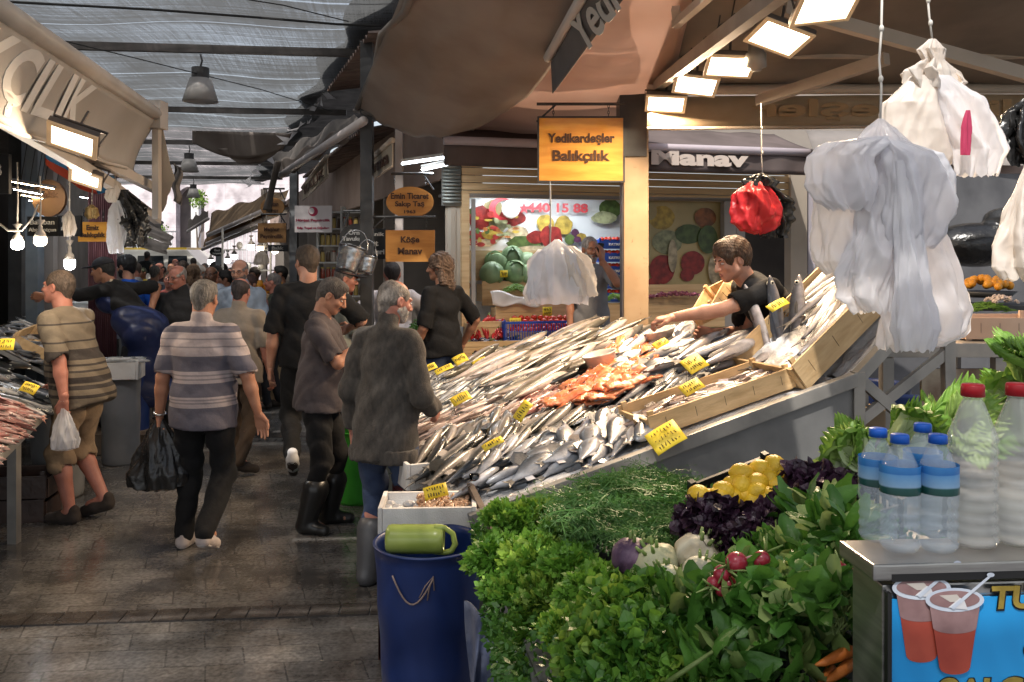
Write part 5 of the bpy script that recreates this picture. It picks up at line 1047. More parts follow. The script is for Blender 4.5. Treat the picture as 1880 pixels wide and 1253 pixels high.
# lettuces
def lettuce(seed,n=15,Rr=0.13,H=0.20,mats=None,curl=1.0):
 r=random.Random(seed);mb=MB()
 for i in range(n):
  th=i*2.4+r.uniform(-.2,.2);t=i/n;open_=0.30+0.85*t;ln=H*(0.75+0.45*t);wd=Rr*(0.75+0.5*t);mb.cur=1 if t<0.45 else(0 if t<0.75 else 2)
  ex=Vector((math.cos(th),math.sin(th),0));ey=Vector((-math.sin(th),math.cos(th),0));ez=Vector((0,0,1));nu,nv=14,40;ph=r.uniform(0,6)
  def f(a,b_):
   y=(b_-0.5)*2;w_=wd*(0.30+0.70*a**0.9)*math.sqrt(max(0.05,1-0.75*a**6));edge=max(abs(y)**2*a,a**4)
   ruf=curl*edge*(0.011*math.sin(b_*46+ph+5*a)+0.007*math.sin(a*24+ph*2+y*19));ang=open_*(a**1.2);la_=ln*a*(1-0.22*y*y)
   rr=0.015+la_*math.sin(ang)*0.85-w_*0.45*y*y*(1-0.4*t)+ruf;zz=la_*math.cos(ang*0.85)+ruf
   return ex*rr+ey*(y*w_)+ez*zz
  mb.cur=1;mb.grid(lambda a,b_:f(a*0.62,b_),7,32);mb.cur=0 if t<0.7 else 2;mb.grid(lambda a,b_:f(0.62+0.38*a,b_),9,60)
 return mb
LM=[G_lett[0],G_pale[0],G_curl[0]]
lt=[lettuce(s_).build('lettuce',LM,None,True)for s_ in(51,52)];lt2=lettuce(53,18,0.12,0.17,None,1.6).build('lettuce',[G_curl[0],G_lett[0],G_curl[0]],None,True)
sp=[(1745,785,3.3,0.95,(1.3,0.5,0),'largest pale lettuce behind the first red-capped bottle'),(1820,790,3.4,0.8,(1.2,-0.2,1),'lettuce between the two red-capped bottles'),(1640,825,3.05,0.85,(1.2,-0.5,2),'lettuce behind the blue-capped bottles'),(1700,835,3.15,0.8,(1.3,0.3,3),'lettuce just above the blue caps'),(1592,872,2.85,0.8,(1.0,-0.6,4),'lettuce hanging over the purple basil'),(1600,838,2.95,0.75,(1.2,-0.7,5),'lettuce at the left end of the lettuce row'),(1700,800,3.5,0.75,(0.8,0.2,1),'lettuce half hidden by the large pale one'),(1875,770,3.3,0.95,(.4,.4,2),'lettuce behind the right-hand red cap')]
for i,(px,py,Y,k_,e_,lb)in enumerate(sp):
 o=lt[i]if i<2 else copy_tree(lt[i%2]);o.location=W(px,py,Y);o.rotation_euler=e_;o.scale=(k_,)*3;tag(o,lb,'lettuce','pale lettuces behind the bottles')
lt2.location=W(1885,700,3.2);lt2.rotation_euler=(0.3,0.1,0);tag(lt2,'bright curly lettuce cut by the right edge of the picture','lettuce')
lst=empty('lettuce_stand',(1.75,3.25,0),'grey stand carrying the lettuces behind the bottles','stand')
mb=MB();mb.box((0,0,1.02),(1.3,0.75,0.05));mb.build('top',stall_m,lst);mb=MB();mb.box((0,-0.35,0.5),(1.3,0.03,0.98));mb.build('front_panel',stall_m,lst)
# ------------------------------------------------------------------ drinks counter with bottles and its printed panel
CT=1.9-0.572;fx=Vector((0.985,0.075,0)).normalized();fy=Vector((-fx.y,fx.x,0));cc=Vector((0.6885,1.62,0))
cn=empty('drinks_counter',cc,'steel drinks counter with a bright blue printed front at the lower right','counter',rz=math.atan2(fx.y,fx.x))
steelc=M('brushed_steel',(0.33,0.32,0.31),(0.48,0.47,0.45),5,rough=0.28,metal=0.9,bump=0.05,stretch=(1,1,12))
mb=MB();mb.box((0.5,0.06,CT/2-0.02),(1.0,0.12,CT-0.04));bevel(mb.build('cabinet',steelc,cn),0.004)
mb=MB();mb.box((0.49,0.055,CT-0.012),(1.03,0.14,0.03));bevel(mb.build('worktop',steelc,cn),0.004)
mb=MB();mb.box((0.51,-0.008,CT-0.022),(1.0,0.015,0.014));mb.build('panel_edge',blackm,cn);mb=MB();mb.box((0.006,-0.010,CT/2-0.05),(0.008,0.012,CT));mb.build('panel_edge',blackm,cn)
mb=MB();mb.box((0.51,-0.006,CT/2-0.05),(1.0,0.006,CT-0.03));mb.build('printed_panel',M('panel_blue',(0.012,0.26,0.62),(0.02,0.30,0.68),2,rough=0.3),cn)
yl=M('print_yellow',(0.78,0.62,0.02),rough=0.4);k_out=M('print_black',(0.01,0.01,0.01),rough=0.4)
def cpx(px,py,out=0.010):  
 p=on_plane(px,py,cc-fy*out,fx);d_=p-cc;return Vector((d_.dot(fx),-out,p.z))
def ctext(s_,px,py,wpx,hpx):
 p=cpx(px,py,0.010);sc2=1.63/F
 text('lettering',s_,p,(1,0,0),(0.12,0,1),wpx*sc2,k_out,cn,hpx*sc2,0.065,0.001);text('lettering',s_,cpx(px-1,py-1,0.0125),(1,0,0),(0.12,0,1),wpx*sc2*0.965,yl,cn,hpx*sc2*0.90,0.03,0.001)
ctext('TURŞU',1922,1100,222,62);ctext('ŞALGAM',1845,1272,265,66)
mb=MB();p_=cpx(1890,1195,0.011);mb.poly([p_+Vector((0.012*math.cos(t),0,0.014*math.sin(t)))for t in[i*math.pi/8 for i in range(16)]],0.001,(0,-1,0));mb.build('lettering',k_out,cn)
drink=M('print_drink',(0.30,0.045,0.03),(0.42,0.08,0.05),10,rough=0.35);dk2=M('print_drink_dark',(0.22,0.13,0.13),(0.32,0.2,0.2),20,rough=0.35);cupm=M('print_cup',(0.55,0.60,0.68),(0.45,0.5,0.6),12,rough=0.3)
def cup(px,py,s_,base):
 def P_(x_,y_,o_):return cpx(px+x_*s_,py+y_*s_,base+o_)
 def shape(pts,o_,mt,nm='printed_cup'):
  mb=MB();mb.poly([P_(x_,y_,o_)for x_,y_ in pts],0.0004,(0,-1,0));mb.build(nm,mt,cn)
 el=lambda cx,cy,rx,ry,a0=0,a1=360,n=28:[(cx+rx*math.cos(R(a0+(a1-a0)*i/n)),cy+ry*math.sin(R(a0+(a1-a0)*i/n)))for i in range(n)]
 shape([(-46,5)]+[(46,5)]+[(28,125)]+el(0,125,27,12,0,180)[::1]+[(-28,125)],0.0,drink)
 shape([(-47,5),(47,5),(40,50)]+el(0,50,40,12,0,180)+[(-40,50)],0.0006,dk2)
 shape(el(0,0,54,22),0.0012,cupm);shape(el(0,-1,46,16),0.0018,dk2)
 shape([(-28,-8),(4,-10),(14,2),(-8,4)],0.0024,M('print_lid',(0.5,0.46,0.42),rough=0.4));shape([(-12,14),(10,-4),(18,2),(24,18)],0.0026,M('print_napkin',(0.6,0.6,0.62),rough=0.5))
 shape([(-8,14),(62,-44),(66,-42),(-2,18)],0.0032,cupm);shape(el(66,-46,7,4),0.0034,cupm)
cup(1692,1080,1.0,0.0105);cup(1753,1102,1.0,0.0150)
# bottles
clear=M('pet_water',(0.72,0.84,0.93),rough=0.05,alpha=0.24,coat=1.0,bump=0.0)
N,L,b=nodes(clear);b.inputs['Base Color'].default_value=(0.93,0.97,1,1)
for l_ in list(b.inputs['Base Color'].links):L.remove(l_)
b.inputs['Base Color'].default_value=(0.70,0.82,0.92,1)
cloudy=M('cloudy_drink',(0.66,0.67,0.63),(0.74,0.74,0.71),3,rough=0.06,alpha=0.38,coat=1.0)
petm=M('pet_shell',(1,1,1),rough=0.04,trans=1.0,ior=1.12)
capb=M('cap_blue',(0.01,0.11,0.55),rough=0.4);capr=M('cap_red',(0.42,0.012,0.02),rough=0.4)
labm=M('label_blue',(0.9,0.9,0.9),(0.75,0.8,0.85),30,rough=0.25);ramp_axis(labm,2,[(0.112,(0.012,0.05,0.04)),(0.131,(0.02,0.10,0.09)),(0.134,(0.30,0.50,0.72)),(0.156,(0.14,0.38,0.72)),(0.158,(0.04,0.20,0.55)),(0.172,(0.06,0.28,0.66))],wob=0.016)
def bottle(px,py,Y,h,r_,label,big=False):
 root=empty('bottle',W(px,py,Y),label,'bottle','red-capped drink bottles' if big else 'blue-capped water bottles',random.uniform(0,6))
 root.location.z=CT+0.004;prof=[(0,0.004)]
 ribs=7 if not big else 9;zt_=h*0.66
 prof+=[(r_*0.5,0.002),(r_*0.82,0.0),(r_*0.97,0.008)]
 z_=0.012
 for i in range(ribs*4+1):
  t=i/(ribs*4);zz=0.012+(zt_-0.012)*t;inlab=(not big)and 0.40<zz/h<0.77
  prof.append((r_*(1.0-(0.0 if inlab else 0.08*(0.5-0.5*math.cos(2*math.pi*t*ribs)))),zz))
 for i in range(1,11):t=i/10;prof.append((r_*(1-0.62*(t**1.6 if not big else t**1.25))*(1-0.05*math.sin(math.pi*t)),zt_+(h*0.905-zt_)*t))
 prof+=[(r_*0.36,h*0.915),(r_*0.42,h*0.918),(r_*0.42,h*0.925),(r_*0.33,h*0.93),(r_*0.33,h*0.95),(0,h*0.95)]
 # real shell with an inner wall, filled
 mb=MB();mb.lathe([(a,b_)for a,b_ in prof],36,close=None);mb.build('body',cloudy if big else clear,root,True)
 mb=MB();mb.lathe([(0,h*1.0),(r_*0.42,h*1.0),(r_*0.46,h*0.99),(r_*0.47,h*0.925),(r_*0.34,h*0.925)][::-1],24,close=None);mb.build('cap',capr if big else capb,root,True)
 if not big:
  mb=MB();mb.lathe([(r_*1.012,h*0.50),(r_*1.012,h*0.745)],36,close=None);mb.f=[f for f in mb.f if len(f)==4];mb.m=mb.m[:len(mb.f)];mb.build('label',labm,root,True)
 return root
for px,Y,lb in((1612,1.75,'blue-capped water bottle farthest left on the counter'),(1652,1.69,'front blue-capped water bottle, second from the left'),(1694,1.80,'blue-capped water bottle mostly hidden behind the others'),(1722,1.69,'blue-capped water bottle beside the tall red-capped one')):bottle(px,1000,Y,0.222,0.0375,lb)
bottle(1786,1000,1.72,0.315,0.047,'tall red-capped bottle of cloudy drink beside the water bottles',True);bottle(1868,1000,1.73,0.315,0.047,'tall red-capped bottle cut by the right edge',True)
# ------------------------------------------------------------------ barrel, jug, foam boxes by the lane
def barrel(name,px,pytop,Y,dia,h,mat,label,taper=0.85,rim=True,z0=0.0,cat='barrel',X=None,group=None):
 p=W(px,470,Y);root=empty(name,(p.x,p.y,z0),label,cat,group);r_=dia/2;mb=MB()
 prof=[(0,0.01),(r_*taper*0.96,0.0),(r_*taper,0.02)]+[(r_*(taper+(1-taper)*t)*(1+0.012*math.sin(t*14)),0.02+(h-0.03)*t)for t in[i/14 for i in range(1,15)]]+[(r_*1.03,h-0.008),(r_*1.03,h),(r_*0.97,h),(r_*0.955,h-0.03)]+[(r_*(taper+(1-taper)*t)*0.955,0.03+(h-0.06)*t)for t in(0.8,0.5,0.2,0)]+[(0,0.03)]
 mb.lathe(prof,40);mb.build('shell',mat,root,True);return root
blue_b=barrel('barrel',787,1000,3.85,0.475,0.645,M('barrel_blue',(0.006,0.018,0.085),(0.010,0.028,0.125),3,rough=0.42,bump=0.08,rvar=0.1),'open dark blue plastic barrel in front of the foam box')
blue_b.name='barrel'
mb=MB();bl=blue_b.location
def onb(a,z_):rr=0.475/2*(0.85+0.15*(z_/0.645))+0.006;return(rr*math.cos(R(a)),rr*math.sin(R(a)),z_)
mb.tube([onb(-124+i*4,0.56-0.11*math.sin(math.pi*i/11))for i in range(12)],0.004,6);mb.tube([onb(-94,0.48),onb(-88,0.53),onb(-80,0.57),onb(-79,0.51)],0.003,5);mb.tube([onb(-80,0.57),onb(-84,0.52),onb(-86,0.47)],0.003,5)
mb.build('wire_handle',M('wire_rust',(0.28,0.2,0.17),rough=0.6),blue_b,True)
olive=M('jug_olive',(0.30,0.38,0.07),(0.40,0.47,0.12),5,rough=0.3,coat=0.3,sss=0.0,transl=0.15)
jug=empty('plastic_jug',W(762,990,3.78),'olive green plastic jug lying across the blue barrel','jug')
Rx=Matrix.Rotation(R(90),3,'Y')
mb=MB();mb.lathe([(0,-0.125),(0.045,-0.125),(0.058,-0.118),(0.063,-0.10),(0.061,-0.06),(0.063,-0.055),(0.062,0.08),(0.064,0.085),(0.062,0.115),(0.058,0.125),(0.052,0.125),(0.055,0.11),(0.055,-0.10),(0,-0.11)],32,rot=Rx);mb.build('body',olive,jug,True)
mb=MB();mb.tube([(0.085,-0.02,0.055),(0.13,-0.02,0.055),(0.165,-0.02,0.03),(0.175,-0.02,-0.015),(0.16,-0.02,-0.045),(0.13,-0.02,-0.052),(0.085,-0.02,-0.05)],[0.011,0.012,0.012,0.013,0.013,0.012,0.010],10);mb.build('handle',olive,jug,True)
foam=M('styrofoam',(0.60,0.57,0.54),(0.70,0.68,0.65),6,rough=0.75,bump=0.25,bscale=160)
def foam_box(loc,L,w,h,label,rz=0,group='white foam fish boxes',open_=True):
 root=empty('foam_box',loc,label,'foam box',group,rz);t=0.022
 for sg in(-1,1):
  mb=MB();mb.box((0,sg*(w/2-t/2),h/2),(L-2*t-0.002,t,h*(0.93)));mb.build('side',foam,root)
  mb=MB();mb.box((sg*(L/2-t/2),0,h/2),(t,w,h));bevel(mb.build('end',foam,root),0.006)
 mb=MB();mb.box((0,0,0.012),(L-0.03,w-0.03,0.02));mb.build('bottom',foam,root)
 if not open_:mb=MB();mb.box((0,0,h+0.012),(L,w,0.024));bevel(mb.build('lid',foam,root),0.005)
 return root
fbx=W(787,960,4.22);foam_box((fbx.x,fbx.y,0.60),0.46,0.30,0.125,'white foam box of shrimp with a price card behind the blue barrel',0.05)
plastic_crate((fbx.x-0.01,fbx.y+0.02,0.30),0.42,0.28,0.29,'upper dark red crate under the shrimp box',M('maroon_plastic',(0.06,0.012,0.012),rough=0.5));plastic_crate((fbx.x-0.01,fbx.y+0.02,0.0),0.42,0.28,0.29,'lower dark red crate standing on the wet paving',MATS['maroon_plastic'])
mb=MB();r=random.Random(3)
for i in range(150):
 x_,y_=r.uniform(-0.05,0.19),r.uniform(-0.11,0.11);a_=r.uniform(0,6);L_=0.035
 pts=[(fbx.x+x_+L_*0.5*math.cos(a_+t*2.4)*1.0,fbx.y+y_+L_*0.5*math.sin(a_+t*2.4),0.69+r.uniform(0,0.03)+0.01*t)for t in(0,.33,.66,1)];mb.tube(pts,[0.007,0.009,0.007,0.003],6)
tag(mb.build('shrimp',M('shrimp_tan',(0.40,0.22,0.12),(0.58,0.38,0.24),20,rough=0.3,coat=0.3),None,True),'peeled tan shrimp filling the foam box behind the blue barrel','shrimp',kind='stuff')
mb=MB()
for i in range(9):mb.ell((fbx.x-0.21+0.05*(i%4)+0.01,fbx.y-0.08+0.07*(i//3),0.68),(0.035,0.04,0.018),8,6)
tag(mb.build('crushed_ice',icem,None,True),'lumps of ice beside the shrimp in the foam box','ice',kind='stuff')
price_card(W(800,903,4.22),(0.97,0.2,0.2),(-0.1,-0.85,0.5),0.115,0.065,'yellow price card standing in the shrimp box',77,2)
p=W(790,840,5.0);foam_box((p.x,p.y,0.60),0.36,0.28,0.15,'white foam box standing between the cardigan man and the stall',0.4)
p=W(790,840,5.0);plastic_crate((p.x,p.y,0.0),0.36,0.28,0.30,'dark red crate under the smaller foam box',MATS['maroon_plastic'],rz=0.4);plastic_crate((p.x,p.y,0.30),0.36,0.28,0.29,'dark red crate right below the smaller foam box',MATS['maroon_plastic'],rz=0.4)
barrel('bucket',655,790,6.75,0.36,0.56,M('bucket_green',(0.05,0.36,0.03),(0.07,0.45,0.05),3,rough=0.35,transl=0.2),'tall bright green plastic bin behind the man in the cardigan',0.82,cat='bin')
mb=MB();mb.bar(W(862,890,4.28),W(905,975,4.0),0.03,0.025);tag(mb.build('timber_offcut',M('old_wood',(0.09,0.065,0.05),(0.16,0.12,0.09),6,rough=0.8,bump=0.3)),'short dark slat leaning at the near corner of the stall','slat')
sheet('plastic_sheet','clear wrinkled plastic sheet hanging at the near corner of the stall','plastic sheet',(surf(0.02,0.02,0.03),surf(0.02,0.42,0.03),surf(-0.05,0.40,-0.02)+Vector((0,0,-0.05)),surf(-0.06,0.02,-0.02)+Vector((0,0,-0.10))),M('clear_plastic',(0.65,0.6,0.56),(0.75,0.7,0.66),6,rough=0.2,transl=0.4,coat=0.4),24,12,lambda u,v:(0.01*math.sin(u*24),0.012*math.sin(u*31+2*v),0.01*math.sin(u*19+v*5)),0.002)
# ------------------------------------------------------------------ hanging bundles of carrier bags
bagw=M('bag_white',(0.80,0.80,0.84),(0.86,0.86,0.89),2.5,rough=0.22,transl=0.5,coat=0.4,bump=0.25,bscale=14,alpha=0.9,stretch=(1,1,0.4))
bagwarm=M('bag_cream',(0.70,0.64,0.58),(0.78,0.73,0.68),2.5,rough=0.35,transl=0.38,bump=0.12,bscale=30)
bagk=M('bag_black',(0.012,0.012,0.013),(0.03,0.03,0.03),6,rough=0.22,bump=0.4,bscale=25)
bagr=M('bag_red',(0.42,0.012,0.018),(0.54,0.03,0.035),6,rough=0.38,transl=0.2,bump=0.4,bscale=22)
def lobe(mb,org,prof,folds=0.06,nf=5,depth=0.4,seed=0,jag=0.008,nu=96,nv=56,crumple=0.012):
 """hanging bag: prof rows (z, x centre, half width) in metres relative to org; open jagged lower edge"""
 zs=[p[0]for p in prof];rr=random.Random(seed);ph=[rr.uniform(0,6.28)for _ in range(6)];n0=seed*1.7
 def f(a,b_):
  v=b_*(len(prof)-1);i=min(int(v),len(prof)-2);t=v-i;t=t*t*(3-2*t)*0.5+t*0.5
  z_=prof[i][0]*(1-t)+prof[i+1][0]*t;cx=prof[i][1]*(1-t)+prof[i+1][1]*t;w_=prof[i][2]*(1-t)+prof[i+1][2]*t
  th=a*2*math.pi;fo=1+folds*(0.4+b_*0.8)*(math.sin(nf*th+ph[0]+1.5*b_)+0.6*math.sin((nf*2+1)*th+ph[1]-b_*2)+0.4*math.sin(3*th+ph[2]))/1.6
  x_=cx+w_*math.cos(th)*fo;y_=w_*depth*math.sin(th)*fo;z2=z_-(jag*abs(math.sin(5*th+ph[3]))+jag*0.6*math.sin(13*th+ph[4]))*(b_**6)
  q=Vector((x_*22,y_*22+n0,z_*9));cr=crumple*min(1,b_*5)*min(1.0,w_/0.08);d_=noise.noise_vector(q)*cr*0.5+noise.noise_vector(q*2.7)*cr*0.4
  rdg=min(1.0,w_/0.08)*(crumple*1.7*(1-3.5*abs(noise.noise(Vector((th*1.3+z_*3+n0,z_*2.0,3*n0)))))+crumple*0.45*(1-3.0*abs(noise.noise(Vector((th*4.0-z_*9+n0,z_*5.0,n0))))))*min(1,b_*4)
  return Vector(org)+Vector((x_,y_,z2))+d_+Vector((math.cos(th),math.sin(th),0))*rdg
 mb.grid(f,nu,nv)
def bundle(label,px,py,Y,lobes,mat,cord_to=None,group=None,extra=None,crumple=0.012):
 org=W(px,py,Y);root=empty('bag_bundle',org,label,'bag bundle',group);s_=Y/F
 for i,(prof,kw)in enumerate(lobes):
  mb=MB();kw=dict(kw);mt=kw.pop('mat',mat);mb2=MB();kw.setdefault('crumple',crumple);yo=kw.pop('yo',0);nm=kw.pop('nm','bags')
  lobe(mb,(0,yo,0),[(-(b_-py)*s_,(a-px)*s_,w_*s_)for b_,a,w_ in prof],seed=i+int(px),**kw);mb.build(nm,mt,root,True)
 if cord_to:
  mb=MB();c_=[W(a,b_,Y)-org for a,b_ in cord_to];mb.tube(c_,0.004,6)
  for j in(0.35,0.7):p_=c_[0].lerp(c_[-1],j);mb.ell(p_,(0.008,0.008,0.012),8,6)
  mb.build('cord',M('cord_white',(0.6,0.57,0.52),rough=0.8),root,True)
 return root
bundle('huge bundle of white carrier bags hanging on a cord in front of the crates',1620,225,2.7,[([(218,1617,5),(235,1618,22),(262,1620,42),(285,1618,46),(300,1618,30)],dict(folds=0.16,nf=9,jag=0.0,nm='knot')),([(255,1604,16),(268,1560,52),(290,1535,52),(340,1532,56),(372,1540,44),(384,1548,30)],dict(folds=0.05,depth=0.3,yo=-0.05,nf=3)),([(262,1625,22),(285,1660,50),(320,1672,58),(380,1674,56),(430,1668,44),(450,1664,34)],dict(folds=0.05,depth=0.45,yo=-0.04)),([(262,1606,20),(300,1590,60),(360,1572,62),(430,1560,52),(480,1556,44),(500,1560,30)],dict(folds=0.06,depth=0.35,yo=0.03)),([(340,1610,40),(430,1602,42),(500,1590,50),(545,1586,46),(570,1600,30)],dict(folds=0.05,depth=0.35,yo=-0.02)),([(280,1640,40),(400,1660,54),(500,1688,72),(570,1704,78),(612,1700,76),(634,1675,50),(640,1660,34)],dict(folds=0.07,depth=0.35,nf=7,yo=0.02)),([(300,1640,14),(420,1648,20),(520,1656,28),(600,1662,34),(636,1660,26)],dict(folds=0.08,depth=0.5,nf=4,yo=-0.07)),],bagw,[(1620,-40),(1618,60),(1614,110),(1618,160),(1616,225)])
b2=bundle('bundle of white carrier bags with a pink strip hanging from a wire hook',1712,75,3.0,[([(72,1712,6),(90,1708,22),(110,1715,16),(130,1706,38),(150,1715,40),(165,1712,32)],dict(folds=0.28,nf=9,jag=0.0,crumple=0.016,mat=bagwarm,nm='knot')),([(140,1700,28),(190,1680,52),(240,1682,62),(290,1690,58),(310,1690,45)],dict(folds=0.04,depth=0.4,mat=bagwarm,nf=3,crumple=0.008)),([(140,1720,26),(180,1755,42),(230,1775,50),(275,1795,46),(320,1790,34)],dict(folds=0.05,depth=0.4,nf=3,crumple=0.009)),([(210,1755,4),(240,1752,8),(290,1750,7)],dict(folds=0.05,mat=M('bag_pink',(0.55,0.06,0.14),rough=0.35,transl=0.3),yo=-0.08,jag=0.0,nm='pink_strip')),],bagw,[(1700,-40),(1706,30),(1712,78)])
bundle('small bundle of white bags hanging on a string below the orange sign',1022,440,4.7,[([(440,1022,4),(452,1022,16),(466,1022,32),(500,1020,44),(540,1018,52),(556,1020,48)],dict(folds=0.14,nf=9)),([(452,1040,14),(475,1052,26),(505,1058,30),(542,1068,24)],dict(folds=0.12,mat=bagwarm)),([(458,1002,14),(478,996,22),(510,992,22),(548,992,22)],dict(folds=0.14))],bagw,[(1010,334),(1011,400),(1010,450)])
bundle('bundle of crumpled red and black bags hanging by the glass front',1397,318,5.4,[([(318,1398,4),(326,1396,18),(334,1396,24),(342,1396,18)],dict(folds=0.3,nf=9,mat=bagk,jag=0.0,crumple=0.02,nm='knot')),([(334,1390,16),(352,1385,30),(385,1386,36),(410,1388,34),(425,1392,22),(428,1392,5)],dict(folds=0.12,mat=bagr,crumple=0.02,nf=5)),([(340,1412,14),(370,1428,22),(400,1432,20),(434,1428,14)],dict(folds=0.2,crumple=0.03,mat=bagk,yo=0.06))],bagr,[(1397,190),(1398,290),(1400,320)])
bundle('cream bag bundle hanging at the right edge beneath the black one',1890,300,2.9,[([(300,1895,12),(380,1885,34),(450,1880,50),(490,1880,48),(510,1885,36)],dict(folds=0.10))],bagwarm)
bundle('black bag bundle at the right edge beside the white bags',1890,170,3.1,[([(170,1900,8),(210,1890,34),(260,1880,38),(300,1890,24)],dict(folds=0.22,crumple=0.03))],bagk)
strip_w=lamp_mat('strip_warm',(1.0,0.75,0.42),45.0);strip_c=lamp_mat('strip_cool',(0.75,0.88,1.0),45.0)
# ------------------------------------------------------------------ left side: lettered awning, lamps, stall
la=empty('awning',W(288,212,7.0),'pale awning lettered ÇILIK on its curved front at the upper left','awning')
l0=W(288,212,7.0)
tA,tB=W(-130,5,3.2),W(288,212,7.0);bA,bB=W(-130,140,3.2),W(285,312,7.0)
tA.z=2.98;tB.z=3.03;ax_=(tB-tA).normalized();perp=Vector((ax_.y,-ax_.x,0));Lw=(tB-tA).length
def lawn(a,b_):return tA+ax_*(Lw*a)-Vector((0,0,0.05+0.40*b_))-perp*(0.16*math.sin(b_*1.5)-0.02*math.sin(a*30)*b_)-l0
mb=MB();mb.grid(lambda a,b_:lawn(a,b_),60,12,0.004);mb.build('valance',whitish,la,True)
mb=MB();mb.tube([tA-l0,tB-l0],0.055,14);mb.build('front_tube',M('tube_dirty',(0.50,0.44,0.38),(0.60,0.54,0.48),3,rough=0.45,bump=0.1),la,True)
mb=MB();mb.tube([lawn(a/20,1.0)+Vector((0,0,-0.01))for a in range(21)],0.014,6);mb.build('hem',MATS['tube_dirty'],la,True)
text('lettering','BALIKÇILIK',(0,0,0),(1,0,0),(0,0,1),2.7,letter_white,la,0.34,0.03,0.002,warp=lambda x,y,z:tuple(lawn((1.20+x-0.30)/Lw,0.48-y/0.40)+perp*(0.006+z)+Vector((0,0,0))))
lc0,lc1=W(-60,215,4.6)-l0,W(275,350,7.6)-l0
mb=MB();mb.grid(lambda a,b_:(tA+ax_*(Lw*a)-l0+Vector((0,0,0.03)))*(1-b_)+((tA+ax_*(Lw*a)-l0)-perp*1.9+Vector((0,0,0.55)))*b_+Vector((0,0,-0.05*math.sin(math.pi*b_))),24,8,0.004);mb.build('cloth',grey_canvas,la,True)
for pts in((W(-20,205,4.2),W(215,345,6.8)),(W(60,235,5.2),W(292,350,7.4)),(W(150,300,6.2),W(290,405,7.6))):
 mb=MB();mb.bar(pts[0]-l0,pts[1]-l0,0.06,0.07);mb.build('arm',MATS['tube_dirty'],la)
mb=MB();mb.box(W(290,212,6.98)-l0,(0.10,0.16,0.22));mb.box(W(288,300,7.0)-l0,(0.05,0.07,0.9));mb.build('end_bracket',MATS['tube_dirty'],la)
mb=MB();r=random.Random(2);pts=[(296,222),(302,250),(312,300),(322,330),(316,338),(313,352),(308,360),(306,375),(300,388),(294,392),(293,330)]
mb.poly([W(a,b_,7.05)-l0 for a,b_ in pts],0.01);mb.build('side_flap',beige_canvas,la)
mb=MB();mb.grid(lambda a,b_:W(318+14*a+3*math.sin(b_*9),300+70*b_+8*a,7.3+0.15*math.sin(a*5+b_*4)),6,12,0.006);tag(mb.build('folded_canvas',grey_canvas,None,True),'folded grey canvas hanging at the end of the lettered awning','canvas')
SLn=[('wide glowing floodlight under the lettered awning',(133,258),4.7,0.26,0.20,9),('second floodlight under the left awning, seen edge on',(157,328),6.0,0.22,0.16,9)]
for lb,(px,py),Y,w_,h_,pw in SLn:floodlight(W(px,py,Y),(0.85,0.25,-0.30),(-0.25,0.55,1.0),w_,h_,lb,warm_led,'floodlights under the left awning',0.1,pw)
for i,(px,py,Y,m_)in enumerate(((38,336,7.2,strip_w),(75,342,8.0,strip_w),(52,352,7.6,strip_c),(64,362,8.2,strip_w),(76,372,8.6,strip_c),(98,374,9.0,strip_c),(168,365,9.5,strip_c),(185,396,10.5,strip_c))):
 p=W(px,py,Y);r_=empty('strip_lamp',p,['small warm strip lamp closest to the white bulbs','warm strip lamp beside the dark post','cool strip lamp above the bulbs','warm strip lamp fourth in the dark stall','cool strip lamp fifth in the dark stall','cool strip lamp farthest right in the dark stall','pinkish strip lamp beside the red parasol','cool strip lamp above the small orange sign'][i],'lamp','strip lamps inside the left stall')
 mb=MB();mb.box((0,0,0.012),(0.24,0.06,0.02));mb.build('housing',case,r_);mb=MB();mb.box((0,0,-0.001),(0.22,0.045,0.008));mb.build('led_panel',m_,r_);r_.rotation_euler=(0.15,0.18,0.3)
 mb=MB();mb.tube([(0,0,0.02),(0,0,0.9)],0.004,5);mb.build('wire',cab,r_)
def bulb(px,py,Y,label,m_,cord_h,r_=0.038,group='bare bulbs in the left stall',power=6,tall=1.0,c=(1,.85,.65)):
 root=empty('light_bulb',W(px,py,Y),label,'light bulb',group)
 mb=MB();mb.lathe([(0,-r_*1.1*tall),(r_*0.7,-r_*1.0*tall),(r_,-r_*0.6*tall),(r_,r_*0.2*tall),(r_*0.95,r_*0.4*tall)],20,close=None);mb.build('bulb',m_,root,True)
 mb=MB();mb.lathe([(r_*0.96,r_*0.4*tall),(r_*0.75,r_*1.1*tall),(r_*0.35,r_*1.5*tall),(r_*0.35,r_*2.2*tall),(r_*0.25,r_*2.3*tall),(0.006,r_*2.4*tall),(r_*0.75,r_*3.2*tall),(0.005,r_*3.3*tall)],18,close=None);mb.build('socket',M('socket_white',(0.55,0.5,0.45),rough=0.4),root,True)
 mb=MB();mb.tube([(0,0,r_*3.2*tall),(0.003,0,cord_h*0.5),(-0.003,0,cord_h)],0.0055,6);mb.build('cord',MATS['cord_white'],root,True)
 if power:point('bulb_light',W(px,py,Y)-Vector((0,0.02,r_*1.3*tall+0.02)),power,c,r_)
 return root
bulb(32,447,5.6,'round white bulb hanging farthest left over the left stall',bulb_c,0.52,power=9);bulb(74,440,5.5,'warm bulb hanging beside the leftmost white bulb',bulb_m,0.40,power=9)
bulb(128,482,6.6,'tall cool bulb behind the bending fishmonger',bulb_c,0.35,0.040,tall=1.3,power=9,c=(0.9,.95,1))
mb=MB();mb.tube([W(-10,405,5.5),W(15,424,5.5),W(40,424,5.5),W(60,400,5.5),W(70,375,5.5)],0.006,6);tag(mb.build('white_cable',MATS['cord_white'],None,True),'white cable drooping between the hanging bulbs','cable')
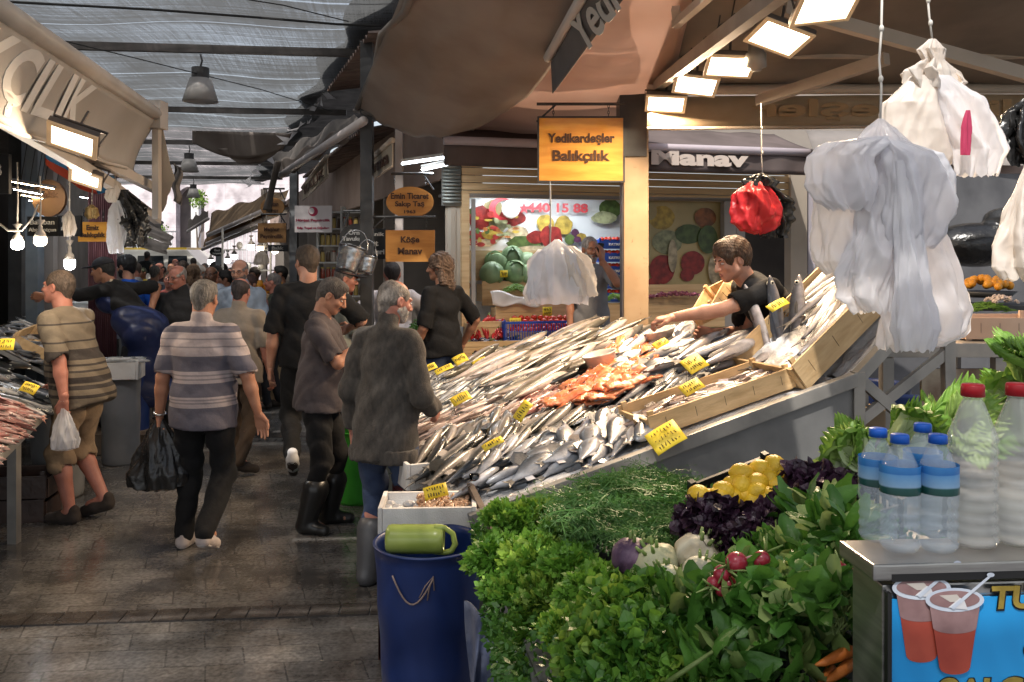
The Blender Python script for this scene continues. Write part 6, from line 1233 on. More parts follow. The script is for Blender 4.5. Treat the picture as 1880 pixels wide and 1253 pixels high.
# dark wall and posts behind the left stall
def LW(u,s,z=0):return Vector((-3.2,5.8,0))+A*u-CR*s+Vector((0,0,z))
lwall=empty('shop_row',LW(0,2.4),'dark row of shops behind the left fish stall','shop row')
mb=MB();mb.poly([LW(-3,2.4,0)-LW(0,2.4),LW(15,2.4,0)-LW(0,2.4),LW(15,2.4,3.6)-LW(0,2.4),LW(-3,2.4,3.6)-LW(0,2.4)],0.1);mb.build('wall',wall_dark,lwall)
mb=MB();mb.poly([LW(9,1.6,0)-LW(0,2.4),LW(26,1.6,0)-LW(0,2.4),LW(26,1.6,3.8)-LW(0,2.4),LW(9,1.6,3.8)-LW(0,2.4)],0.1);mb.build('wall',wallm,lwall)
mb=MB();mb.grid(lambda a,b_:LW(-3+12*a,2.5-1.9*b_,3.45-0.25*b_)-LW(0,2.4),8,4,0.02);mb.build('canopy',grey_canvas,lwall)
for i,(px,w_,Y,lb)in enumerate(((34,24,9.2,'black square post farthest left behind the bulbs'),(58,15,9.6,'narrower black post right of the first one'),(64,22,9.0,'grey blue post behind the two bulbs'),(94,16,9.8,'beige post left of the tall bulb'),(118,16,10.2,'pale post behind the tall bulb'))):
 p=W(px,470,Y);mb=MB();ww=w_/F*Y;mb.box((0,0,1.8),(ww,ww,3.6));o=mb.build('post',[darkpost,darkpost,M('post_blue_grey',(0.09,0.11,0.13),(0.14,0.16,0.18),4,rough=0.5),M('post_beige',(0.30,0.25,0.22),rough=0.6),M('post_pale',(0.42,0.36,0.32),rough=0.6)][i],None,loc=(p.x,p.y,0));tag(o,lb,'post','posts behind the left stall')
mb=MB();p0=W(163,470,9.4);mb.grid(lambda a,b_:(p0.x+0.28*a,p0.y+0.03*abs(math.sin(a*40)),0.2+2.55*b_),80,2,0.01);tag(mb.build('corrugated_panel',M('burgundy_metal',(0.09,0.035,0.045),(0.14,0.06,0.07),4,rough=0.45,metal=0.3),None,True),'burgundy corrugated panel below the small orange sign','panel')
hanging_sign('small orange wooden fishmonger sign above the burgundy panel at the left stall',143,198,408,444,8.8,[('Emiz',0.22,0.26,0.42),('Balıkçılık',-0.18,0.30,0.84)],edge=None,thick=0.03)
hanging_sign('black sign with two rows of grey letters behind the white bulbs',50,106,398,434,7.6,[('Balaban',0.22,0.26,0.8),('Ahtapotçun',-0.2,0.26,0.9)],blackm,letter_grey,chain=False,bold=0.01)
hanging_sign('black sign with cut off grey letters beside the dangling cord',104,148,396,434,7.9,[('lyca',0.24,0.26,0.55),('n Ha',-0.1,0.26,0.6)],blackm,letter_grey,chain=False,bold=0.01)
hanging_sign('brown wooden oval with faint letters high in the left stall',58,120,330,398,8.2,[('Balık',0.1,0.18,0.6)],M('dark_sign_wood',(0.10,0.05,0.025),(0.14,0.08,0.04),4,rough=0.6),letter_dark,oval=True,chain=False)
hanging_sign('black board cut by the left edge under the awning',-20,16,283,356,5.8,[('B',0.1,0.3,0.3)],blackm,letter_grey,chain=False)
# folded parasol canopy, red and blue
um=empty('parasol',W(150,318,7.6),'red and blue parasol canopy folded above the left stall','parasol')
def umb(a,b_):c_=W(84+128*a,280+46*a+(22+26*math.sin(math.pi*min(1,a*1.05)))*b_,7.6)-W(150,318,7.6);return c_+Vector((0,0.25*math.sin(math.pi*a)*(b_-0.3)-0.03*math.sin(a*20),0))
mR,mBl=M('umbrella_red',(0.55,0.07,0.03),(0.62,0.10,0.05),4,rough=0.6,transl=0.3),M('umbrella_blue',(0.07,0.28,0.52),(0.10,0.34,0.6),4,rough=0.6,transl=0.3)
for nm,x0,x1,y0,y1,mt in(('blue_panel',0.0,0.32,0.0,0.45,mBl),('red_panel',0.0,0.62,0.45,1.0,mR),('red_panel',0.32,0.62,0.0,0.45,mR),('blue_panel',0.62,1.0,0.0,1.0,mBl)):
 mb=MB();mb.grid(lambda a,b_:umb(x0+(x1-x0)*a,y0+(y1-y0)*b_),12,6,0.004);mb.build(nm,mt,um,True)
bundle('bundle of white and black bags hanging at the end of the lettered awning',212,340,6.6,[([(340,212,4),(350,208,12),(362,206,11),(372,208,6)],dict(folds=0.25,mat=bagwarm,jag=0,nm='knot')),([(368,214,5),(385,214,12),(410,215,15),(440,214,14),(464,213,12)],dict(folds=0.12)),([(348,224,8),(380,238,18),(420,245,20),(452,243,12)],dict(folds=0.2,mat=bagk,yo=0.03,crumple=0.03))],bagw,[(212,270),(210,300),(212,342)])
bundle('small crumpled cream bag hanging on an orange cord',127,390,6.4,[([(388,127,3),(400,126,7),(420,128,8),(432,127,5)],dict(folds=0.25,crumple=0.03))],bagwarm,[(128,310),(128,350),(127,392)])
bundle('small crumpled ochre bag hanging beside the small orange sign',168,378,6.8,[([(376,168,3),(384,168,8),(396,168,8),(400,168,5)],dict(folds=0.25,crumple=0.03))],M('bag_ochre',(0.55,0.38,0.15),(0.62,0.46,0.22),6,rough=0.4,transl=0.2),[(170,345),(168,378)])
# left fish stall
ESL=(-CR*1.0+Vector((0,0,0.60))).normalized();ENL=A.cross(ESL).normalized()
if ENL.z<0:ENL=-ENL
SLS=0.60
def surfL(u,s,lift=0.0,mode=False,aa=0):
 if mode is True:return-ESL*math.cos(aa)+A*math.sin(aa)
 if mode=='n':return ENL
 return LW(u,s,0.80+0.60*s)+ENL*lift
ls=empty('fish_stall',LW(0,0),'left fish stall sloping up from the lane, cut by the picture edge','market stall')
def lr(p):return Vector(p)-LW(0,0)
for u0_,u1_,s1_ in((-1.6,0.95,1.4),(1.75,4.4,0.72)):
 mb=MB();mb.poly([lr(surfL(u0_,0)),lr(surfL(u1_,0)),lr(surfL(u1_,s1_)),lr(surfL(u0_,s1_))],0.03,ENL);mb.build('tray',stall_m,ls)
 mb=MB();mb.grid(lambda a,b_:lr(surfL(u0_+.03+(u1_-u0_-.06)*a,0.02+(s1_-.04)*b_,0.012+0.02*noise.noise(Vector((a*9,b_*7,1))))),40,30);mb.build('ice',icem,ls,True)
for u_ in(-1.3,0.0,1.5):mb=MB();mb.box(lr(LW(u_,0.10,0.39)),(0.06,0.06,0.78));mb.build('leg',rail_m,ls)
mb=MB();mb.bar(lr(surfL(-1.6,-0.02,0.0)),lr(surfL(0.95,-0.02,0.0)),0.04,0.05);mb.build('front_rail',rail_m,ls)
fish_bed('mullet',-1.5,0.0,0.02,0.42,40,0.16,0.042,'small red mullet in the pink heap at the left picture edge','red mullet on the left stall',2,base=surfL)
fish_bed('bass',-0.7,0.9,0.38,1.2,35,0.28,0.075,'dark sea bass heaped on the left stall behind the man in shorts','sea bass on the left stall',2,base=surfL)
fish_bed('mackerel',0.0,0.9,0.02,0.36,30,0.22,0.05,'mackerel hanging over the lane edge of the left stall','mackerel on the left stall',1,base=surfL)
fish_bed('bream',1.8,3.0,0.03,0.68,60,0.2,0.09,'silver bream in the upper rows of the left stall','bream on the left stall',1,base=surfL)
fish_bed('anchovy',3.0,4.35,0.03,0.70,50,0.16,0.045,'tiny silver anchovies near the hand of the bending fishmonger','anchovies on the left stall',1,base=surfL,lift=0.03)
c4=crate(0.9,0.4,0.10,'low wooden crate of small fish on the left stall');c4.matrix_world=Matrix.Translation(surfL(2.4,0.35,0.05))@basis(A,ENL).to_4x4()
price_card(W(8,633,5.9),(0.9,0.3,0),(0.2,-0.8,0.6),0.12,0.09,'yellow price card at the left picture edge',90,2);price_card(W(54,713,5.7),(0.9,0.1,-0.35),(0.2,-0.7,0.8),0.10,0.08,'yellow price card on the dark bass of the left stall',91,2)
grey_pl=M('barrel_grey',(0.15,0.155,0.16),(0.22,0.22,0.225),3,rough=0.5,bump=0.1)
barrel('barrel',108,745,6.9,0.42,0.70,grey_pl,'grey plastic barrel under the left stall behind the man in shorts');p=W(108,470,6.9);cz=crate(0.42,0.34,0.07,'orange wooden tray resting on the grey barrel');cz.location=(p.x,p.y,0.705)
barrel('barrel',222,690,8.0,0.34,0.78,grey_pl,'grey barrel carrying a foam box in front of the bending fishmonger',0.95);barrel('barrel',238,690,8.6,0.38,0.80,MATS['barrel_blue'],'blue barrel behind the foam box at the left',0.95);barrel('barrel',248,690,9.1,0.34,0.82,grey_pl,'grey barrel farthest down the left row',0.95)
p=W(215,470,7.9);foam_box((p.x,p.y,0.79),0.42,0.30,0.16,'yellowed foam box of fish on the grey barrel',0.2)
for i in range(7):put_fish('mackerel',(p.x-0.14+0.045*i,p.y-0.03+0.02*(i%3),0.95+0.012*(i%2)),(1,0.15*math.sin(i),0.05),(0,-0.2,1),'slim grey fish lying in the yellowed foam box on the barrel','mackerel','fish in the yellowed foam box',0.9)
for i,(px,py,Y)in enumerate(((168,583,9.8),(172,612,9.7),(158,560,10.2))):
 q=W(px,py,Y);foam_box((q.x,q.y,q.z),0.40,0.28,0.15,['white foam box top of the pile behind the blue apron','white foam box in the middle of the pile behind the apron','white foam box behind the others near the wall'][i],0.3,open_=False)
q=W(172,470,9.8);mb=MB();mb.box((0,0,0.5),(0.8,0.5,0.98));tag(mb.build('box_plinth',stall_m,None,loc=(q.x,q.y,0)),'grey plinth under the pile of foam boxes','plinth')
for i,(px,z_)in enumerate(((30,0.0),(34,0.17))):
 q=W(px,470,6.35);cw=crate(0.50,0.34,0.16,['dark wet crate standing on the paving at the left edge','dark wet crate stacked on another at the left edge'][i],mat=M('wet_dark_wood',(0.035,0.02,0.016),(0.06,0.035,0.028),6,rough=0.35,bump=0.2),group='dark crates at the left edge');cw.location=(q.x,q.y,z_);cw.rotation_euler=(0,0,0.15)
 # ------------------------------------------------------------------ pendant lamps
pen=M('pendant_shade',(0.62,0.60,0.58),(0.70,0.68,0.66),5,rough=0.4,transl=0.4)
for i,(px,pb,Y)in enumerate(((368,187,10.3),(347,316,18.8),(355,363,27.0))):
 k_=1.0;rt=empty('pendant_lamp',W(px,pb,Y),['large white pendant lamp nearest under the net','white pendant lamp second along the lane','white pendant lamp farthest down the lane'][i],'pendant lamp','pendant lamps over the lane')
 mb=MB();mb.lathe([(0.125,0.27),(0.205,0.0),(0.198,0.0),(0.118,0.268)],30,close=None);mb.build('shade',pen,rt,True)
 mb=MB();mb.lathe([(0,0.27),(0.10,0.27),(0.10,0.40),(0.03,0.41),(0,0.41)],20);mb.build('driver_box',M('driver_dark',(0.06,0.06,0.062),rough=0.5),rt)
 mb=MB();h_=4.28-W(px,pb,Y).z;mb.tube([(0,0,0.41),(0.02,0,0.41+(h_-0.41)*0.5),(0.0,0,h_)],0.012,6);mb.build('hook',darkpost,rt)
 # brown tarp strip under the net
sheet('tarpaulin','long brown tarpaulin strip hanging under the net in the distance','tarpaulin',(W(353,240,17.2),W(535,245,16.5),W(520,274,16.8),W(353,262,17.5)),brown_canvas,24,8,lambda u,v:(0,0,-0.25*math.sin(math.pi*u)*v))
sheet('tarpaulin','brown tarpaulin corner drooping below the long strip','tarpaulin',(W(395,272,17.2),W(520,275,16.8),W(480,300,17.2),W(440,302,17.2)),brown_canvas,12,8)
# awnings far down the left side
for i,(x0,y0,x1,y1,Y,lb)in enumerate(((245,405,318,452,17,'grey folding awning on the left, nearest of the far ones'),(235,430,310,468,20,'grey folding awning on the left, lower and farther'),(240,392,300,425,22,'slanting pale awning edge far on the left'))):
 sheet('awning',lb,'awning',(W(x0,y0-8,Y),W(x1,y1-18,Y),W(x1-5,y1,Y-0.4),W(x0,y0+18,Y-.4)),grey_canvas,12,6,lambda u,v:(0,0.06*math.sin(v*9),0),group='awnings far down the left side')
 # ------------------------------------------------------------------ right side of the lane: facade, posts, signs
def RW(u,s,z=0):return O2+A*u+CR*s+Vector((0,0,z))
rf=empty('shop_row',RW(0,0),'row of small shops on the right side of the lane','shop row')
def rr_(p):return Vector(p)-RW(0,0)
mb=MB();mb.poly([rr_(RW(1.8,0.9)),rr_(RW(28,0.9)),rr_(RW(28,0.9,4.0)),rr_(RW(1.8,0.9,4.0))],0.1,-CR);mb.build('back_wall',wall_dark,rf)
for u_ in(3.4,6.8,10.2,13.6,17,21,25):
 mb=MB();mb.poly([rr_(RW(u_,0.0)),rr_(RW(u_,0.9)),rr_(RW(u_,0.9,3.3)),rr_(RW(u_,0.0,3.3))],0.08,-A);mb.build('partition',wallm,rf)
mb=MB();mb.poly([rr_(RW(0.0,0.0,2.75)),rr_(RW(28,0.0,2.75)),rr_(RW(28,0.0,3.7)),rr_(RW(0.0,0.0,3.7))],0.06,-CR);mb.build('fascia',M('fascia',(0.30,0.21,0.17),(0.40,0.30,0.25),1.5,rough=0.8),rf)
# tinned goods on shelves behind the pink sign
shm=M('shelf_white',(0.5,0.5,0.48),rough=0.5);jc=[M('jar_red',(0.25,0.05,0.03),rough=0.2),M('jar_gold',(0.45,0.33,0.10),rough=0.3),M('jar_dark',(0.08,0.05,0.03),rough=0.2),M('jar_pale',(0.4,0.35,0.3),rough=0.2)]
sx0=W(630,430,11.5);shf=empty('shelf_unit',(sx0.x,sx0.y,0),'white shelves of jars and yellow packets behind the metal buckets','shelf unit')
for k in range(7):mb=MB();mb.box((0,0,1.15+0.22*k),(0.62,0.25,0.02));mb.build('shelf_board',shm,shf)
for sg in(-1,0,1):mb=MB();mb.box((sg*0.31,0,1.8),(0.025,0.27,1.5));mb.build('upright',shm,shf)
jp={}
for k in range(6):
 for j in range(8):
  ci=1 if k==4 else(k*3+j)%4 if k%2 else 0
  if ci not in jp:
   mb=MB();mb.lathe([(0,0),(0.028,0),(0.03,0.01),(0.03,0.10),(0.022,0.125),(0.022,0.13),(0,0.13)],12);o=mb.build('jar',jc[ci],None,True);mb=MB();mb.lathe([(0,0.13),(0.024,0.13),(0.024,0.15),(0,0.15)],12);mb.build('lid',jc[(ci+1)%4],o,True);jp[ci]=o
  else:o=copy_tree(jp[ci])
  o.location=(sx0.x-0.26+j*0.073,sx0.y-0.05,1.16+0.22*k);tag(o,'small jar standing in the rows on the white shelves','jar','jars on the white shelves')
for i,(px,w_,Y,z1,m_,lb)in enumerate(((674,22,8.6,4.0,darkpost,'tall black post between the wooden signs and the crowd'),(540,14,13.0,3.4,M('post_steel',(0.16,0.17,0.18),(0.22,0.23,0.24),4,rough=0.5),'grey steel post left of the pink cheese sign'),(733,14,9.6,3.4,MATS['post_pale'],'pale pipe post right of the wooden signs'),(828,20,9.6,2.6,beige_canvas,'beige post at the corner of the greengrocer'),(485,10,17,3.2,MATS['post_pale'],'thin pale post far down the right side'),(403,11,22,2.0,MATS['post_steel'],'short grey post below the small black oval sign'))):
 p=W(px,470,Y);ww=w_/F*Y;mb=MB();mb.box((0,0,z1/2),(ww,ww,z1));tag(bevel(mb.build('post',m_,None,loc=(p.x,p.y,0)),0.006),lb,'post','posts along the right side of the lane')
redletter=M('letter_crimson',(0.35,0.015,0.06),rough=0.5)
hanging_sign('oval wooden sign dated 1963 above the rectangular wooden sign',709,796,343,400,8.7,[('Emin Ticaret',0.20,0.20,0.80),('Sakıp Taş',-0.08,0.22,0.62),('1963',-0.31,0.11,0.24)],signwood_unlit,oval=True,edge=None,bracket=(-0.4,0.5))
hanging_sign('rectangular wooden sign directly below the oval one dated 1963',708,798,423,481,8.6,[('Köşe',0.18,0.25,0.38),('Manav',-0.16,0.22,0.50)],signwood_unlit,bracket=(-0.9,0.52))
hanging_sign('black board with three rows of grey letters behind the black post',660,708,420,476,8.9,[('organik',0.30,0.16,0.9),('Süt',0.02,0.18,0.45),('ürünleri',-0.26,0.17,0.9)],blackm,letter_grey,chain=False)
hanging_sign('black oval sign with grey letters above the galvanised buckets',623,690,411,460,9.0,[('Örnek',0.18,0.2,0.5),('Tavukçuluk',-0.08,0.2,0.84)],blackm,letter_grey,oval=True,bracket=(-0.4,0.4))
ps=hanging_sign('white cheese shop sign with a crimson round emblem and crimson letters',541,609,378,427,11.0,[('Hürşat Peynircilik',-0.06,0.13,0.93),('Edip Topal ve Oğulları',-0.34,0.11,0.86)],M('sign_white',(0.62,0.58,0.58),rough=0.4),redletter,chain=False,bold=0.03)
mb=MB();mb.poly([(0.06*math.cos(t),-0.004,0.095+0.06*math.sin(t))for t in[i*math.pi/16 for i in range(32)]],0.003,(0,-1,0));mb.build('emblem',redletter,ps)
mb=MB();mb.poly([(-0.02+0.032*math.cos(t)*1.1,-0.008,0.10+0.04*math.sin(t))for t in[i*math.pi/8 for i in range(16)]],0.003,(0,-1,0));mb.build('emblem',M('sign_white',(0.6,0.6,0.6)),ps)
hanging_sign('brown rectangular wooden sign left of the grey steel post',473,525,410,446,12.6,[('Meşhur',0.16,0.26,0.55),('Peynircilik',-0.2,0.26,0.8)],M('sign_wood_dark',(0.26,0.13,0.045),(0.34,0.18,0.065),3,rough=0.5),letter_dark,bracket=(-0.4,0.5))
hanging_sign('brown oval sign under the torn awning, above the brown rectangular one',478,522,363,398,12.8,[('Bostan',0.16,0.24,0.5),('Manav',-0.18,0.24,0.5)],MATS['sign_wood_dark'],letter_dark,oval=True,bracket=(-0.4,0.5))
hanging_sign('small black oval sign far down the right side',385,412,454,471,21.5,[('Öncü',0.18,0.26,0.4),('Kuruyemiş',-0.2,0.26,0.6)],blackm,letter_grey,oval=True,chain=False)
hanging_sign('small dark board with pale letters below the brown rectangular sign',492,528,450,462,13.5,[('Balık',0.0,0.5,0.6)],blackm,letter_grey,chain=False)
# striped signs hanging edge on from awnings
for pts,tx,Y0,Y1,lb in((((674,337),(720,306),(720,258),(674,300)),'Yarımca',9.4,8.2,'slanting beige valance with brown letters beside the black post'),(((556,368),(602,325),(600,288),(556,345)),'BALIK',12.6,10.8,'slanting beige lettered valance above the pink sign')):
 p0,p1,p2,p3=[W(x_,y_,Y0 if k in(0,3)else Y1)for k,(x_,y_)in enumerate(pts)];c_=(p0+p1+p2+p3)/4;rt=empty('valance',c_,lb,'valance','slanting valances on the right side')
 mb=MB();mb.poly([p-c_ for p in(p0,p1,p2,p3)],0.01);mb.build('cloth',M('valance_beige',(0.34,0.29,0.22),(0.42,0.36,0.28),3,rough=0.8),rt)
 xd=(p1-p0).normalized();ud=((p2+p3)-(p0+p1)).normalized();nd=xd.cross(ud).normalized();text('lettering',tx,nd*0.012,xd,ud-xd*ud.dot(xd),(p1-p0).length*0.8,letter_dark,rt,(p3-p0).length*0.6,0.02)
 mb=MB();mb.tube([p3-c_,p2-c_],0.03,8);mb.tube([p0-c_,p1-c_],0.012,6);mb.build('tube',MATS['tube_beige'],rt,True)
 # awnings along the right side
def side_awning(pts,mt,lb,fold=0.04,bar=True,n=18):
 rt=empty('awning',pts[0],lb,'awning','awnings along the right side of the lane');p=[Vector(q)-Vector(pts[0])for q in pts]
 mb=MB();mb.grid(lambda a,b_:(p[0]*(1-a)+p[1]*a)*(1-b_)+(p[3]*(1-a)+p[2]*a)*b_+Vector((0,0,fold*math.sin(a*n))),24,8,0.006);mb.build('cloth',mt,rt,True)
 if bar:mb=MB();mb.tube([p[0],p[1]],0.045,10);mb.build('front_tube',M('tube_pale',(0.5,0.46,0.45),rough=0.45),rt,True)
 return rt
side_awning((W(516,322,11.5),W(668,222,8.4),W(650,205,9.2),W(500,290,12.5)),grey_canvas,'grey awning with a long white front bar above the pink sign')
side_awning((W(516,328,11.6),W(640,255,9.2),W(640,232,9.0),W(512,300,11.5)),brown_canvas,'brown cloth hanging behind the white awning bar',bar=False)
side_awning((W(383,432,19),W(520,372,13.5),W(530,345,14.5),W(388,392,21)),tan_canvas,'tan awning in the far row on the right, upper')
side_awning((W(380,448,20),W(528,385,14),W(528,372,14),W(378,428,21)),M('amber_canvas',(0.30,0.17,0.08),(0.40,0.25,0.13),2,rough=0.8,transl=0.4),'amber lit awning below the tan one on the right')
side_awning((W(372,458,22),W(470,418,17),W(470,405,17.5),W(376,440,23)),MATS['amber_canvas'],'lowest amber awning near the small black oval sign')
side_awning((W(345,425,27),W(382,402,22),W(382,385,22),W(345,405,27)),grey_canvas,'grey awning farthest away on the right')
mb=MB();mb.grid(lambda a,b_:W(512-22*b_+6*math.sin(a*7)*b_-6*a*(1-b_),300+90*b_-6*a,11.3)+Vector((0.12*(a-0.5)*(1.1-b_),0.10*math.sin(a*9),0)),10,16,0.005);tag(mb.build('hanging_canvas',grey_canvas,None,True),'tied grey canvas end hanging above the brown oval sign','canvas')
mb=MB();r=random.Random(9)
for i in range(26):
 t=i/25;p=W(700-250*t,62+275*t,9.4+10*t);mb.add([p+Vector((r.uniform(-.15,.15),r.uniform(-.1,.1),r.uniform(-.12,.12)))for _ in range(4)],[(0,1,2,3)])
tag(mb.build('torn_plastic',M('torn_white',(0.6,0.58,0.58),(0.7,0.68,0.7),8,rough=0.4,transl=0.4)),'torn white plastic scraps along the right edge of the net','plastic scraps',kind='stuff')
# tube lights by the greengrocer corner
for i,(x0,y0,x1,y1)in enumerate(((738,301,815,290),(775,312,822,302))):
 p,q=W(x0,y0,8.9),W(x1,y1,8.7);c_=(p+q)/2;rt=empty('tube_light',c_,['long fluorescent tube left of the greengrocer awning','short fluorescent tube under the long one'][i],'tube light','fluorescent tubes near the wooden signs')
 mb=MB();mb.tube([p-c_,q-c_],0.014,8);mb.build('tube',cool_led,rt,True);mb=MB();mb.bar(p-c_+Vector((0,0,.03)),q-c_+Vector((0,0,.03)),0.04,0.03);mb.build('fitting',shm,rt)
area('tube_glow',W(780,310,8.8),(0.1,0.1,-1),10,0.5,(0.9,0.95,1.0),0.1)
# galvanised buckets
galv=M('galvanised',(0.30,0.31,0.32),(0.50,0.51,0.52),14,rough=0.25,metal=0.95,bump=0.08)
for i,(px,py,Y,r_,h_,tl,lb)in enumerate(((642,478,7.9,0.13,0.22,0.25,'larger tilted galvanised bucket under the black oval sign'),(671,489,8.0,0.10,0.145,0.05,'smaller galvanised bucket hanging right of the larger'))):
 rt=empty('bucket',W(px,py,Y),lb,'bucket','galvanised buckets hanging on the post');rt.rotation_euler=(-0.25,tl,0)
 mb=MB();mb.lathe([(0,-h_/2),(r_*0.72,-h_/2),(r_*0.74,-h_/2+0.01)]+[(r_*(0.74+0.26*t)*(1+(0.03 if k in(3,7)else 0)),-h_/2+h_*t)for k,t in enumerate([j/10 for j in range(1,11)])]+[(r_*1.05,h_/2),(r_*1.05,h_/2+0.008),(r_*0.97,h_/2),(r_*0.7,-h_/2+0.02),(0,-h_/2+0.02)],28);mb.build('pail',galv,rt,True)
 mb=MB();mb.tube([(r_*math.cos(t),0,h_/2-0.02+0.2*math.sin(t))for t in[j*math.pi/12 for j in range(13)]],0.004,6);mb.build('handle',galv,rt,True)
 # lit glass cabinet with warm bags, far right shops
for i,(px,py,Y,w_,c_)in enumerate(((478,455,15.5,0.10,bulb_m),(505,460,14.5,0.09,bulb_m),(461,452,16,0.1,bulb_c),(430,470,20,0.12,bulb_c),(418,478,21,0.12,bulb_c),(387,480,24,0.14,bulb_c),(489,430,14,0.05,bulb_m))):
 bulb(px,py,Y,['warm bulb above the cream hanging bags far down the lane','warm bulb right of the far cream bags','cool bulb in the far glass cabinet','cool bulb among the far shops, left','cool bulb just past the small black oval sign','cool bulb behind the far crowd','tiny warm bulb under the brown sign'][i],c_,0.5,w_*0.6,'bulbs in the far shops on the right',4,c=(1,.85,.65)if c_ is bulb_m else(.9,.95,1))
cb=empty('glass_cabinet',W(460,470,16.2).xy.to_3d(),'lit glass cabinet with pale goods far on the right','cabinet')
mb=MB();mb.box((0,0,0.6),(0.9,0.5,1.2));mb.build('base',wallm,cb)
for sx_ in(-0.44,0.44):mb=MB();mb.box((sx_,-0.24,1.8),(0.03,0.03,1.2));mb.build('frame',shm,cb)
for k in range(3):mb=MB();mb.box((0,0,1.25+0.38*k),(0.88,0.45,0.02));mb.build('shelf',shm,cb)
mb=MB()
for k in range(10):mb.ell((-0.35+0.08*k,-0.05,1.33+0.38*(k%3)),(0.06,0.06,0.07),8,6)
mb.build('goods',M('goods_pale',(0.5,0.45,0.38),rough=0.5),cb,True)
bundle('cream bags glowing below a warm bulb in the far shops',480,462,13.5,[([(460,480,3),(468,480,9),(482,480,12),(486,480,10)],dict(folds=0.15))],bagwarm)
# ------------------------------------------------------------------ greengrocer's displays (behind the fish)
def at_out(px,py,out):return G(px,py,out)
def gcrate(px0,px1,py0,py1,out,depth,label,mat=plank):
 a_,b_=G(px0,py1,out),G(px1,py1,out);zt=G((px0+px1)/2,py0,out).z;L_=(b_-a_).length;c_=(a_+b_)/2
 rt=empty('display_crate',(c_.x,c_.y,min(a_.z,b_.z)),label,'crate','pine display crates of the greengrocer',math.atan2(SDn.y,SDn.x));h_=zt-min(a_.z,b_.z)
 for k in range(3):mb=MB();mb.box((0,0,h_*(k+0.5)/3),(L_,0.02+0.002*k,h_/3-0.004));mb.build('board',mat,rt)
 mb=MB();mb.box((0,depth/2,h_*0.5),(L_,depth-0.03,h_*0.7));mb.build('tray',mat,rt);return rt
gcrate(862,985,460,515,-0.55,0.3,'pine shelf front below the printed vegetables');gcrate(885,1000,516,560,-0.30,0.3,'pine shelf front below the cabbages');gcrate(910,1140,558,600,-0.05,0.25,'pine shelf front under the green beans');gcrate(862,930,590,625,0.30,0.35,'pine crate front of the red peppers');gcrate(935,1080,608,625,0.35,0.4,'pine crate front of the tomatoes');gcrate(1190,1330,522,560,0.02,0.4,'pine shelf front under the large tomato print');gcrate(1190,1330,560,600,0.12,0.4,'pine shelf front lower, behind the seller');gcrate(850,1000,626,655,0.6,0.4,'pine crate front below the eggplants');gcrate(1080,1190,560,640,0.0,0.3,'pine shelf front behind the man on the phone')
def heap(protos,n,px0,px1,py0,py1,out0,out1,label,cat,group,sc_=(0.9,1.1),seed=1,flat=False):
 rr=random.Random(seed)
 for i in range(n):
  o=protos[i]if i<len(protos)else copy_tree(protos[i%len(protos)]);t=rr.random();px=rr.uniform(px0,px1);py=py0+(py1-py0)*t;o.location=G(px,py,out0+(out1-out0)*t)
  o.rotation_euler=(rr.uniform(0,6.28),rr.uniform(0,6.28),rr.uniform(0,6.28))if not flat else(rr.uniform(-.4,.4),rr.uniform(-.4,.4),rr.uniform(0,6));k_=rr.uniform(*sc_);o.scale=(k_,)*3;tag(o,label,cat,group)
tm=M('tomato',(0.48,0.02,0.01),(0.56,0.05,0.02),8,rough=0.2,coat=0.4,rnd=0.15)
def tomato():
 mb=MB();mb.ell((0,0,0),(0.036,0.036,0.030),16,10);o=mb.build('tomato',tm,None,True);mb=MB()
 for i in range(5):a_=i*1.257;mb.add([(0,0,0.031),(0.014*math.cos(a_-.2),0.014*math.sin(a_-.2),0.030),(0.018*math.cos(a_),0.018*math.sin(a_),0.027),(0.014*math.cos(a_+.2),0.014*math.sin(a_+.2),0.030)],[(0,1,2,3)])
 mb.build('calyx',MATS['leaf_spinach'],o);return o
tp_=[tomato()for _ in range(1)];rr=random.Random(4);k_=0
for row in range(4):
 for j in range(12):
  o=tp_[0]if k_==0 else copy_tree(tp_[0]);k_+=1;o.location=G(940+j*11.8+(row%2)*5,605-row*7.0+rr.uniform(-1,1),0.32-0.09*row);o.rotation_euler=(rr.uniform(-.6,.6),rr.uniform(-.6,.6),rr.uniform(0,6));k2=rr.uniform(0.9,1.1);o.scale=(k2,)*3;tag(o,'round red tomato in the rows in front of the blue crate','tomato','tomatoes in rows at the greengrocer')
rp_=M('pepper_red',(0.36,0.012,0.015),(0.46,0.03,0.03),8,rough=0.2,coat=0.4,rnd=0.2)
mb=MB();mb.tube([(-0.07,0,0),(-0.06,0.004,0),(-0.02,0.012,0.004),(0.03,0.006,0),(0.08,-0.012,0.004)],[0.008,0.020,0.019,0.013,0.002],10);pr_=mb.build('red_pepper',rp_,None,True);mb=MB();mb.tube([(-0.07,0,0),(-0.095,0.004,0)],[0.005,0.003],6);mb.build('stem',MATS['leaf_stem'],pr_,True)
heap([pr_],62,862,925,590,622,0.15,0.36,'long shiny red pepper in the crate behind the long-haired person','red pepper','red peppers in the crate',seed=6)
em=M('eggplant',(0.012,0.008,0.018),(0.03,0.015,0.04),8,rough=0.15,coat=0.5)
mb=MB();mb.tube([(-0.12,0,0),(-0.10,0,0),(-0.04,0.006,0),(0.04,0.006,0),(0.10,-0.004,0),(0.13,-0.01,0)],[0.010,0.028,0.033,0.028,0.018,0.008],12);eg_=mb.build('eggplant',em,None,True);mb=MB();mb.tube([(0.10,-0.004,0),(0.135,-0.01,0),(0.16,-0.016,0)],[0.020,0.012,0.006],8);mb.build('stem_cap',M('eggplant_cap',(0.10,0.14,0.05),rough=0.6),eg_,True)
heap([eg_],34,860,1010,625,655,0.35,0.65,'shiny black eggplant in the heap below the tomatoes','eggplant','eggplants below the tomatoes',seed=7,flat=True)
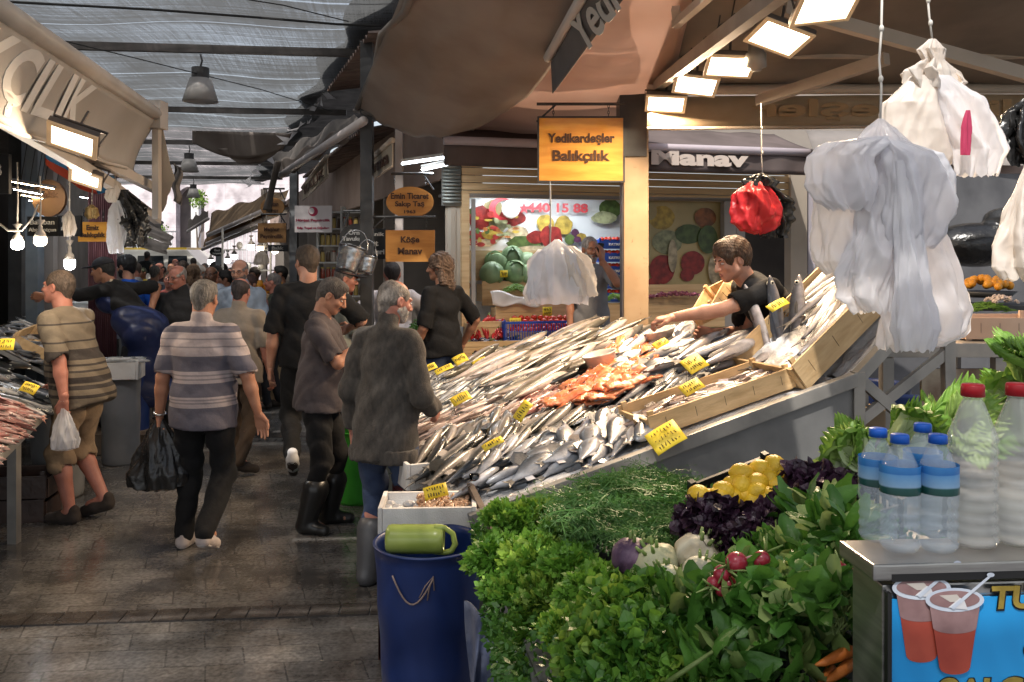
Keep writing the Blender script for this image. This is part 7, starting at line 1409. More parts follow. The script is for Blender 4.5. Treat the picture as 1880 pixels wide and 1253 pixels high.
cbm=[gmat('cabbage',(0.20,0.32,0.16),(0.34,0.46,0.26),0.15,0.45,4)]
def cabbage(seed):
 mb=MB();r=random.Random(seed)
 for i in range(9):
  th=i*2.4;tl=0.5+0.1*i;ph=r.uniform(0,6);rr0=0.085+0.003*i
  rot=Matrix.Rotation(th,3,'Z')@Matrix.Rotation(tl,3,'Y')
  mb.grid(lambda a,b_:rot@Vector(((rr0+0.006*math.sin(b_*20+ph)*a)*math.sin(1.35*a)*math.cos(b_*2*math.pi),(rr0+0.006*math.sin(b_*20+ph)*a)*math.sin(1.35*a)*math.sin(b_*2*math.pi),rr0*math.cos(1.35*a))),6,20)
 mb.ell((0,0,0),(0.082,0.082,0.08),20,12)
 return mb.build('cabbage',cbm,None,True)
cp_=[cabbage(1),cabbage(2)]
for i,(px,py,out,lb)in enumerate(((903,503,-0.35,'green cabbage at the lower left of the cabbage pile'),(945,500,-0.35,'green cabbage in the middle of the lower row beside the card'),(975,505,-0.35,'green cabbage at the right of the lower row'),(912,482,-0.45,'green cabbage at the left of the upper row'),(940,474,-0.45,'topmost green cabbage of the pile'),(968,486,-0.45,'green cabbage upper row beside the white bags'))):
 o=cp_[i]if i<2 else copy_tree(cp_[i%2]);o.location=G(px,py,out);o.rotation_euler=(i,i*2.0,i*3.0);o.scale=(1.35,)*3;tag(o,lb,'cabbage','cabbages on the pine shelf')
bm_=[gmat('bean',(0.10,0.22,0.03),(0.20,0.34,0.06),0.1)]
def beans(c,w,d,h,n,seed,lb,cat='green beans',mats=bm_,L=0.09,r_=0.004):
 mb=MB();rr=random.Random(seed)
 for i in range(n):
  a_=rr.uniform(0,3.14);x_,y_=rr.uniform(-w,w),rr.uniform(-d,d);z_=h*(1-(x_/w)**2)*rr.uniform(0.5,1);p=Vector((x_,y_,z_));e=Vector((math.cos(a_),math.sin(a_)*0.6,rr.uniform(-.3,.3)))*L/2;mb.tube([p-e,p+Vector((0,0,0.006)),p+e],[r_*0.4,r_,r_*0.4],5,False)
 return tag(mb.build('green_beans',mats,None,False,loc=c),lb,cat,kind='stuff')
beans(G(947,545,-0.15),0.18,0.12,0.14,260,1,'heap of green beans in clear plastic on the pine shelf');beans(G(1128,553,0.0),0.10,0.1,0.08,120,2,'green beans behind the man on the phone')
beans(G(765,635,0.9),0.10,0.2,0.25,260,3,'dark green vegetables heaped beside the long-haired person','green vegetables',[G_spin[0]],0.10,0.006)
beans(G(1245,548,0.2),0.40,0.15,0.07,200,5,'small purple red onions and radishes behind the seller','vegetables',[M('onion_purple',(0.16,0.03,0.07),(0.3,0.1,0.12),20,rough=0.4)],0.04,0.016)
sheet('plastic_wrap','clear plastic wrapped round the green beans','plastic wrap',(G(900,535,-0.02),G(1000,548,-0.02),G(990,562,0.05),G(905,560,0.05)),MATS['clear_plastic'],16,6,lambda u,v:(0,0.02*math.sin(u*13),0.02*math.sin(u*9+v*3)),0.002)
bluep=M('crate_blue',(0.012,0.06,0.36),(0.02,0.08,0.45),4,rough=0.4)
for k in range(5):
 p=G(1128,448+k*24,-0.45);pc=plastic_crate((p.x,p.y,p.z-0.06),0.50,0.34,0.11,['topmost blue crate of the stack behind the man on the phone','second blue crate from the top of the stack','middle blue crate of the stack','fourth blue crate of the stack','lowest blue crate of the stack'][k],bluep,rz=math.atan2(SDn.y,SDn.x),group='stack of blue crates');mb=MB();mb.box((0,-0.172,0.05),(0.5,0.012,0.07));mb.build('front_band',bluep,pc)
 text('lettering','KAYMAZ 77',(-0.02,-0.181,0.05),(1,0,0),(0,0,1),0.24,letter_white,pc,0.032,0.02)
 for j in range(8):
  o=copy_tree(tp_[0]);q=G(1105+j*7,440+k*24,-0.30-0.05*(j%2));o.location=q;o.rotation_euler=(j,j*2,0);o.scale=(0.9,)*3;tag(o,'red fruit showing above the rim of a stacked blue crate','tomato','red fruit in the blue crates')
p=G(1000,603,0.15);plastic_crate((p.x,p.y,p.z-0.12),1.05,0.5,0.22,'blue plastic crate behind the rows of tomatoes',bluep,rz=math.atan2(SDn.y,SDn.x))
price_card(G(1005,572,0.15),SDn,SN,0.11,0.10,'yellow price card above the tomatoes',50,2);price_card(G(946,590,0.30),SDn,SN,0.13,0.07,'yellow price card on the tomatoes nearest the peppers',51,1);price_card(G(870,634,0.5),SDn,SN+Vector((0,0,.4)),0.15,0.07,'yellow price card below the red peppers',52,1)
wc_=M('card_white',(0.55,0.52,0.48),rough=0.6);price_card(G(925,503,-0.22),SDn,SN,0.09,0.08,'yellow price card among the cabbages',53,1)
# ------------------------------------------------------------------ right background: citrus table, grey table, blue drum
ct=empty('side_table',W(1730,620,5.6).xy.to_3d(),'worn grey table with a stained board under it, behind the white bags','table');zt=EYE-(628-470)/F*5.6
mb=MB();mb.box((0,0.25,zt-0.05),(0.78,0.6,0.09));bevel(mb.build('top',rail_m,ct),0.006)
for x_ in(-0.36,0.36):mb=MB();mb.box((x_,0.0,(zt-0.1)/2),(0.07,0.07,zt-0.1));mb.build('leg',rail_m,ct)
mb=MB();mb.box((0.12,0.06,zt-0.33),(0.46,0.03,0.30));mb.build('stained_board',M('stained_board',(0.36,0.30,0.22),(0.14,0.08,0.05),5,rough=0.7),ct)
mb=MB();mb.box((1.0,0.4,0.5),(1.1,0.6,1.0));mb.build('side_cabinet',M('cabinet_dark',(0.10,0.095,0.09),rough=0.5),ct)
p=W(1855,590,5.9);pk=crate(0.62,0.4,0.14,'pinkish wooden tray on the table at the right',mat=M('tray_pink',(0.48,0.33,0.24),(0.55,0.40,0.30),4,rough=0.7));pk.location=(p.x-0.1,p.y,EYE-(618-470)/F*5.9)
barrel('barrel',1690,640,6.6,0.62,0.80,MATS['barrel_blue'],'dark blue drum standing behind the grey table',0.95);barrel('barrel',1600,640,7.2,0.6,0.85,MATS['barrel_blue'],'dark blue drum between the stall frame bars',0.95)
mb=MB();mb.tube([(-0.03,0,0),(0.03,0,0.01)],0.04,12);tag(mb.build('red_pot',M('red_plastic',(0.5,0.03,0.01),rough=0.4),None,True,loc=W(1762,600,5.55)),'small red plastic pot on the grey table edge','pot')
om=M('orange_fruit',(0.68,0.27,0.02),(0.78,0.36,0.04),14,rough=0.4,bump=0.15,rnd=0.1);bk=empty('fruit_basket',W(1810,535,7.4),'dark basket tray heaped with oranges in the dim stall','basket')
mb=MB();mb.lathe([(0,-0.05),(0.18,-0.05),(0.24,0.0),(0.235,0.0),(0.175,-0.04),(0,-0.04)],28);mb.build('tray',darkpost,bk,True)
mb=MB();mb.ell((0,0,0),(0.034,0.034,0.032),12,8);op=mb.build('orange',om,None,True);rr=random.Random(12)
for i in range(46):
 o=op if i==0 else copy_tree(op);a_=rr.uniform(0,6.28);q=0.2*math.sqrt(rr.random());o.location=W(1810,530,7.4)+Vector((q*math.cos(a_),q*math.sin(a_),0.09*(1-(q/0.22)**2)));o.rotation_euler=(rr.random()*6,rr.random()*6,0);tag(o,'bright orange heaped in the dark basket of the dim stall','orange','oranges in the dark basket')
ot=empty('display_table',W(1830,570,7.4).xy.to_3d(),'dim wire table of vegetables under the oranges','table');mb=MB();mb.box((0,0,1.50-0.03),(1.0,0.6,0.04));mb.build('top',darkpost,ot);mb=MB();mb.box((0,-0.1,1.33),(1.0,0.7,0.03));mb.build('shelf',darkpost,ot)
for x_ in(-0.48,0.48):mb=MB();mb.box((x_,-0.3,0.75),(0.03,0.03,1.5));mb.build('leg',darkpost,ot)
beans(W(1812,572,7.05),0.14,0.12,0.07,120,9,'pile of leafy green vegetables under the oranges','vegetables',bm_,0.12,0.005);beans(W(1838,556,7.0),0.10,0.1,0.05,60,10,'pale garlic heads in the dim stall','garlic',[M('garlic',(0.55,0.45,0.4),rough=0.5)],0.03,0.016)
hb=empty('parked_scooter',W(1790,450,8.6),'dark shape of a covered scooter in the dim stall behind','scooter');mb=MB();S=SDF();S.ell((0,0,0),(0.45,0.3,0.22),None,0).ell((0.3,0,0.25),(0.2,0.2,0.12),None,0.05);V,Q=S.mesh(0.03);mesh_obj('cover',V,Q,bagk,hb,True)
mb=MB();mb.tube([(0.35,-0.2,0.3),(0.45,-0.3,0.5)],0.012,6);mb.build('mirror_arm',darkpost,hb)
# ------------------------------------------------------------------ people
def two_bone(a,t,l1,l2,pole):
 a,t,pole=Vector(a),Vector(t),Vector(pole);d=t-a;L=d.length
 if L>(l1+l2)*0.995:t=a+d*((l1+l2)*0.995/L);d=t-a;L=d.length
 x=(l1*l1-l2*l2+L*L)/(2*L);y=math.sqrt(max(0,l1*l1-x*x));n=d.normalized()
 p=pole-n*pole.dot(n)
 if p.length<1e-5:p=Vector((0,1,0))
 return a+n*x+p.normalized()*y,t
def euler(p,r,y):return(Matrix.Rotation(R(y),3,'Z')@Matrix.Rotation(R(p),3,'X')@Matrix.Rotation(R(r),3,'Y'))
def wrinkle(amp,f=14.0,seed=0.0):
 def fn(x,y,z):
  a=np.sin(f*(z+0.5*x)+3*np.sin(7*y+seed)+seed)*np.sin(f*0.55*(x-y)+2*np.sin(9*z+seed));b=1-2*np.abs(np.sin(f*1.3*(z-0.8*np.abs(x)+0.4*y)+3*np.sin(5*x+6*y+seed)))
  return amp*(a+b*0.7)
 return fn
SKIN={}
def skin(tone):
 tones={'fair':((0.50,0.27,0.19),(0.42,0.20,0.13)),'tan':((0.40,0.20,0.125),(0.31,0.14,0.085)),'warm':((0.46,0.23,0.145),(0.37,0.165,0.10)),'red':((0.46,0.20,0.15),(0.36,0.14,0.095)),'dark':((0.24,0.12,0.075),(0.18,0.085,0.055))}
 a,b=tones[tone]
 return M('skin_'+tone,a,b,9,rough=0.5,bump=0.12,bscale=120,sss=0.06)
def hairm(c):return M('hair_%d_%d_%d'%tuple(int(x*999)for x in c),tuple(x*1.3 for x in c),tuple(x*0.55 for x in c),60,rough=0.6,bump=0.6,bscale=150,stretch=(1,1,0.35))
def cloth(name,c1,c2=None,scale=5,rough=0.88,bump=0.5,bs=17,**k):return M('cloth_'+name,c1,c2 or tuple(x*0.82 for x in c1),scale,rough=rough,bump=bump,bscale=bs,sheen=0.03,spec=0.22,**k)
def hand_sdf(w,f,n,s,curl,spread=0.0,thumb=0.35,sc_=1.0):
 """palm and five unequal bent fingers; w wrist, f towards the fingers, n palm normal, s thumb side"""
 S=SDF();w,f,n,s=Vector(w),Vector(f),Vector(n),Vector(s)
 base=[(0.030,0.088,0.068,0.0092),(0.010,0.093,0.077,0.0096),(-0.010,0.089,0.071,0.0092),(-0.029,0.080,0.056,0.0082)]
 S.cap(w-f*0.03,w+f*0.01,0.026*sc_,0.024*sc_)
 for i,(off,L,fl,r)in enumerate(base):
  kn=w+(f*L+s*off)*sc_;S.cap(w+(f*0.012+s*off*0.6)*sc_,kn,0.0155*sc_,0.0125*sc_,k=0.012)
  a=curl*(1+0.12*i);d=(f+s*(off*spread*8)).normalized();p=kn
  for j,(fr,aa)in enumerate(((0.45,0.55),(0.32,1.0),(0.23,0.8))):
   an=a*aa;ax=d.cross(n)
   d=(d*math.cos(an)+n*math.sin(an)).normalized();nn=(n*math.cos(an)-f*math.sin(an)*0).normalized()
   q=p+d*fl*fr*sc_*1.0;S.cap(p,q,r*sc_*(1-0.07*j),r*sc_*(1-0.07*(j+1)),k=0.004)
   n2=ax.cross(d).normalized()
   p=q
   if n2.dot(n)<0:n2=-n2
   n=n2 if j<2 else n
  n=Vector(hand_n)
 p=w+(f*0.022+s*0.024)*sc_;q=p+(f*0.035+s*0.026+n*0.012)*sc_;r_=q+(f*(0.032-0.01*thumb)+s*0.002+n*0.022*thumb)*sc_;t_=r_+(f*0.02-s*0.006*thumb+n*0.01)*sc_
 S.cap(p,q,0.015*sc_,0.0115*sc_,k=0.012).cap(q,r_,0.0112*sc_,0.0098*sc_,k=0.005).cap(r_,t_,0.0098*sc_,0.0085*sc_,k=0.004)
 return S
hand_n=(0,0,1)
def merge(parts):
 vs,fs,n=[],[],0
 for P,Q in parts:
  if len(P)==0:continue
  vs.append(P);fs.append(Q+n);n+=len(P)
 return np.concatenate(vs),np.concatenate(fs)
def person(label,px,Y,heading,h=1.75,group=None,tone='tan',z0=0.0,X=None,lean=(0,0,0),head=(0,0,0),girth=1.0,belly=0.0,hl=None,hr=None,pl=(-0.5,-1,-0.3),pr=(0.5,-1,-0.3),fl=(-0.1,0.02,0),fr=(0.1,-0.02,0),kl=(-0.1,1,0),kr=(0.1,1,0),pelvis=None,toeL=0.0,toeR=0.0,heelL=0,heelR=0,hair='short',hairc=(0.05,0.04,0.035),beard=None,shirt=None,sleeve=0.5,hem=-0.07,collar=False,coat=0.0,trousers=None,legcut=None,shoes=None,boots=False,curlL=0.5,curlR=0.5,palmL=None,palmR=None,dirL=None,dirR=None,far=0,glasses=False,cap=None,loose=1.0,features=True,wrin=0.007,wear=None,stache=False):
 k=h/1.75
 x=(px-940.0)/F*Y if X is None else X
 root=empty('person',(x,Y,z0),label,'person',group,R(heading))
 g=girth
 vb=(0.011,0.015,0.022)[far];vh=(0.0052,0.008,0.012)[far];vc=(0.0115,0.016,0.022)[far]
 P=Vector(pelvis if pelvis else(0,0,0.93))*1.0
 T=euler(-lean[0],lean[1],lean[2])  
 def tp(x_,y_,z_):return P+T@Vector((x_,y_,z_))
 neck=tp(0,-0.01,0.555);shl,shr=tp(-0.168*g**0.6,-0.01,0.475),tp(0.168*g**0.6,-0.01,0.475)
 hipl,hipr=P+Vector((-0.095,0,-0.03)),P+Vector((0.095,0,-0.03))
 hl=Vector(hl if hl else(-0.245*g,0.06,0.78));hr=Vector(hr if hr else(0.245*g,0.06,0.78))
 el,wl_=two_bone(shl,hl,0.295,0.265,pl);er,wr_=two_bone(shr,hr,0.295,0.265,pr)
 al=Vector(fl)+Vector((0,-0.04,0.085+heelL));ar=Vector(fr)+Vector((0,-0.04,0.085+heelR))
 nl,al=two_bone(hipl,al,0.425,0.41,kl);nr,ar=two_bone(hipr,ar,0.425,0.41,kr)
 H=euler(-lean[0]*0.35-head[0],head[2]+lean[1]*0.3,head[1]+lean[2]);hc=neck+T@Vector((0,0.01,0.05))+H@Vector((0,0.022,0.098))
 def hp(x_,y_,z_):return hc+H@Vector((x_,y_,z_))
 Rt=np.array(T);Rh=np.array(H)
 sm=skin(tone)
 # --- body (one continuous figure)
 B=SDF()
 B.ell(tp(0,0.0,0.0),(0.155*g,0.11*g,0.13),Rt,0.05).ell(tp(0,0.01+belly*0.02,0.17),(0.125*g,0.09*g,0.14),Rt,0.05).ell(tp(0,0,0.36),(0.155*g,0.105*g,0.17),Rt,0.05)
 B.cap(shl,shr,0.038,0.038,0.04).cap(neck-T@Vector((0,0,0.05)),hp(0,-0.012,-0.05),0.058*g**0.5,0.055*g**0.5,0.03)
 for s_,e_,w_ in((shl,el,wl_),(shr,er,wr_)):
  B.cap(s_,e_,0.047*g**0.5,0.040*g**0.5,0.012).cap(e_,e_.lerp(w_,0.35),0.040*g**0.5,0.041*g**0.5,0.012).cap(e_.lerp(w_,0.3),w_,0.041*g**0.5,0.027,0.012)
 for a_,n_,c_ in((hipl,nl,al),(hipr,nr,ar)):
  B.cap(a_,n_,0.083*g**0.5,0.056,0.03).cap(n_,n_.lerp(c_,0.35),0.054,0.057,0.015).cap(n_.lerp(c_,0.3),c_,0.057,0.036,0.015).cap(c_,c_+Vector((0,0.12,-0.05)),0.03,0.025)
 parts=[B.mesh(vb)]
 Hd=SDF()
 Hd.ell(hp(0,-0.018,0.032),(0.075,0.094,0.086),Rh,0.0).ell(hp(0,0.028,-0.03),(0.060,0.062,0.075),Rh,0.025).ell(hp(0,0.062,-0.088),(0.026,0.020,0.019),Rh,0.03)
 Hd.cap(hp(-0.05,0.0,-0.05),hp(-0.012,0.062,-0.09),0.016,0.016,0.02).cap(hp(0.05,0.0,-0.05),hp(0.012,0.062,-0.09),0.016,0.016,0.02)
 Hd.cap(hp(-0.038,0.072,0.024),hp(0.038,0.072,0.024),0.012,0.012,0.012)
 for sd in(-1,1):
  Hd.ell(hp(sd*0.031,0.096,0.004),(0.015,0.016,0.010),Rh,0.010,1)
  Hd.ell(hp(sd*0.038,0.062,-0.022),(0.020,0.020,0.018),Rh,0.02)
  Hd.ell(hp(sd*0.078,-0.012,-0.004),(0.010,0.019,0.033),Rh,0.006).ell(hp(sd*0.086,-0.006,0.0),(0.006,0.009,0.018),Rh,0.004,1)
 Hd.cap(hp(0,0.088,0.012),hp(0,0.108,-0.026),0.009,0.0125,0.008).ell(hp(-0.011,0.096,-0.030),(0.009,0.011,0.008),Rh,0.006).ell(hp(0.011,0.096,-0.030),(0.009,0.011,0.008),Rh,0.006)
 Hd.cap(hp(-0.018,0.080,-0.056),hp(0.018,0.080,-0.056),0.008,0.008,0.006).cap(hp(-0.014,0.080,-0.070),hp(0.014,0.080,-0.070),0.0085,0.0085,0.005).cap(hp(-0.022,0.094,-0.0625),hp(0.022,0.094,-0.0625),0.0028,0.0028,0.004,1)
 Hd.cap(hp(0,-0.03,-0.05),neck,0.056*g**0.5,0.058*g**0.5,0.03)
 parts.append(Hd.mesh(vh))
 global hand_n
 for side,e_,w_,cu_,pn,dr in((-1,el,wl_,curlL,palmL,dirL),(1,er,wr_,curlR,palmR,dirR)):
  f_=Vector(dr).normalized()if dr else(w_-e_).normalized()
  n_=Vector(pn)if pn else Vector((-side,0.15,0));n_=(n_-f_*n_.dot(f_)).normalized();hand_n=n_
  s_=n_.cross(f_)*side
  if not pn and s_.y<0:s_=-s_
  parts.append(hand_sdf(w_,f_,n_,s_,cu_,0.02,0.5,1.0).mesh((0.0042,0.0065,0.011)[far]))
 V,Q=merge(parts)
 body=mesh_obj('body',V,Q,sm,root,True)
 # --- hair, beard, cap
 if hair:
  hm=hairm(hairc);S=SDF();gr={'short':0.008,'crop':0.005,'bald':0.005,'thick':0.018,'long':0.02,'thin':0.005,'scarf':0.022,'fade':0.011}[hair]
  S.ell(hp(0,-0.02,0.034),(0.075+gr,0.094+gr,0.086+gr),Rh,0.0)
  if hair in('short','thick','fade'):S.ell(hp(0,0.035,0.085),(0.058,0.045,0.028+gr*0.8),Rh,0.02)
  if hair=='long':
   for sd in(-1,1):S.cap(hp(sd*0.055,-0.03,0.02),hp(sd*0.072,-0.05,-0.13),0.045,0.038,0.03)
   S.cap(hp(0,-0.07,0.02),hp(0,-0.085,-0.17),0.055,0.05,0.03)
  if hair=='scarf':
   S.cap(hp(0,0,-0.06),neck,0.075,0.085,0.04)
  if hair!='scarf':
   S.cap(hp(0,-0.06,-0.01),hp(0,-0.055,-0.055),0.055,0.045,0.02)
  S.ell(hp(0,0.098,-0.035),(0.067,0.075,0.088),Rh,0.012,1)
  for sd in(-1,1):S.ell(hp(sd*0.085,0.01,-0.022),(0.03,0.035,0.05)if hair!='long' else(0.0,0.0,0.0)if 0 else(0.012,0.02,0.02),Rh,0.008,1)
  if hair in('bald',):S.ell(hp(0,0.035,0.10),(0.085,0.115,0.075),Rh,0.012,1)
  if hair in('thin',):S.ell(hp(0,0.045,0.115),(0.07,0.095,0.045),Rh,0.012,1)
  if hair=='short':S.ell(hp(0,0.115,0.045),(0.062,0.05,0.045),Rh,0.01,1)
  if hair in('crop','thin'):S.ell(hp(0,0.105,0.06),(0.065,0.055,0.045),Rh,0.01,1)
  if hair!='long' and hair!='scarf':S.cut(hp(0,-0.06,-0.082),H@Vector((0,0.25,-1)))
  a_={'long':0.006,'thick':0.003,'scarf':0.001}.get(hair,0.0009)
  hv=vh*1.1
  fq=95 if hair!='long' else 70
  V,Q=S.mesh(hv,(lambda x_,y_,z_:a_*np.sin(fq*x_+9*np.sin(23*z_))*np.sin(fq*y_+8*np.sin(19*x_+13*z_))+a_*0.6*np.sin(fq*0.5*z_+5*np.sin(40*x_))))
  if len(V):mesh_obj('hair' if hair!='scarf' else 'headscarf',V,Q,hm if hair!='scarf' else cloth('scarf%d'%int(hairc[0]*99),hairc),root,True)
 if beard:
  S=SDF();S.ell(hp(0,0.030,-0.034),(0.063,0.066,0.079),Rh,0.0).ell(hp(0,0.064,-0.092),(0.032,0.026,0.026),Rh,0.025)
  S.cap(hp(-0.052,0.0,-0.05),hp(-0.012,0.062,-0.09),0.020,0.021,0.015).cap(hp(0.052,0.0,-0.05),hp(0.012,0.062,-0.09),0.020,0.021,0.015)
  if len(beard)>3:S.cap(hp(0,0.055,-0.09),hp(0,0.06,-0.125),0.034,0.022,0.03)
  S.cut(hp(0,0.0,0),H@Vector((0,-1,0.25))).ell(hp(0,0.092,-0.063),(0.020,0.03,0.006),Rh,0.004,1).ell(hp(0,0.10,-0.005),(0.075,0.085,0.042),Rh,0.01,1)
  V,Q=S.mesh(vh)
  if len(V):mesh_obj('beard',V,Q,hairm(beard[:3]),root,True)
 if stache:
  S=SDF();S.cap(hp(-0.024,0.088,-0.050),hp(0,0.095,-0.045),0.006,0.008,0.004).cap(hp(0.024,0.088,-0.050),hp(0,0.095,-0.045),0.006,0.008,0.004)
  V,Q=S.mesh(0.004);mesh_obj('moustache',V,Q,hairm(hairc),root,True)
 if features:
  for sd in(-1,1):
   e=MB();e.ell(hp(sd*0.031,0.0775,0.004),(0.0125,0.0115,0.0058),12,8,H);eo=e.build('eye',M('eye_white',(0.42,0.36,0.33),rough=0.35),root,True)
   i=MB();i.ell(hp(sd*0.030,0.0862,0.0035),(0.0055,0.0035,0.0052),10,6,H);i.build('iris',M('iris_dark',(0.015,0.01,0.008),rough=0.2),eo,True)
   e=MB();e.tube([hp(sd*0.012,0.0885,0.022),hp(sd*0.030,0.087,0.026),hp(sd*0.050,0.073,0.024)],[0.0035,0.0042,0.002],6);e.build('eyebrow',hairm(tuple(min(c,0.12)for c in hairc)),root,True)
  e=MB();e.tube([hp(-0.021,0.0855,-0.062),hp(-0.008,0.0900,-0.0575),hp(0.008,0.0900,-0.0575),hp(0.021,0.0855,-0.062)],[0.0014,0.0042,0.0042,0.0014],6)
  e.tube([hp(-0.018,0.0855,-0.066),hp(0,0.0905,-0.069),hp(0.018,0.0855,-0.066)],[0.0014,0.0052,0.0014],6);e.build('lips',M('lip',(0.36,0.13,0.10),rough=0.5),root,True)
 if glasses:
  e=MB()
  for sd in(-1,1):
   e.tube([hp(sd*(0.031+0.021*math.cos(t)),0.098-0.003*abs(math.cos(t)),0.004+0.015*math.sin(t))for t in[i*math.pi/8 for i in range(17)]],0.0017,5)
   e.tube([hp(sd*0.052,0.096,0.010),hp(sd*0.076,0.05,0.010),hp(sd*0.080,-0.02,0.006)],0.0017,5)
  e.tube([hp(-0.010,0.099,0.006),hp(0.010,0.099,0.006)],0.0017,5)
  e.build('glasses',M('glasses_frame',(0.02,0.015,0.015),rough=0.3),root,True)
 if cap:
  S=SDF();S.ell(hp(0,-0.015,0.045),(0.088,0.105,0.086),Rh,0).cut(hp(0,0,0.045),H@Vector((0,-0.1,-1))).ell(hp(0,0.12,0.048),(0.07,0.075,0.010),Rh,0.01)
  V,Q=S.mesh(0.007);mesh_obj('cap',V,Q,cloth('cap',cap),root,True)
  # --- clothing
 if shirt:
  S=SDF();o=0.014*loose+coat;bl=belly
  S.ell(tp(0,0.0,0.36),(0.160*g+o,0.112*g+o,0.17),Rt,0.0).ell(tp(0,0.008+bl*0.03,0.17),(0.148*g+o,0.108*g+o+bl*0.04,0.22),Rt,0.05).ell(tp(0,0.002+bl*0.02,-0.05),(0.184*g**0.6+o,0.146*g**0.8+o+bl*0.025,0.30+max(0,-hem)),Rt,0.05)
  S.cap(shl,tp(0,-0.015,0.51),0.052+o*0.4,0.062+o*0.3,0.04).cap(shr,tp(0,-0.015,0.51),0.052+o*0.4,0.062+o*0.3,0.04)
  S.cut(tp(0,0,hem),T@Vector((0,0,-1)));S.cut(tp(0,0.0,0.578 if not collar else 0.60),T@Vector((0,0.45,1)))
  if collar:S.cap(tp(0,-0.012,0.54),tp(0,-0.008,0.585),0.070*g**0.5,0.066*g**0.5,0.012)
  seg=[]
  for s_,e_,w_ in((shl,el,wl_),(shr,er,wr_)):
   ra=(0.058+o*0.5)*g**0.5
   if sleeve<=1.0:
    q=s_.lerp(e_,sleeve);A2=SDF();A2.cap(s_,q+(q-s_).normalized()*0.03,ra+0.004,ra+0.003,0.0);seg.append((s_,q,ra))
   else:
    q=e_.lerp(w_,(sleeve-1));seg.append((s_,e_,ra));seg.append((e_,q,ra*0.86))
  pts=[]
  for a_,b_,ra in seg:
   S.cap(a_,b_,ra,ra*0.97,0.018)
   d_=(b_-a_).normalized();S.cap(b_,b_+d_*0.03,ra*0.97,ra*0.97,0.01)
  for a_,b_,ra in(seg if sleeve<=1.0 else seg[1::2]):
   d_=(b_-a_).normalized();S.ell(b_+d_*0.085,(0.078,0.078,0.078),None,0.003,1)
  V,Q=S.mesh(vc,wrinkle(wrin,15,px*0.37))
  mesh_obj('shirt' if not coat else 'cardigan',V,Q,shirt,root,True)
 if trousers:
  S=SDF();o=0.014*loose
  S.ell(P+Vector((0,0,0.0)),(0.155*g+o,0.112*g+o,0.13),None,0.0)
  cuts=[]
  for a_,n_,c_ in((hipl,nl,al),(hipr,nr,ar)):
   S.cap(a_,n_,0.092*g**0.5+o*0.4,0.068+o*0.5,0.03)
   if boots:S.cap(n_,n_.lerp(c_,0.58),0.066+o*0.4,0.058,0.02)
   elif legcut is None:S.cap(n_,c_+Vector((0,-0.012,0.0)),0.067+o*0.5,0.052+o*0.3,0.02)
   else:
    q=n_.lerp(c_,legcut);d_=(c_-n_).normalized();S.cap(n_,q+d_*0.03,0.074+o*0.6,0.078+o*0.6,0.02).ell(q+d_*0.10,(0.085,)*3,None,0.003,1)
  S.cut(P+Vector((0,0,0.10)),(0,0,1))
  V,Q=S.mesh(vc,wrinkle(wrin*1.2,17,px*0.11));mesh_obj('shorts' if legcut is not None else 'trousers',V,Q,trousers,root,True)
 if shoes:
  for c_,f0,to,hh in((al,fl,toeL,heelL),(ar,fr,toeR,heelR)):
   S=SDF();d=Matrix.Rotation(R(to),3,'Z')@Vector((0,1,0));a_=Vector(c_)+Vector((0,0,-0.085))
   tl=Vector((0,0,0.0))if hh<0.02 else Vector((0,0,-hh*0.9))
   he=a_-d*0.03+Vector((0,0,0.045));tt=a_+d*0.155+Vector((0,0,0.032))+tl
   S.cap(he,a_+d*0.07+Vector((0,0,0.042))+tl*0.5,0.042,0.042,0.02).cap(a_+d*0.06+Vector((0,0,0.038))+tl*0.5,tt,0.044,0.036,0.02)
   if boots:S.cap(a_+Vector((0,0,0.05)),a_.lerp((nl if c_ is al else nr),0.62),0.064,0.092,0.02)
   else:S.cap(he,he+Vector((0,0,0.045)),0.04,0.038,0.02)
   sn=(tt-he).cross(Vector((0,0,1)).cross(tt-he));sn=-Vector(sn).normalized()
   if sn.z>0:sn=-sn
   S.cut(he+sn*0.043,sn)
   V,Q=S.mesh(0.008 if far==0 else 0.014);so=mesh_obj('boot' if boots else 'shoe',V,Q,shoes[0],root,True)
   if len(shoes)>1 and far==0:
    S=SDF();S.cap(he,tt,0.046,0.041,0.02);S.cut(he+sn*0.047,sn);S.cut(he+sn*0.022,-sn);V,Q=S.mesh(0.007);mesh_obj('sole',V,Q,shoes[1],so,True)
 root.scale=(k,k,k)
 J=dict(root=root,P=P,T=T,H=H,hc=hc,wl=wl_,wr=wr_,el=el,er=er,shl=shl,shr=shr,tp=tp,hp=hp,neck=neck,nl=nl,nr=nr,al=al,ar=ar)
 J['world']=lambda v:Matrix.Translation((x,Y,z0))@Matrix.Rotation(R(heading),4,'Z')@(Vector(v)*k)
 return J
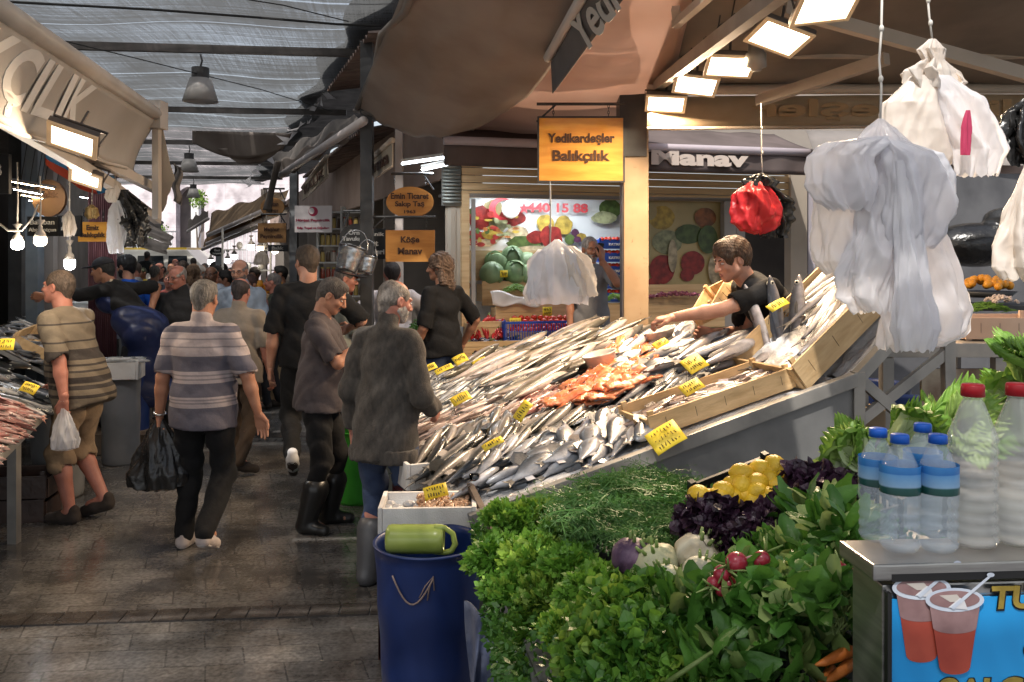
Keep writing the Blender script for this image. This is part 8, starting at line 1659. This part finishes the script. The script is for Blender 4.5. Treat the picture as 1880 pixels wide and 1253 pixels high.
 # ------------------------------------------------------------------ the people in the lane
def Mstripe(name,base,stops,rough=0.9):
 m=cloth(name,(1,1,1),(0.88,0.88,0.88),12);return ramp_axis(m,2,stops,const=True)
def stripes(z0,z1,pat,c):
 """pat: fractions and colour keys from z0 up to z1"""
 out=[];
 for f_,k_ in pat:out.append((z0+(z1-z0)*f_,c[k_]))
 out.append((z1,c[pat[-1][1]]));return out
def carrier(label,J,hand,mat,drop,w_,top=0.06,seed=1,stuffed=True,name='carrier_bag',X=0.0):
 p=J['world'](J[hand]);rt=empty(name,p,label,'carrier bag')
 mb=MB();lobe(mb,(0,0,0),[(-0.02,0,w_*0.08),(-0.10,0,w_*0.22),(-top-drop*0.35,X*0.3,w_*0.40),(-top-drop*0.7,X,w_*0.52),(-top-drop*0.93,X,w_*0.48),(-top-drop,X,w_*0.22),(-top-drop*1.01,X,0.004)],folds=0.10,nf=9,depth=0.62,seed=seed,jag=0.0,crumple=0.010);mb.build('bag',mat,rt,True)
 mb=MB()
 for s_ in(-1,1):mb.tube([(s_*w_*0.10,0,-0.12),(s_*0.012,0.01,-0.03),(s_*0.006,-0.02,0.0)],[0.012,0.008,0.008],6)
 mb.build('handles',mat,rt,True);return rt
blk=cloth('black',(0.013,0.013,0.014));dkt=cloth('dark_trousers',(0.022,0.022,0.026));khaki=cloth('khaki',(0.24,0.17,0.11));brn=cloth('brown_trousers',(0.09,0.06,0.04));jean=cloth('jeans',(0.035,0.05,0.10),(0.06,0.085,0.15),8)
lsh=cloth('shoe_light',(0.46,0.40,0.38));lso=cloth('sole_light',(0.5,0.47,0.45));dsh=cloth('shoe_dark',(0.05,0.04,0.035));wsh=cloth('shoe_white',(0.5,0.5,0.52));rub=M('rubber_boot',(0.012,0.012,0.012),(0.02,0.02,0.02),5,rough=0.3,bump=0.1);rub2=M('rubber_grey',(0.055,0.055,0.06),(0.085,0.085,0.09),5,rough=0.4,bump=0.1)
# man with the striped polo shirt, seen from behind
cA,cB,cD=(0.42,0.36,0.36),(0.13,0.122,0.15),(0.25,0.22,0.235)
polo=Mstripe('polo',None,stripes(0.86,1.50,[(0,'b'),(0.13,'a'),(0.17,'d'),(0.185,'a'),(0.20,'d'),(0.215,'a'),(0.235,'b'),(0.37,'a'),(0.40,'d'),(0.415,'a'),(0.44,'d'),(0.455,'a'),(0.485,'b'),(0.64,'a'),(0.72,'d'),(0.735,'a'),(0.80,'d'),(0.815,'a'),(0.87,'b'),(0.93,'a')],{'a':cA,'b':cB,'d':cD}))
J=person('man in a striped polo walking away and carrying a black bag',372,5.65,-4,h=1.74,tone='warm',girth=1.18,belly=0.6,hl=(-0.31,0.02,0.80),hr=(0.37,0.04,0.84),pl=(-0.6,-1,0),pr=(1.0,-0.6,0),fl=(-0.13,0.06,0),fr=(0.12,-0.20,0.03),heelR=0.07,kl=(-0.1,1,0),hair='short',hairc=(0.17,0.155,0.14),shirt=polo,sleeve=0.80,hem=-0.13,collar=True,trousers=blk,shoes=[lsh,lso],curlR=0.25,palmR=(-0.1,-1,0.2),curlL=1.2,dirL=(0.05,0,-1),head=(6,-3,0))
carrier('shiny black carrier bag in the hand of the man in the striped polo',J,'wl',bagk,0.36,0.36,0.12,3,X=-0.01)
wt=MB();p_=J['wl']+(J['el']-J['wl']).normalized()*0.02;ax2=(J['el']-J['wl']).normalized();q1=ax2.orthogonal().normalized();q2=ax2.cross(q1);wt.tube([p_+q1*0.036*math.cos(t)+q2*0.036*math.sin(t)for t in[i*math.pi/10 for i in range(21)]],0.008,6);wt.build('watch',M('watch_steel',(0.55,0.54,0.52),rough=0.25,metal=0.9),J['root'],True)
# man in shorts at the left stall
sg_,sd_=(0.17,0.14,0.105),(0.05,0.043,0.04)
tee=Mstripe('tee_stripe',None,stripes(0.80,1.50,[(0,'a'),(0.10,'b'),(0.13,'a'),(0.18,'b'),(0.22,'a'),(0.24,'b'),(0.30,'a'),(0.34,'b'),(0.36,'a'),(0.40,'b'),(0.42,'a'),(0.46,'b'),(0.56,'a'),(0.63,'b'),(0.645,'a'),(0.80,'b'),(0.815,'a')],{'a':sg_,'b':sd_}))
J=person('man in khaki cargo shorts leaning towards the left fish stall',138,6.27,80,h=1.82,tone='red',girth=1.12,belly=0.6,lean=(17,0,0),head=(-10,4,0),hl=(-0.30,-0.16,0.80),hr=(0.2,0.3,0.9),pl=(-0.3,-1,0),fl=(-0.08,0.02,0),fr=(0.09,-0.12,0.0),heelR=0.05,hair='crop',hairc=(0.09,0.065,0.05),shirt=tee,sleeve=0.82,hem=-0.14,trousers=khaki,legcut=0.12,shoes=[dsh,dsh],curlL=1.2,dirL=(0.0,0.15,-1),loose=1.3,pelvis=(0,-0.06,0.93))
carrier('small white carrier bag hanging from the hand of the man in shorts',J,'wl',bagw,0.24,0.17,0.10,8)
mb=MB();mb.box((-0.145,-0.03,0.62),(0.025,0.15,0.16));bevel(mb.build('cargo_pocket',khaki,J['root']),0.008)
# bending fishmonger with the blue apron
J=person('fishmonger in a long dark blue apron bending over the left stall',243,8.7,82,h=1.84,z0=0.20,tone='tan',lean=(40,0,0),head=(-6,8,0),hl=(-0.30,0.98,1.22),hr=(0.28,-0.02,1.06),pr=(1,-1,0.3),pl=(-0.5,0.2,-1),fl=(-0.12,0.12,0),fr=(0.12,-0.3,0),hair='crop',hairc=(0.02,0.02,0.02),shirt=blk,sleeve=0.85,trousers=dkt,shoes=[rub],boots=True,pelvis=(0,-0.12,0.92),far=1,cap=(0.03,0.03,0.035))
S=SDF();tp=J['tp'];S.cap(tp(-0.08,0.06,0.40),tp(0.08,0.06,0.40),0.12,0.12,0.0).cap(tp(-0.10,0.03,0.15),tp(0.10,0.03,0.15),0.135,0.135,0.06).cap(J['P']+Vector((-0.11,0.0,0)),J['P']+Vector((0.11,0.0,0)),0.16,0.16,0.06).cap(J['nl']+Vector((0,0.0,-0.15)),J['nr']+Vector((0,0.0,-0.15)),0.17,0.17,0.08).cap(J['P'],(J['nl']+J['nr'])/2+Vector((0,0,-0.1)),0.19,0.17,0.08).cut(J['nl']+Vector((0,0,-0.30)),(0,0,-1)).cut(tp(0,0.02,0.50),J['T']@Vector((0,0.2,1)))
V,Q=S.mesh(0.015,wrinkle(0.008,11,3));mesh_obj('apron',V,Q,M('apron_navy',(0.010,0.016,0.060),(0.018,0.028,0.09),5,rough=0.42,bump=0.3,bscale=14),J['root'],True)
mb=MB();mb.tube([tp(-0.08,0.09,0.47),tp(-0.05,-0.07,0.555),tp(0.05,-0.07,0.555),tp(0.08,0.09,0.47)],0.012,6);mb.build('strap',M('strap_cream',(0.5,0.42,0.32),rough=0.8),J['root'],True)
mb=MB();q=W(243,470,8.7);mb.box((q.x,q.y,0.10),(0.9,0.8,0.19));tag(mb.build('floor_pallet',MATS['old_wood']),'low dark pallet under the bending fishmonger','pallet')
person('young man in a bright blue t-shirt standing behind the fishmonger',236,10.4,62,h=1.90,tone='tan',hl=(-0.2,0.25,1.0),hr=(0.25,0.15,1.0),head=(8,12,0),hair='thick',hairc=(0.012,0.010,0.01),beard=(0.02,0.015,0.012),shirt=cloth('royal_blue',(0.015,0.085,0.42)),sleeve=0.7,trousers=dkt,shoes=[dsh],far=1)
# grey t-shirt seller writing on yellow paper
J=person('man in a grey t-shirt and black rubber boots writing on yellow paper',585,6.1,-92,h=1.76,tone='warm',girth=1.02,belly=0.9,head=(28,0,0),lean=(3,0,0),hl=(-0.02,0.33,1.22),hr=(0.03,0.33,1.30),pl=(-0.7,-0.5,-1),pr=(0.8,-0.3,-1),fl=(-0.1,0.08,0),fr=(0.12,-0.02,0),toeL=8,toeR=-20,hair='short',hairc=(0.06,0.05,0.045),stache=True,shirt=cloth('charcoal_tee',(0.085,0.072,0.075),(0.065,0.055,0.058)),sleeve=0.78,hem=-0.10,trousers=blk,shoes=[rub],boots=True,curlL=0.8,curlR=1.0,palmL=(1,0.2,0.4),palmR=(-1,0.4,-0.2),loose=1.2)
mb=MB();p_=J['wl']+Vector((0.03,0.09,0.02));mb.grid(lambda a,b_:p_+Vector((0.10*(a-0.5),0.09*(b_-0.5)+0.01*math.sin(a*4),0.05*(b_-0.5)+0.01*math.sin(b_*5))),5,5,0.002);o=mb.build('note_paper',yel);o.matrix_world=Matrix.Translation(J['root'].location)@Matrix.Rotation(R(-92),4,'Z');tag(o,'crumpled yellow note in the hands of the man in grey','note')
mb=MB();p_=J['wr']+Vector((-0.03,0.08,0.0));mb.tube([p_+Vector((0,0.0,0.06)),p_+Vector((-0.01,0.02,-0.05))],0.005,6);o=mb.build('pen',M('pen_blue',(0.02,0.05,0.3),rough=0.3),None,True);o.matrix_world=Matrix.Translation(J['root'].location)@Matrix.Rotation(R(-92),4,'Z');tag(o,'blue pen in the hand of the man in grey','pen')
# man in the knitted cardigan
knit=M('knit_brown',(0.046,0.040,0.035),(0.075,0.065,0.056),40,rough=0.95,bump=0.35,bscale=200,stretch=(1,1,0.5),sheen=0.1)
J=person('elderly man in a brown knitted cardigan standing at the fish stall',706,5.03,-22,h=1.76,tone='red',girth=0.96,belly=0.4,head=(12,-26,0),lean=(4,0,-6),hl=(-0.22,0.02,0.86),hr=(0.20,0.22,0.98),pr=(0.35,-1,-0.2),fl=(-0.10,0.02,0),fr=(0.12,0.02,0),hair='thin',hairc=(0.19,0.165,0.145),beard=(0.4,0.38,0.36),shirt=knit,coat=0.004,sleeve=1.85,hem=-0.20,collar=True,trousers=jean,shoes=[rub2],boots=True,loose=0.9,wrin=0.007)
S=SDF();S.cap(J['tp'](-0.075,0,-0.17),J['tp'](0.075,0,-0.17),0.137,0.137,0.0).cut(J['tp'](0,0,-0.135),J['T']@Vector((0,0,1))).cut(J['tp'](0,0,-0.215),J['T']@Vector((0,0,-1)));V,Q=S.mesh(0.009,lambda x,y,z:0.0035*np.sin(160*np.arctan2(y,x)*0.16*6));mesh_obj('ribbed_hem',V,Q,knit,J['root'],True)
# tall man in black behind him
person('tall man in a black t-shirt with cropped hair walking past',566,7.3,12,h=1.98,tone='fair',girth=1.15,head=(2,30,0),hl=(-0.27,0.0,0.86),hr=(0.30,0.26,1.12),pr=(1,-0.5,-0.6),fl=(-0.1,-0.32,0.10),heelL=0.12,fr=(0.12,0.18,0),hair='fade',hairc=(0.07,0.05,0.035),shirt=blk,sleeve=0.85,trousers=blk,shoes=[wsh,dsh])
person('bald man in a beige polo shirt walking away mid lane',440,7.7,-6,h=1.70,tone='red',girth=1.12,head=(8,0,0),hl=(-0.25,0.02,0.8),hr=(0.27,0.08,0.82),fl=(-0.1,0.16,0),fr=(0.11,-0.22,0.02),heelR=0.05,toeR=-40,hair='bald',hairc=(0.04,0.03,0.03),shirt=cloth('beige_polo',(0.33,0.28,0.23)),sleeve=0.85,collar=True,hem=-0.12,trousers=brn,shoes=[dsh],far=0)
person('bald man in a light blue shirt and dark glasses coming closer',442,9.3,176,h=1.86,tone='fair',girth=1.1,head=(8,0,0),glasses=True,hair='bald',hairc=(0.2,0.18,0.17),beard=(0.16,0.13,0.12),shirt=cloth('light_blue_shirt',(0.27,0.33,0.42)),sleeve=1.8,collar=True,hem=-0.12,trousers=dkt,shoes=[dsh],far=1,fl=(-0.1,0.15,0),fr=(0.1,-0.15,0))
person('man with glasses in an open dark shirt facing the camera',330,9.2,172,h=1.80,tone='red',girth=1.15,head=(12,-14,0),glasses=True,hair='bald',hairc=(0.3,0.27,0.25),shirt=cloth('dark_shirt',(0.03,0.03,0.032)),sleeve=1.8,collar=True,hem=-0.15,trousers=dkt,shoes=[dsh],far=1,stache=True)
gs=Mstripe('grey_stripe',None,stripes(0.85,1.50,[(0,'a'),(0.35,'b'),(0.45,'a'),(0.55,'b'),(0.66,'a'),(0.78,'b'),(0.9,'a')],{'a':(0.30,0.31,0.33),'b':(0.085,0.10,0.13)}))
person('man in a grey striped polo with hands folded behind his back',284,14.2,4,h=1.74,tone='dark',girth=1.2,hl=(-0.06,-0.18,0.98),hr=(0.06,-0.18,0.98),hair='crop',hairc=(0.08,0.075,0.07),shirt=gs,sleeve=0.85,trousers=dkt,shoes=[dsh],far=1)
person('man in a pale cap looking right past the tall man',628,8.4,-80,h=1.80,tone='red',head=(10,0,0),hair='crop',hairc=(0.12,0.1,0.09),cap=(0.36,0.30,0.28),shirt=cloth('grey_green_shirt',(0.24,0.25,0.22)),sleeve=0.9,collar=True,hl=(-0.1,0.3,0.95),hr=(0.1,0.3,0.95),trousers=dkt,shoes=[dsh],far=1)
person('man in a white t-shirt with his back turned by the wooden signs',722,8.9,14,h=1.84,tone='red',girth=1.15,lean=(8,0,0),hl=(-0.3,0.25,1.05),hr=(0.28,0.3,1.1),pl=(-1,-0.6,0),pr=(1,-0.6,0),hair='crop',hairc=(0.03,0.022,0.02),shirt=cloth('white_tee',(0.52,0.48,0.50)),sleeve=0.85,trousers=dkt,shoes=[dsh],far=1)
person('person with long wavy hair in a black t-shirt behind the stall',812,8.35,52,h=1.92,tone='tan',girth=1.05,head=(4,26,0),hl=(-0.22,0.15,0.9),hr=(0.27,0.0,0.94),hair='long',hairc=(0.13,0.085,0.06),shirt=blk,sleeve=0.9,trousers=jean,shoes=[dsh],far=0)
step=MB();step.poly([G(820,600,1.1).xy.to_3d()+Vector((0,0,0.30)),G(1520,600,1.1).xy.to_3d()+Vector((0,0,0.30)),G(1520,600,-1.2).xy.to_3d()+Vector((0,0,0.30)),G(820,600,-1.2).xy.to_3d()+Vector((0,0,0.30))],0.29);tag(step.build('step',MATS['shop_wall']),'raised concrete floor of the greengrocer shop','step',kind='structure')
J=person('grey bearded man in a grey t-shirt holding a phone to his ear',1084,8.75,190,h=1.79,z0=0.30,tone='warm',head=(6,6,6),hl=(-0.06,0.20,1.52),hr=(0.22,0.05,0.8),pl=(-0.6,0.4,-1),dirL=(0.0,0.05,1),palmL=(0.6,-0.8,0),hair='crop',hairc=(0.35,0.33,0.32),beard=(0.35,0.33,0.32),shirt=cloth('mid_grey_tee',(0.24,0.24,0.25)),sleeve=0.85,trousers=jean,shoes=[dsh],far=0)
p_=J['world'](J['wl']+Vector((0.01,-0.04,0.10)));mb=MB();mb.box((0,0,0),(0.07,0.010,0.14));o=mb.build('phone',blackm,None,loc=p_);o.rotation_euler=(0.2,0.1,0.6);tag(o,'dark phone held at the ear of the bearded man','phone')
# young seller crouching at the back of the stall
hd=96;hb_=1.98;rx,ry,rz0=1.90,5.62,1.05
inv=Matrix.Rotation(-R(hd),4,'Z')@Matrix.Translation((-rx,-ry,-rz0))
hw=inv@W(1196,594,5.42)
J=person('young seller in a black t-shirt crouching behind the fish and reaching out',0,ry,hd,X=rx,z0=rz0,h=hb_,tone='fair',lean=(46,0,6),head=(2,4,0),pelvis=(0.08,-0.05,0.22),hl=tuple(hw/(hb_/1.75)),pl=(-0.2,-0.1,-1),hr=(0.2,0.5,0.30),fl=(0.04,0.22,0),fr=(0.24,0.24,0),kl=(0.1,1,0.9),kr=(0.2,1,0.8),hair='thick',hairc=(0.06,0.035,0.02),shirt=blk,sleeve=0.62,trousers=cloth('grey_jeans',(0.055,0.055,0.06)),shoes=[dsh],palmL=(0.1,-0.1,-1),curlL=0.8)
mb=MB();mb.box((1.95,5.75,0.465),(0.8,0.55,0.93));tag(bevel(mb.build('box_plinth',M('crate_ply',(0.20,0.14,0.08),(0.28,0.2,0.12),5,rough=0.7)),0.01),'plywood box the young seller crouches on behind the stall','box')
# the crowd
def crowd(lb,px,ytop,Y,hdg,c,tone='tan',hair='crop',hc=(0.05,0.04,0.035),gl=False,h=None,cap=None,tr=None,sl=0.85,girth=1.05,**k):
 hh=h or(EYE-(ytop-470)/F*Y);z_=0
 person(lb,px,Y,hdg,h=hh,z0=z_,tone=tone,hair=hair,hairc=hc,cap=cap,shirt=cloth('c%d_%d_%d'%tuple(int(v*99)for v in c),c),sleeve=sl,trousers=tr or dkt,shoes=[dsh],far=2,girth=girth,features=Y<13,hl=k.pop('hl',(-0.25,random.uniform(-0.1,0.25),random.uniform(0.78,0.95))),hr=k.pop('hr',(0.25,random.uniform(-0.1,0.25),random.uniform(0.78,0.95))),fl=(-0.1,random.uniform(-0.15,0.2),0),fr=(0.1,random.uniform(-0.15,0.2),0),**k)
crowd('man in a pale blue shirt turned left at the back of the crowd, left side',250,483,16.5,100,(0.42,0.46,0.55),'red',hc=(0.1,0.08,0.07))
crowd('person in a yellow vest far down the left side',262,492,18,160,(0.6,0.45,0.08),hc=(0.05,0.06,0.03))
crowd('bald pink-faced man in a dark jacket facing the camera in the crowd',293,483,15.6,175,(0.07,0.05,0.055),'red','bald',sl=1.8)
crowd('man with tan bald head beside the dark shirted man',315,484,18,185,(0.45,0.3,0.25),'warm','bald')
crowd('person in a salmon red t-shirt half hidden behind the man in glasses',311,500,12.2,190,(0.50,0.14,0.12),'red',hc=(0.2,0.15,0.1))
crowd('person in a white top behind the man with glasses',336,479,16.5,10,(0.55,0.5,0.52),hc=(0.07,0.05,0.04))
crowd('woman with brown hair tied back, right of the man with glasses',355,487,13.2,0,(0.12,0.09,0.08),'warm','long',(0.12,0.07,0.04))
crowd('person in black standing tallest at the far end',355,474,25,0,(0.03,0.03,0.035),'dark')
crowd('woman in a pale grey headscarf in the crowd',367,489,15,170,(0.4,0.4,0.42),'warm','scarf',(0.42,0.40,0.40),sl=1.8)
crowd('dark haired person below the headscarf woman',376,503,13.5,150,(0.05,0.045,0.05),'dark')
crowd('dark skinned bald man in a blue grey shirt facing the camera',388,490,11.8,178,(0.14,0.18,0.23),'dark','bald',gl=False)
crowd('person in an orange cap behind the blue grey shirt',399,489,15,170,(0.5,0.22,0.05),'red',cap=(0.75,0.25,0.05))
crowd('young dark haired man in a cream top looking left',415,498,12.4,120,(0.45,0.38,0.33),'tan','thick',(0.012,0.01,0.01))
crowd('small person under a pale blue headscarf right behind the striped polo',402,524,10.6,5,(0.33,0.38,0.46),'warm','scarf',(0.38,0.42,0.50),sl=1.8)
crowd('woman with glasses right behind the light blue shirt man',458,506,10.6,175,(0.25,0.12,0.10),'warm','thick',(0.06,0.03,0.025))
crowd('grey haired man in a dark green jacket looking left at the oranges',503,505,10.9,95,(0.05,0.06,0.045),'red','crop',(0.16,0.14,0.13),sl=1.8,h=1.68)
crowd('dark haired man behind the green jacket by the grey post',516,489,12.6,110,(0.04,0.04,0.045),'tan','short',(0.015,0.012,0.01))
crowd('dark figure standing high by the far fence on the left',270,462,29,0,(0.03,0.035,0.035),'dark')
for i,(px,yt,Y,hdg,c,lb)in enumerate(((300,490,22,0,(0.2,0.25,0.35),'far walker in a blue top left of centre'),(322,476,24,180,(0.35,0.3,0.3),'far walker in a beige top'),(340,482,22,10,(0.1,0.08,0.1),'far walker in dark plum'),(376,484,20,180,(0.5,0.48,0.48),'far walker in a white top right of centre'),(393,482,22,0,(0.12,0.14,0.2),'far walker in navy near the black oval sign'),(424,492,16,180,(0.1,0.1,0.11),'far walker in charcoal near the lit cabinet'),(244,488,21,160,(0.3,0.33,0.4),'far walker in grey blue by the left awnings'),(468,492,14,170,(0.15,0.16,0.18),'walker in slate grey before the lit cabinet'),(348,492,18.5,175,(0.4,0.2,0.2),'far walker in a dull red top'),(410,486,19,5,(0.2,0.2,0.2),'far walker in mid grey behind the orange cap'),(281,484,23,175,(0.45,0.43,0.4),'far walker in cream beside the van'),(330,488,27,0,(0.15,0.1,0.1),'tiny walker in maroon before the wall'))):
 crowd(lb,px,yt,Y,hdg,c,['tan','red','warm','dark'][i%4],['crop','bald','thick','crop','long'][i%5])
mb=MB();rr=random.Random(31)
ob=empty('orange_pile',W(487,528,11.6),'pile of bright oranges left of the green jacketed man','pile of oranges')
for i in range(28):mb.ell((rr.uniform(-0.18,0.18),rr.uniform(-0.1,0.1),rr.uniform(-0.05,0.07)),(0.04,0.04,0.038),8,6)
mb.build('oranges',om,ob,True)
mb=MB();p_=W(487,470,11.7);mb.box((0,0,0.7),(0.55,0.5,1.38));tag(mb.build('display_box',MATS['crate_ply'],None,loc=(p_.x,p_.y,0)),'plywood display box under the far orange pile','box')
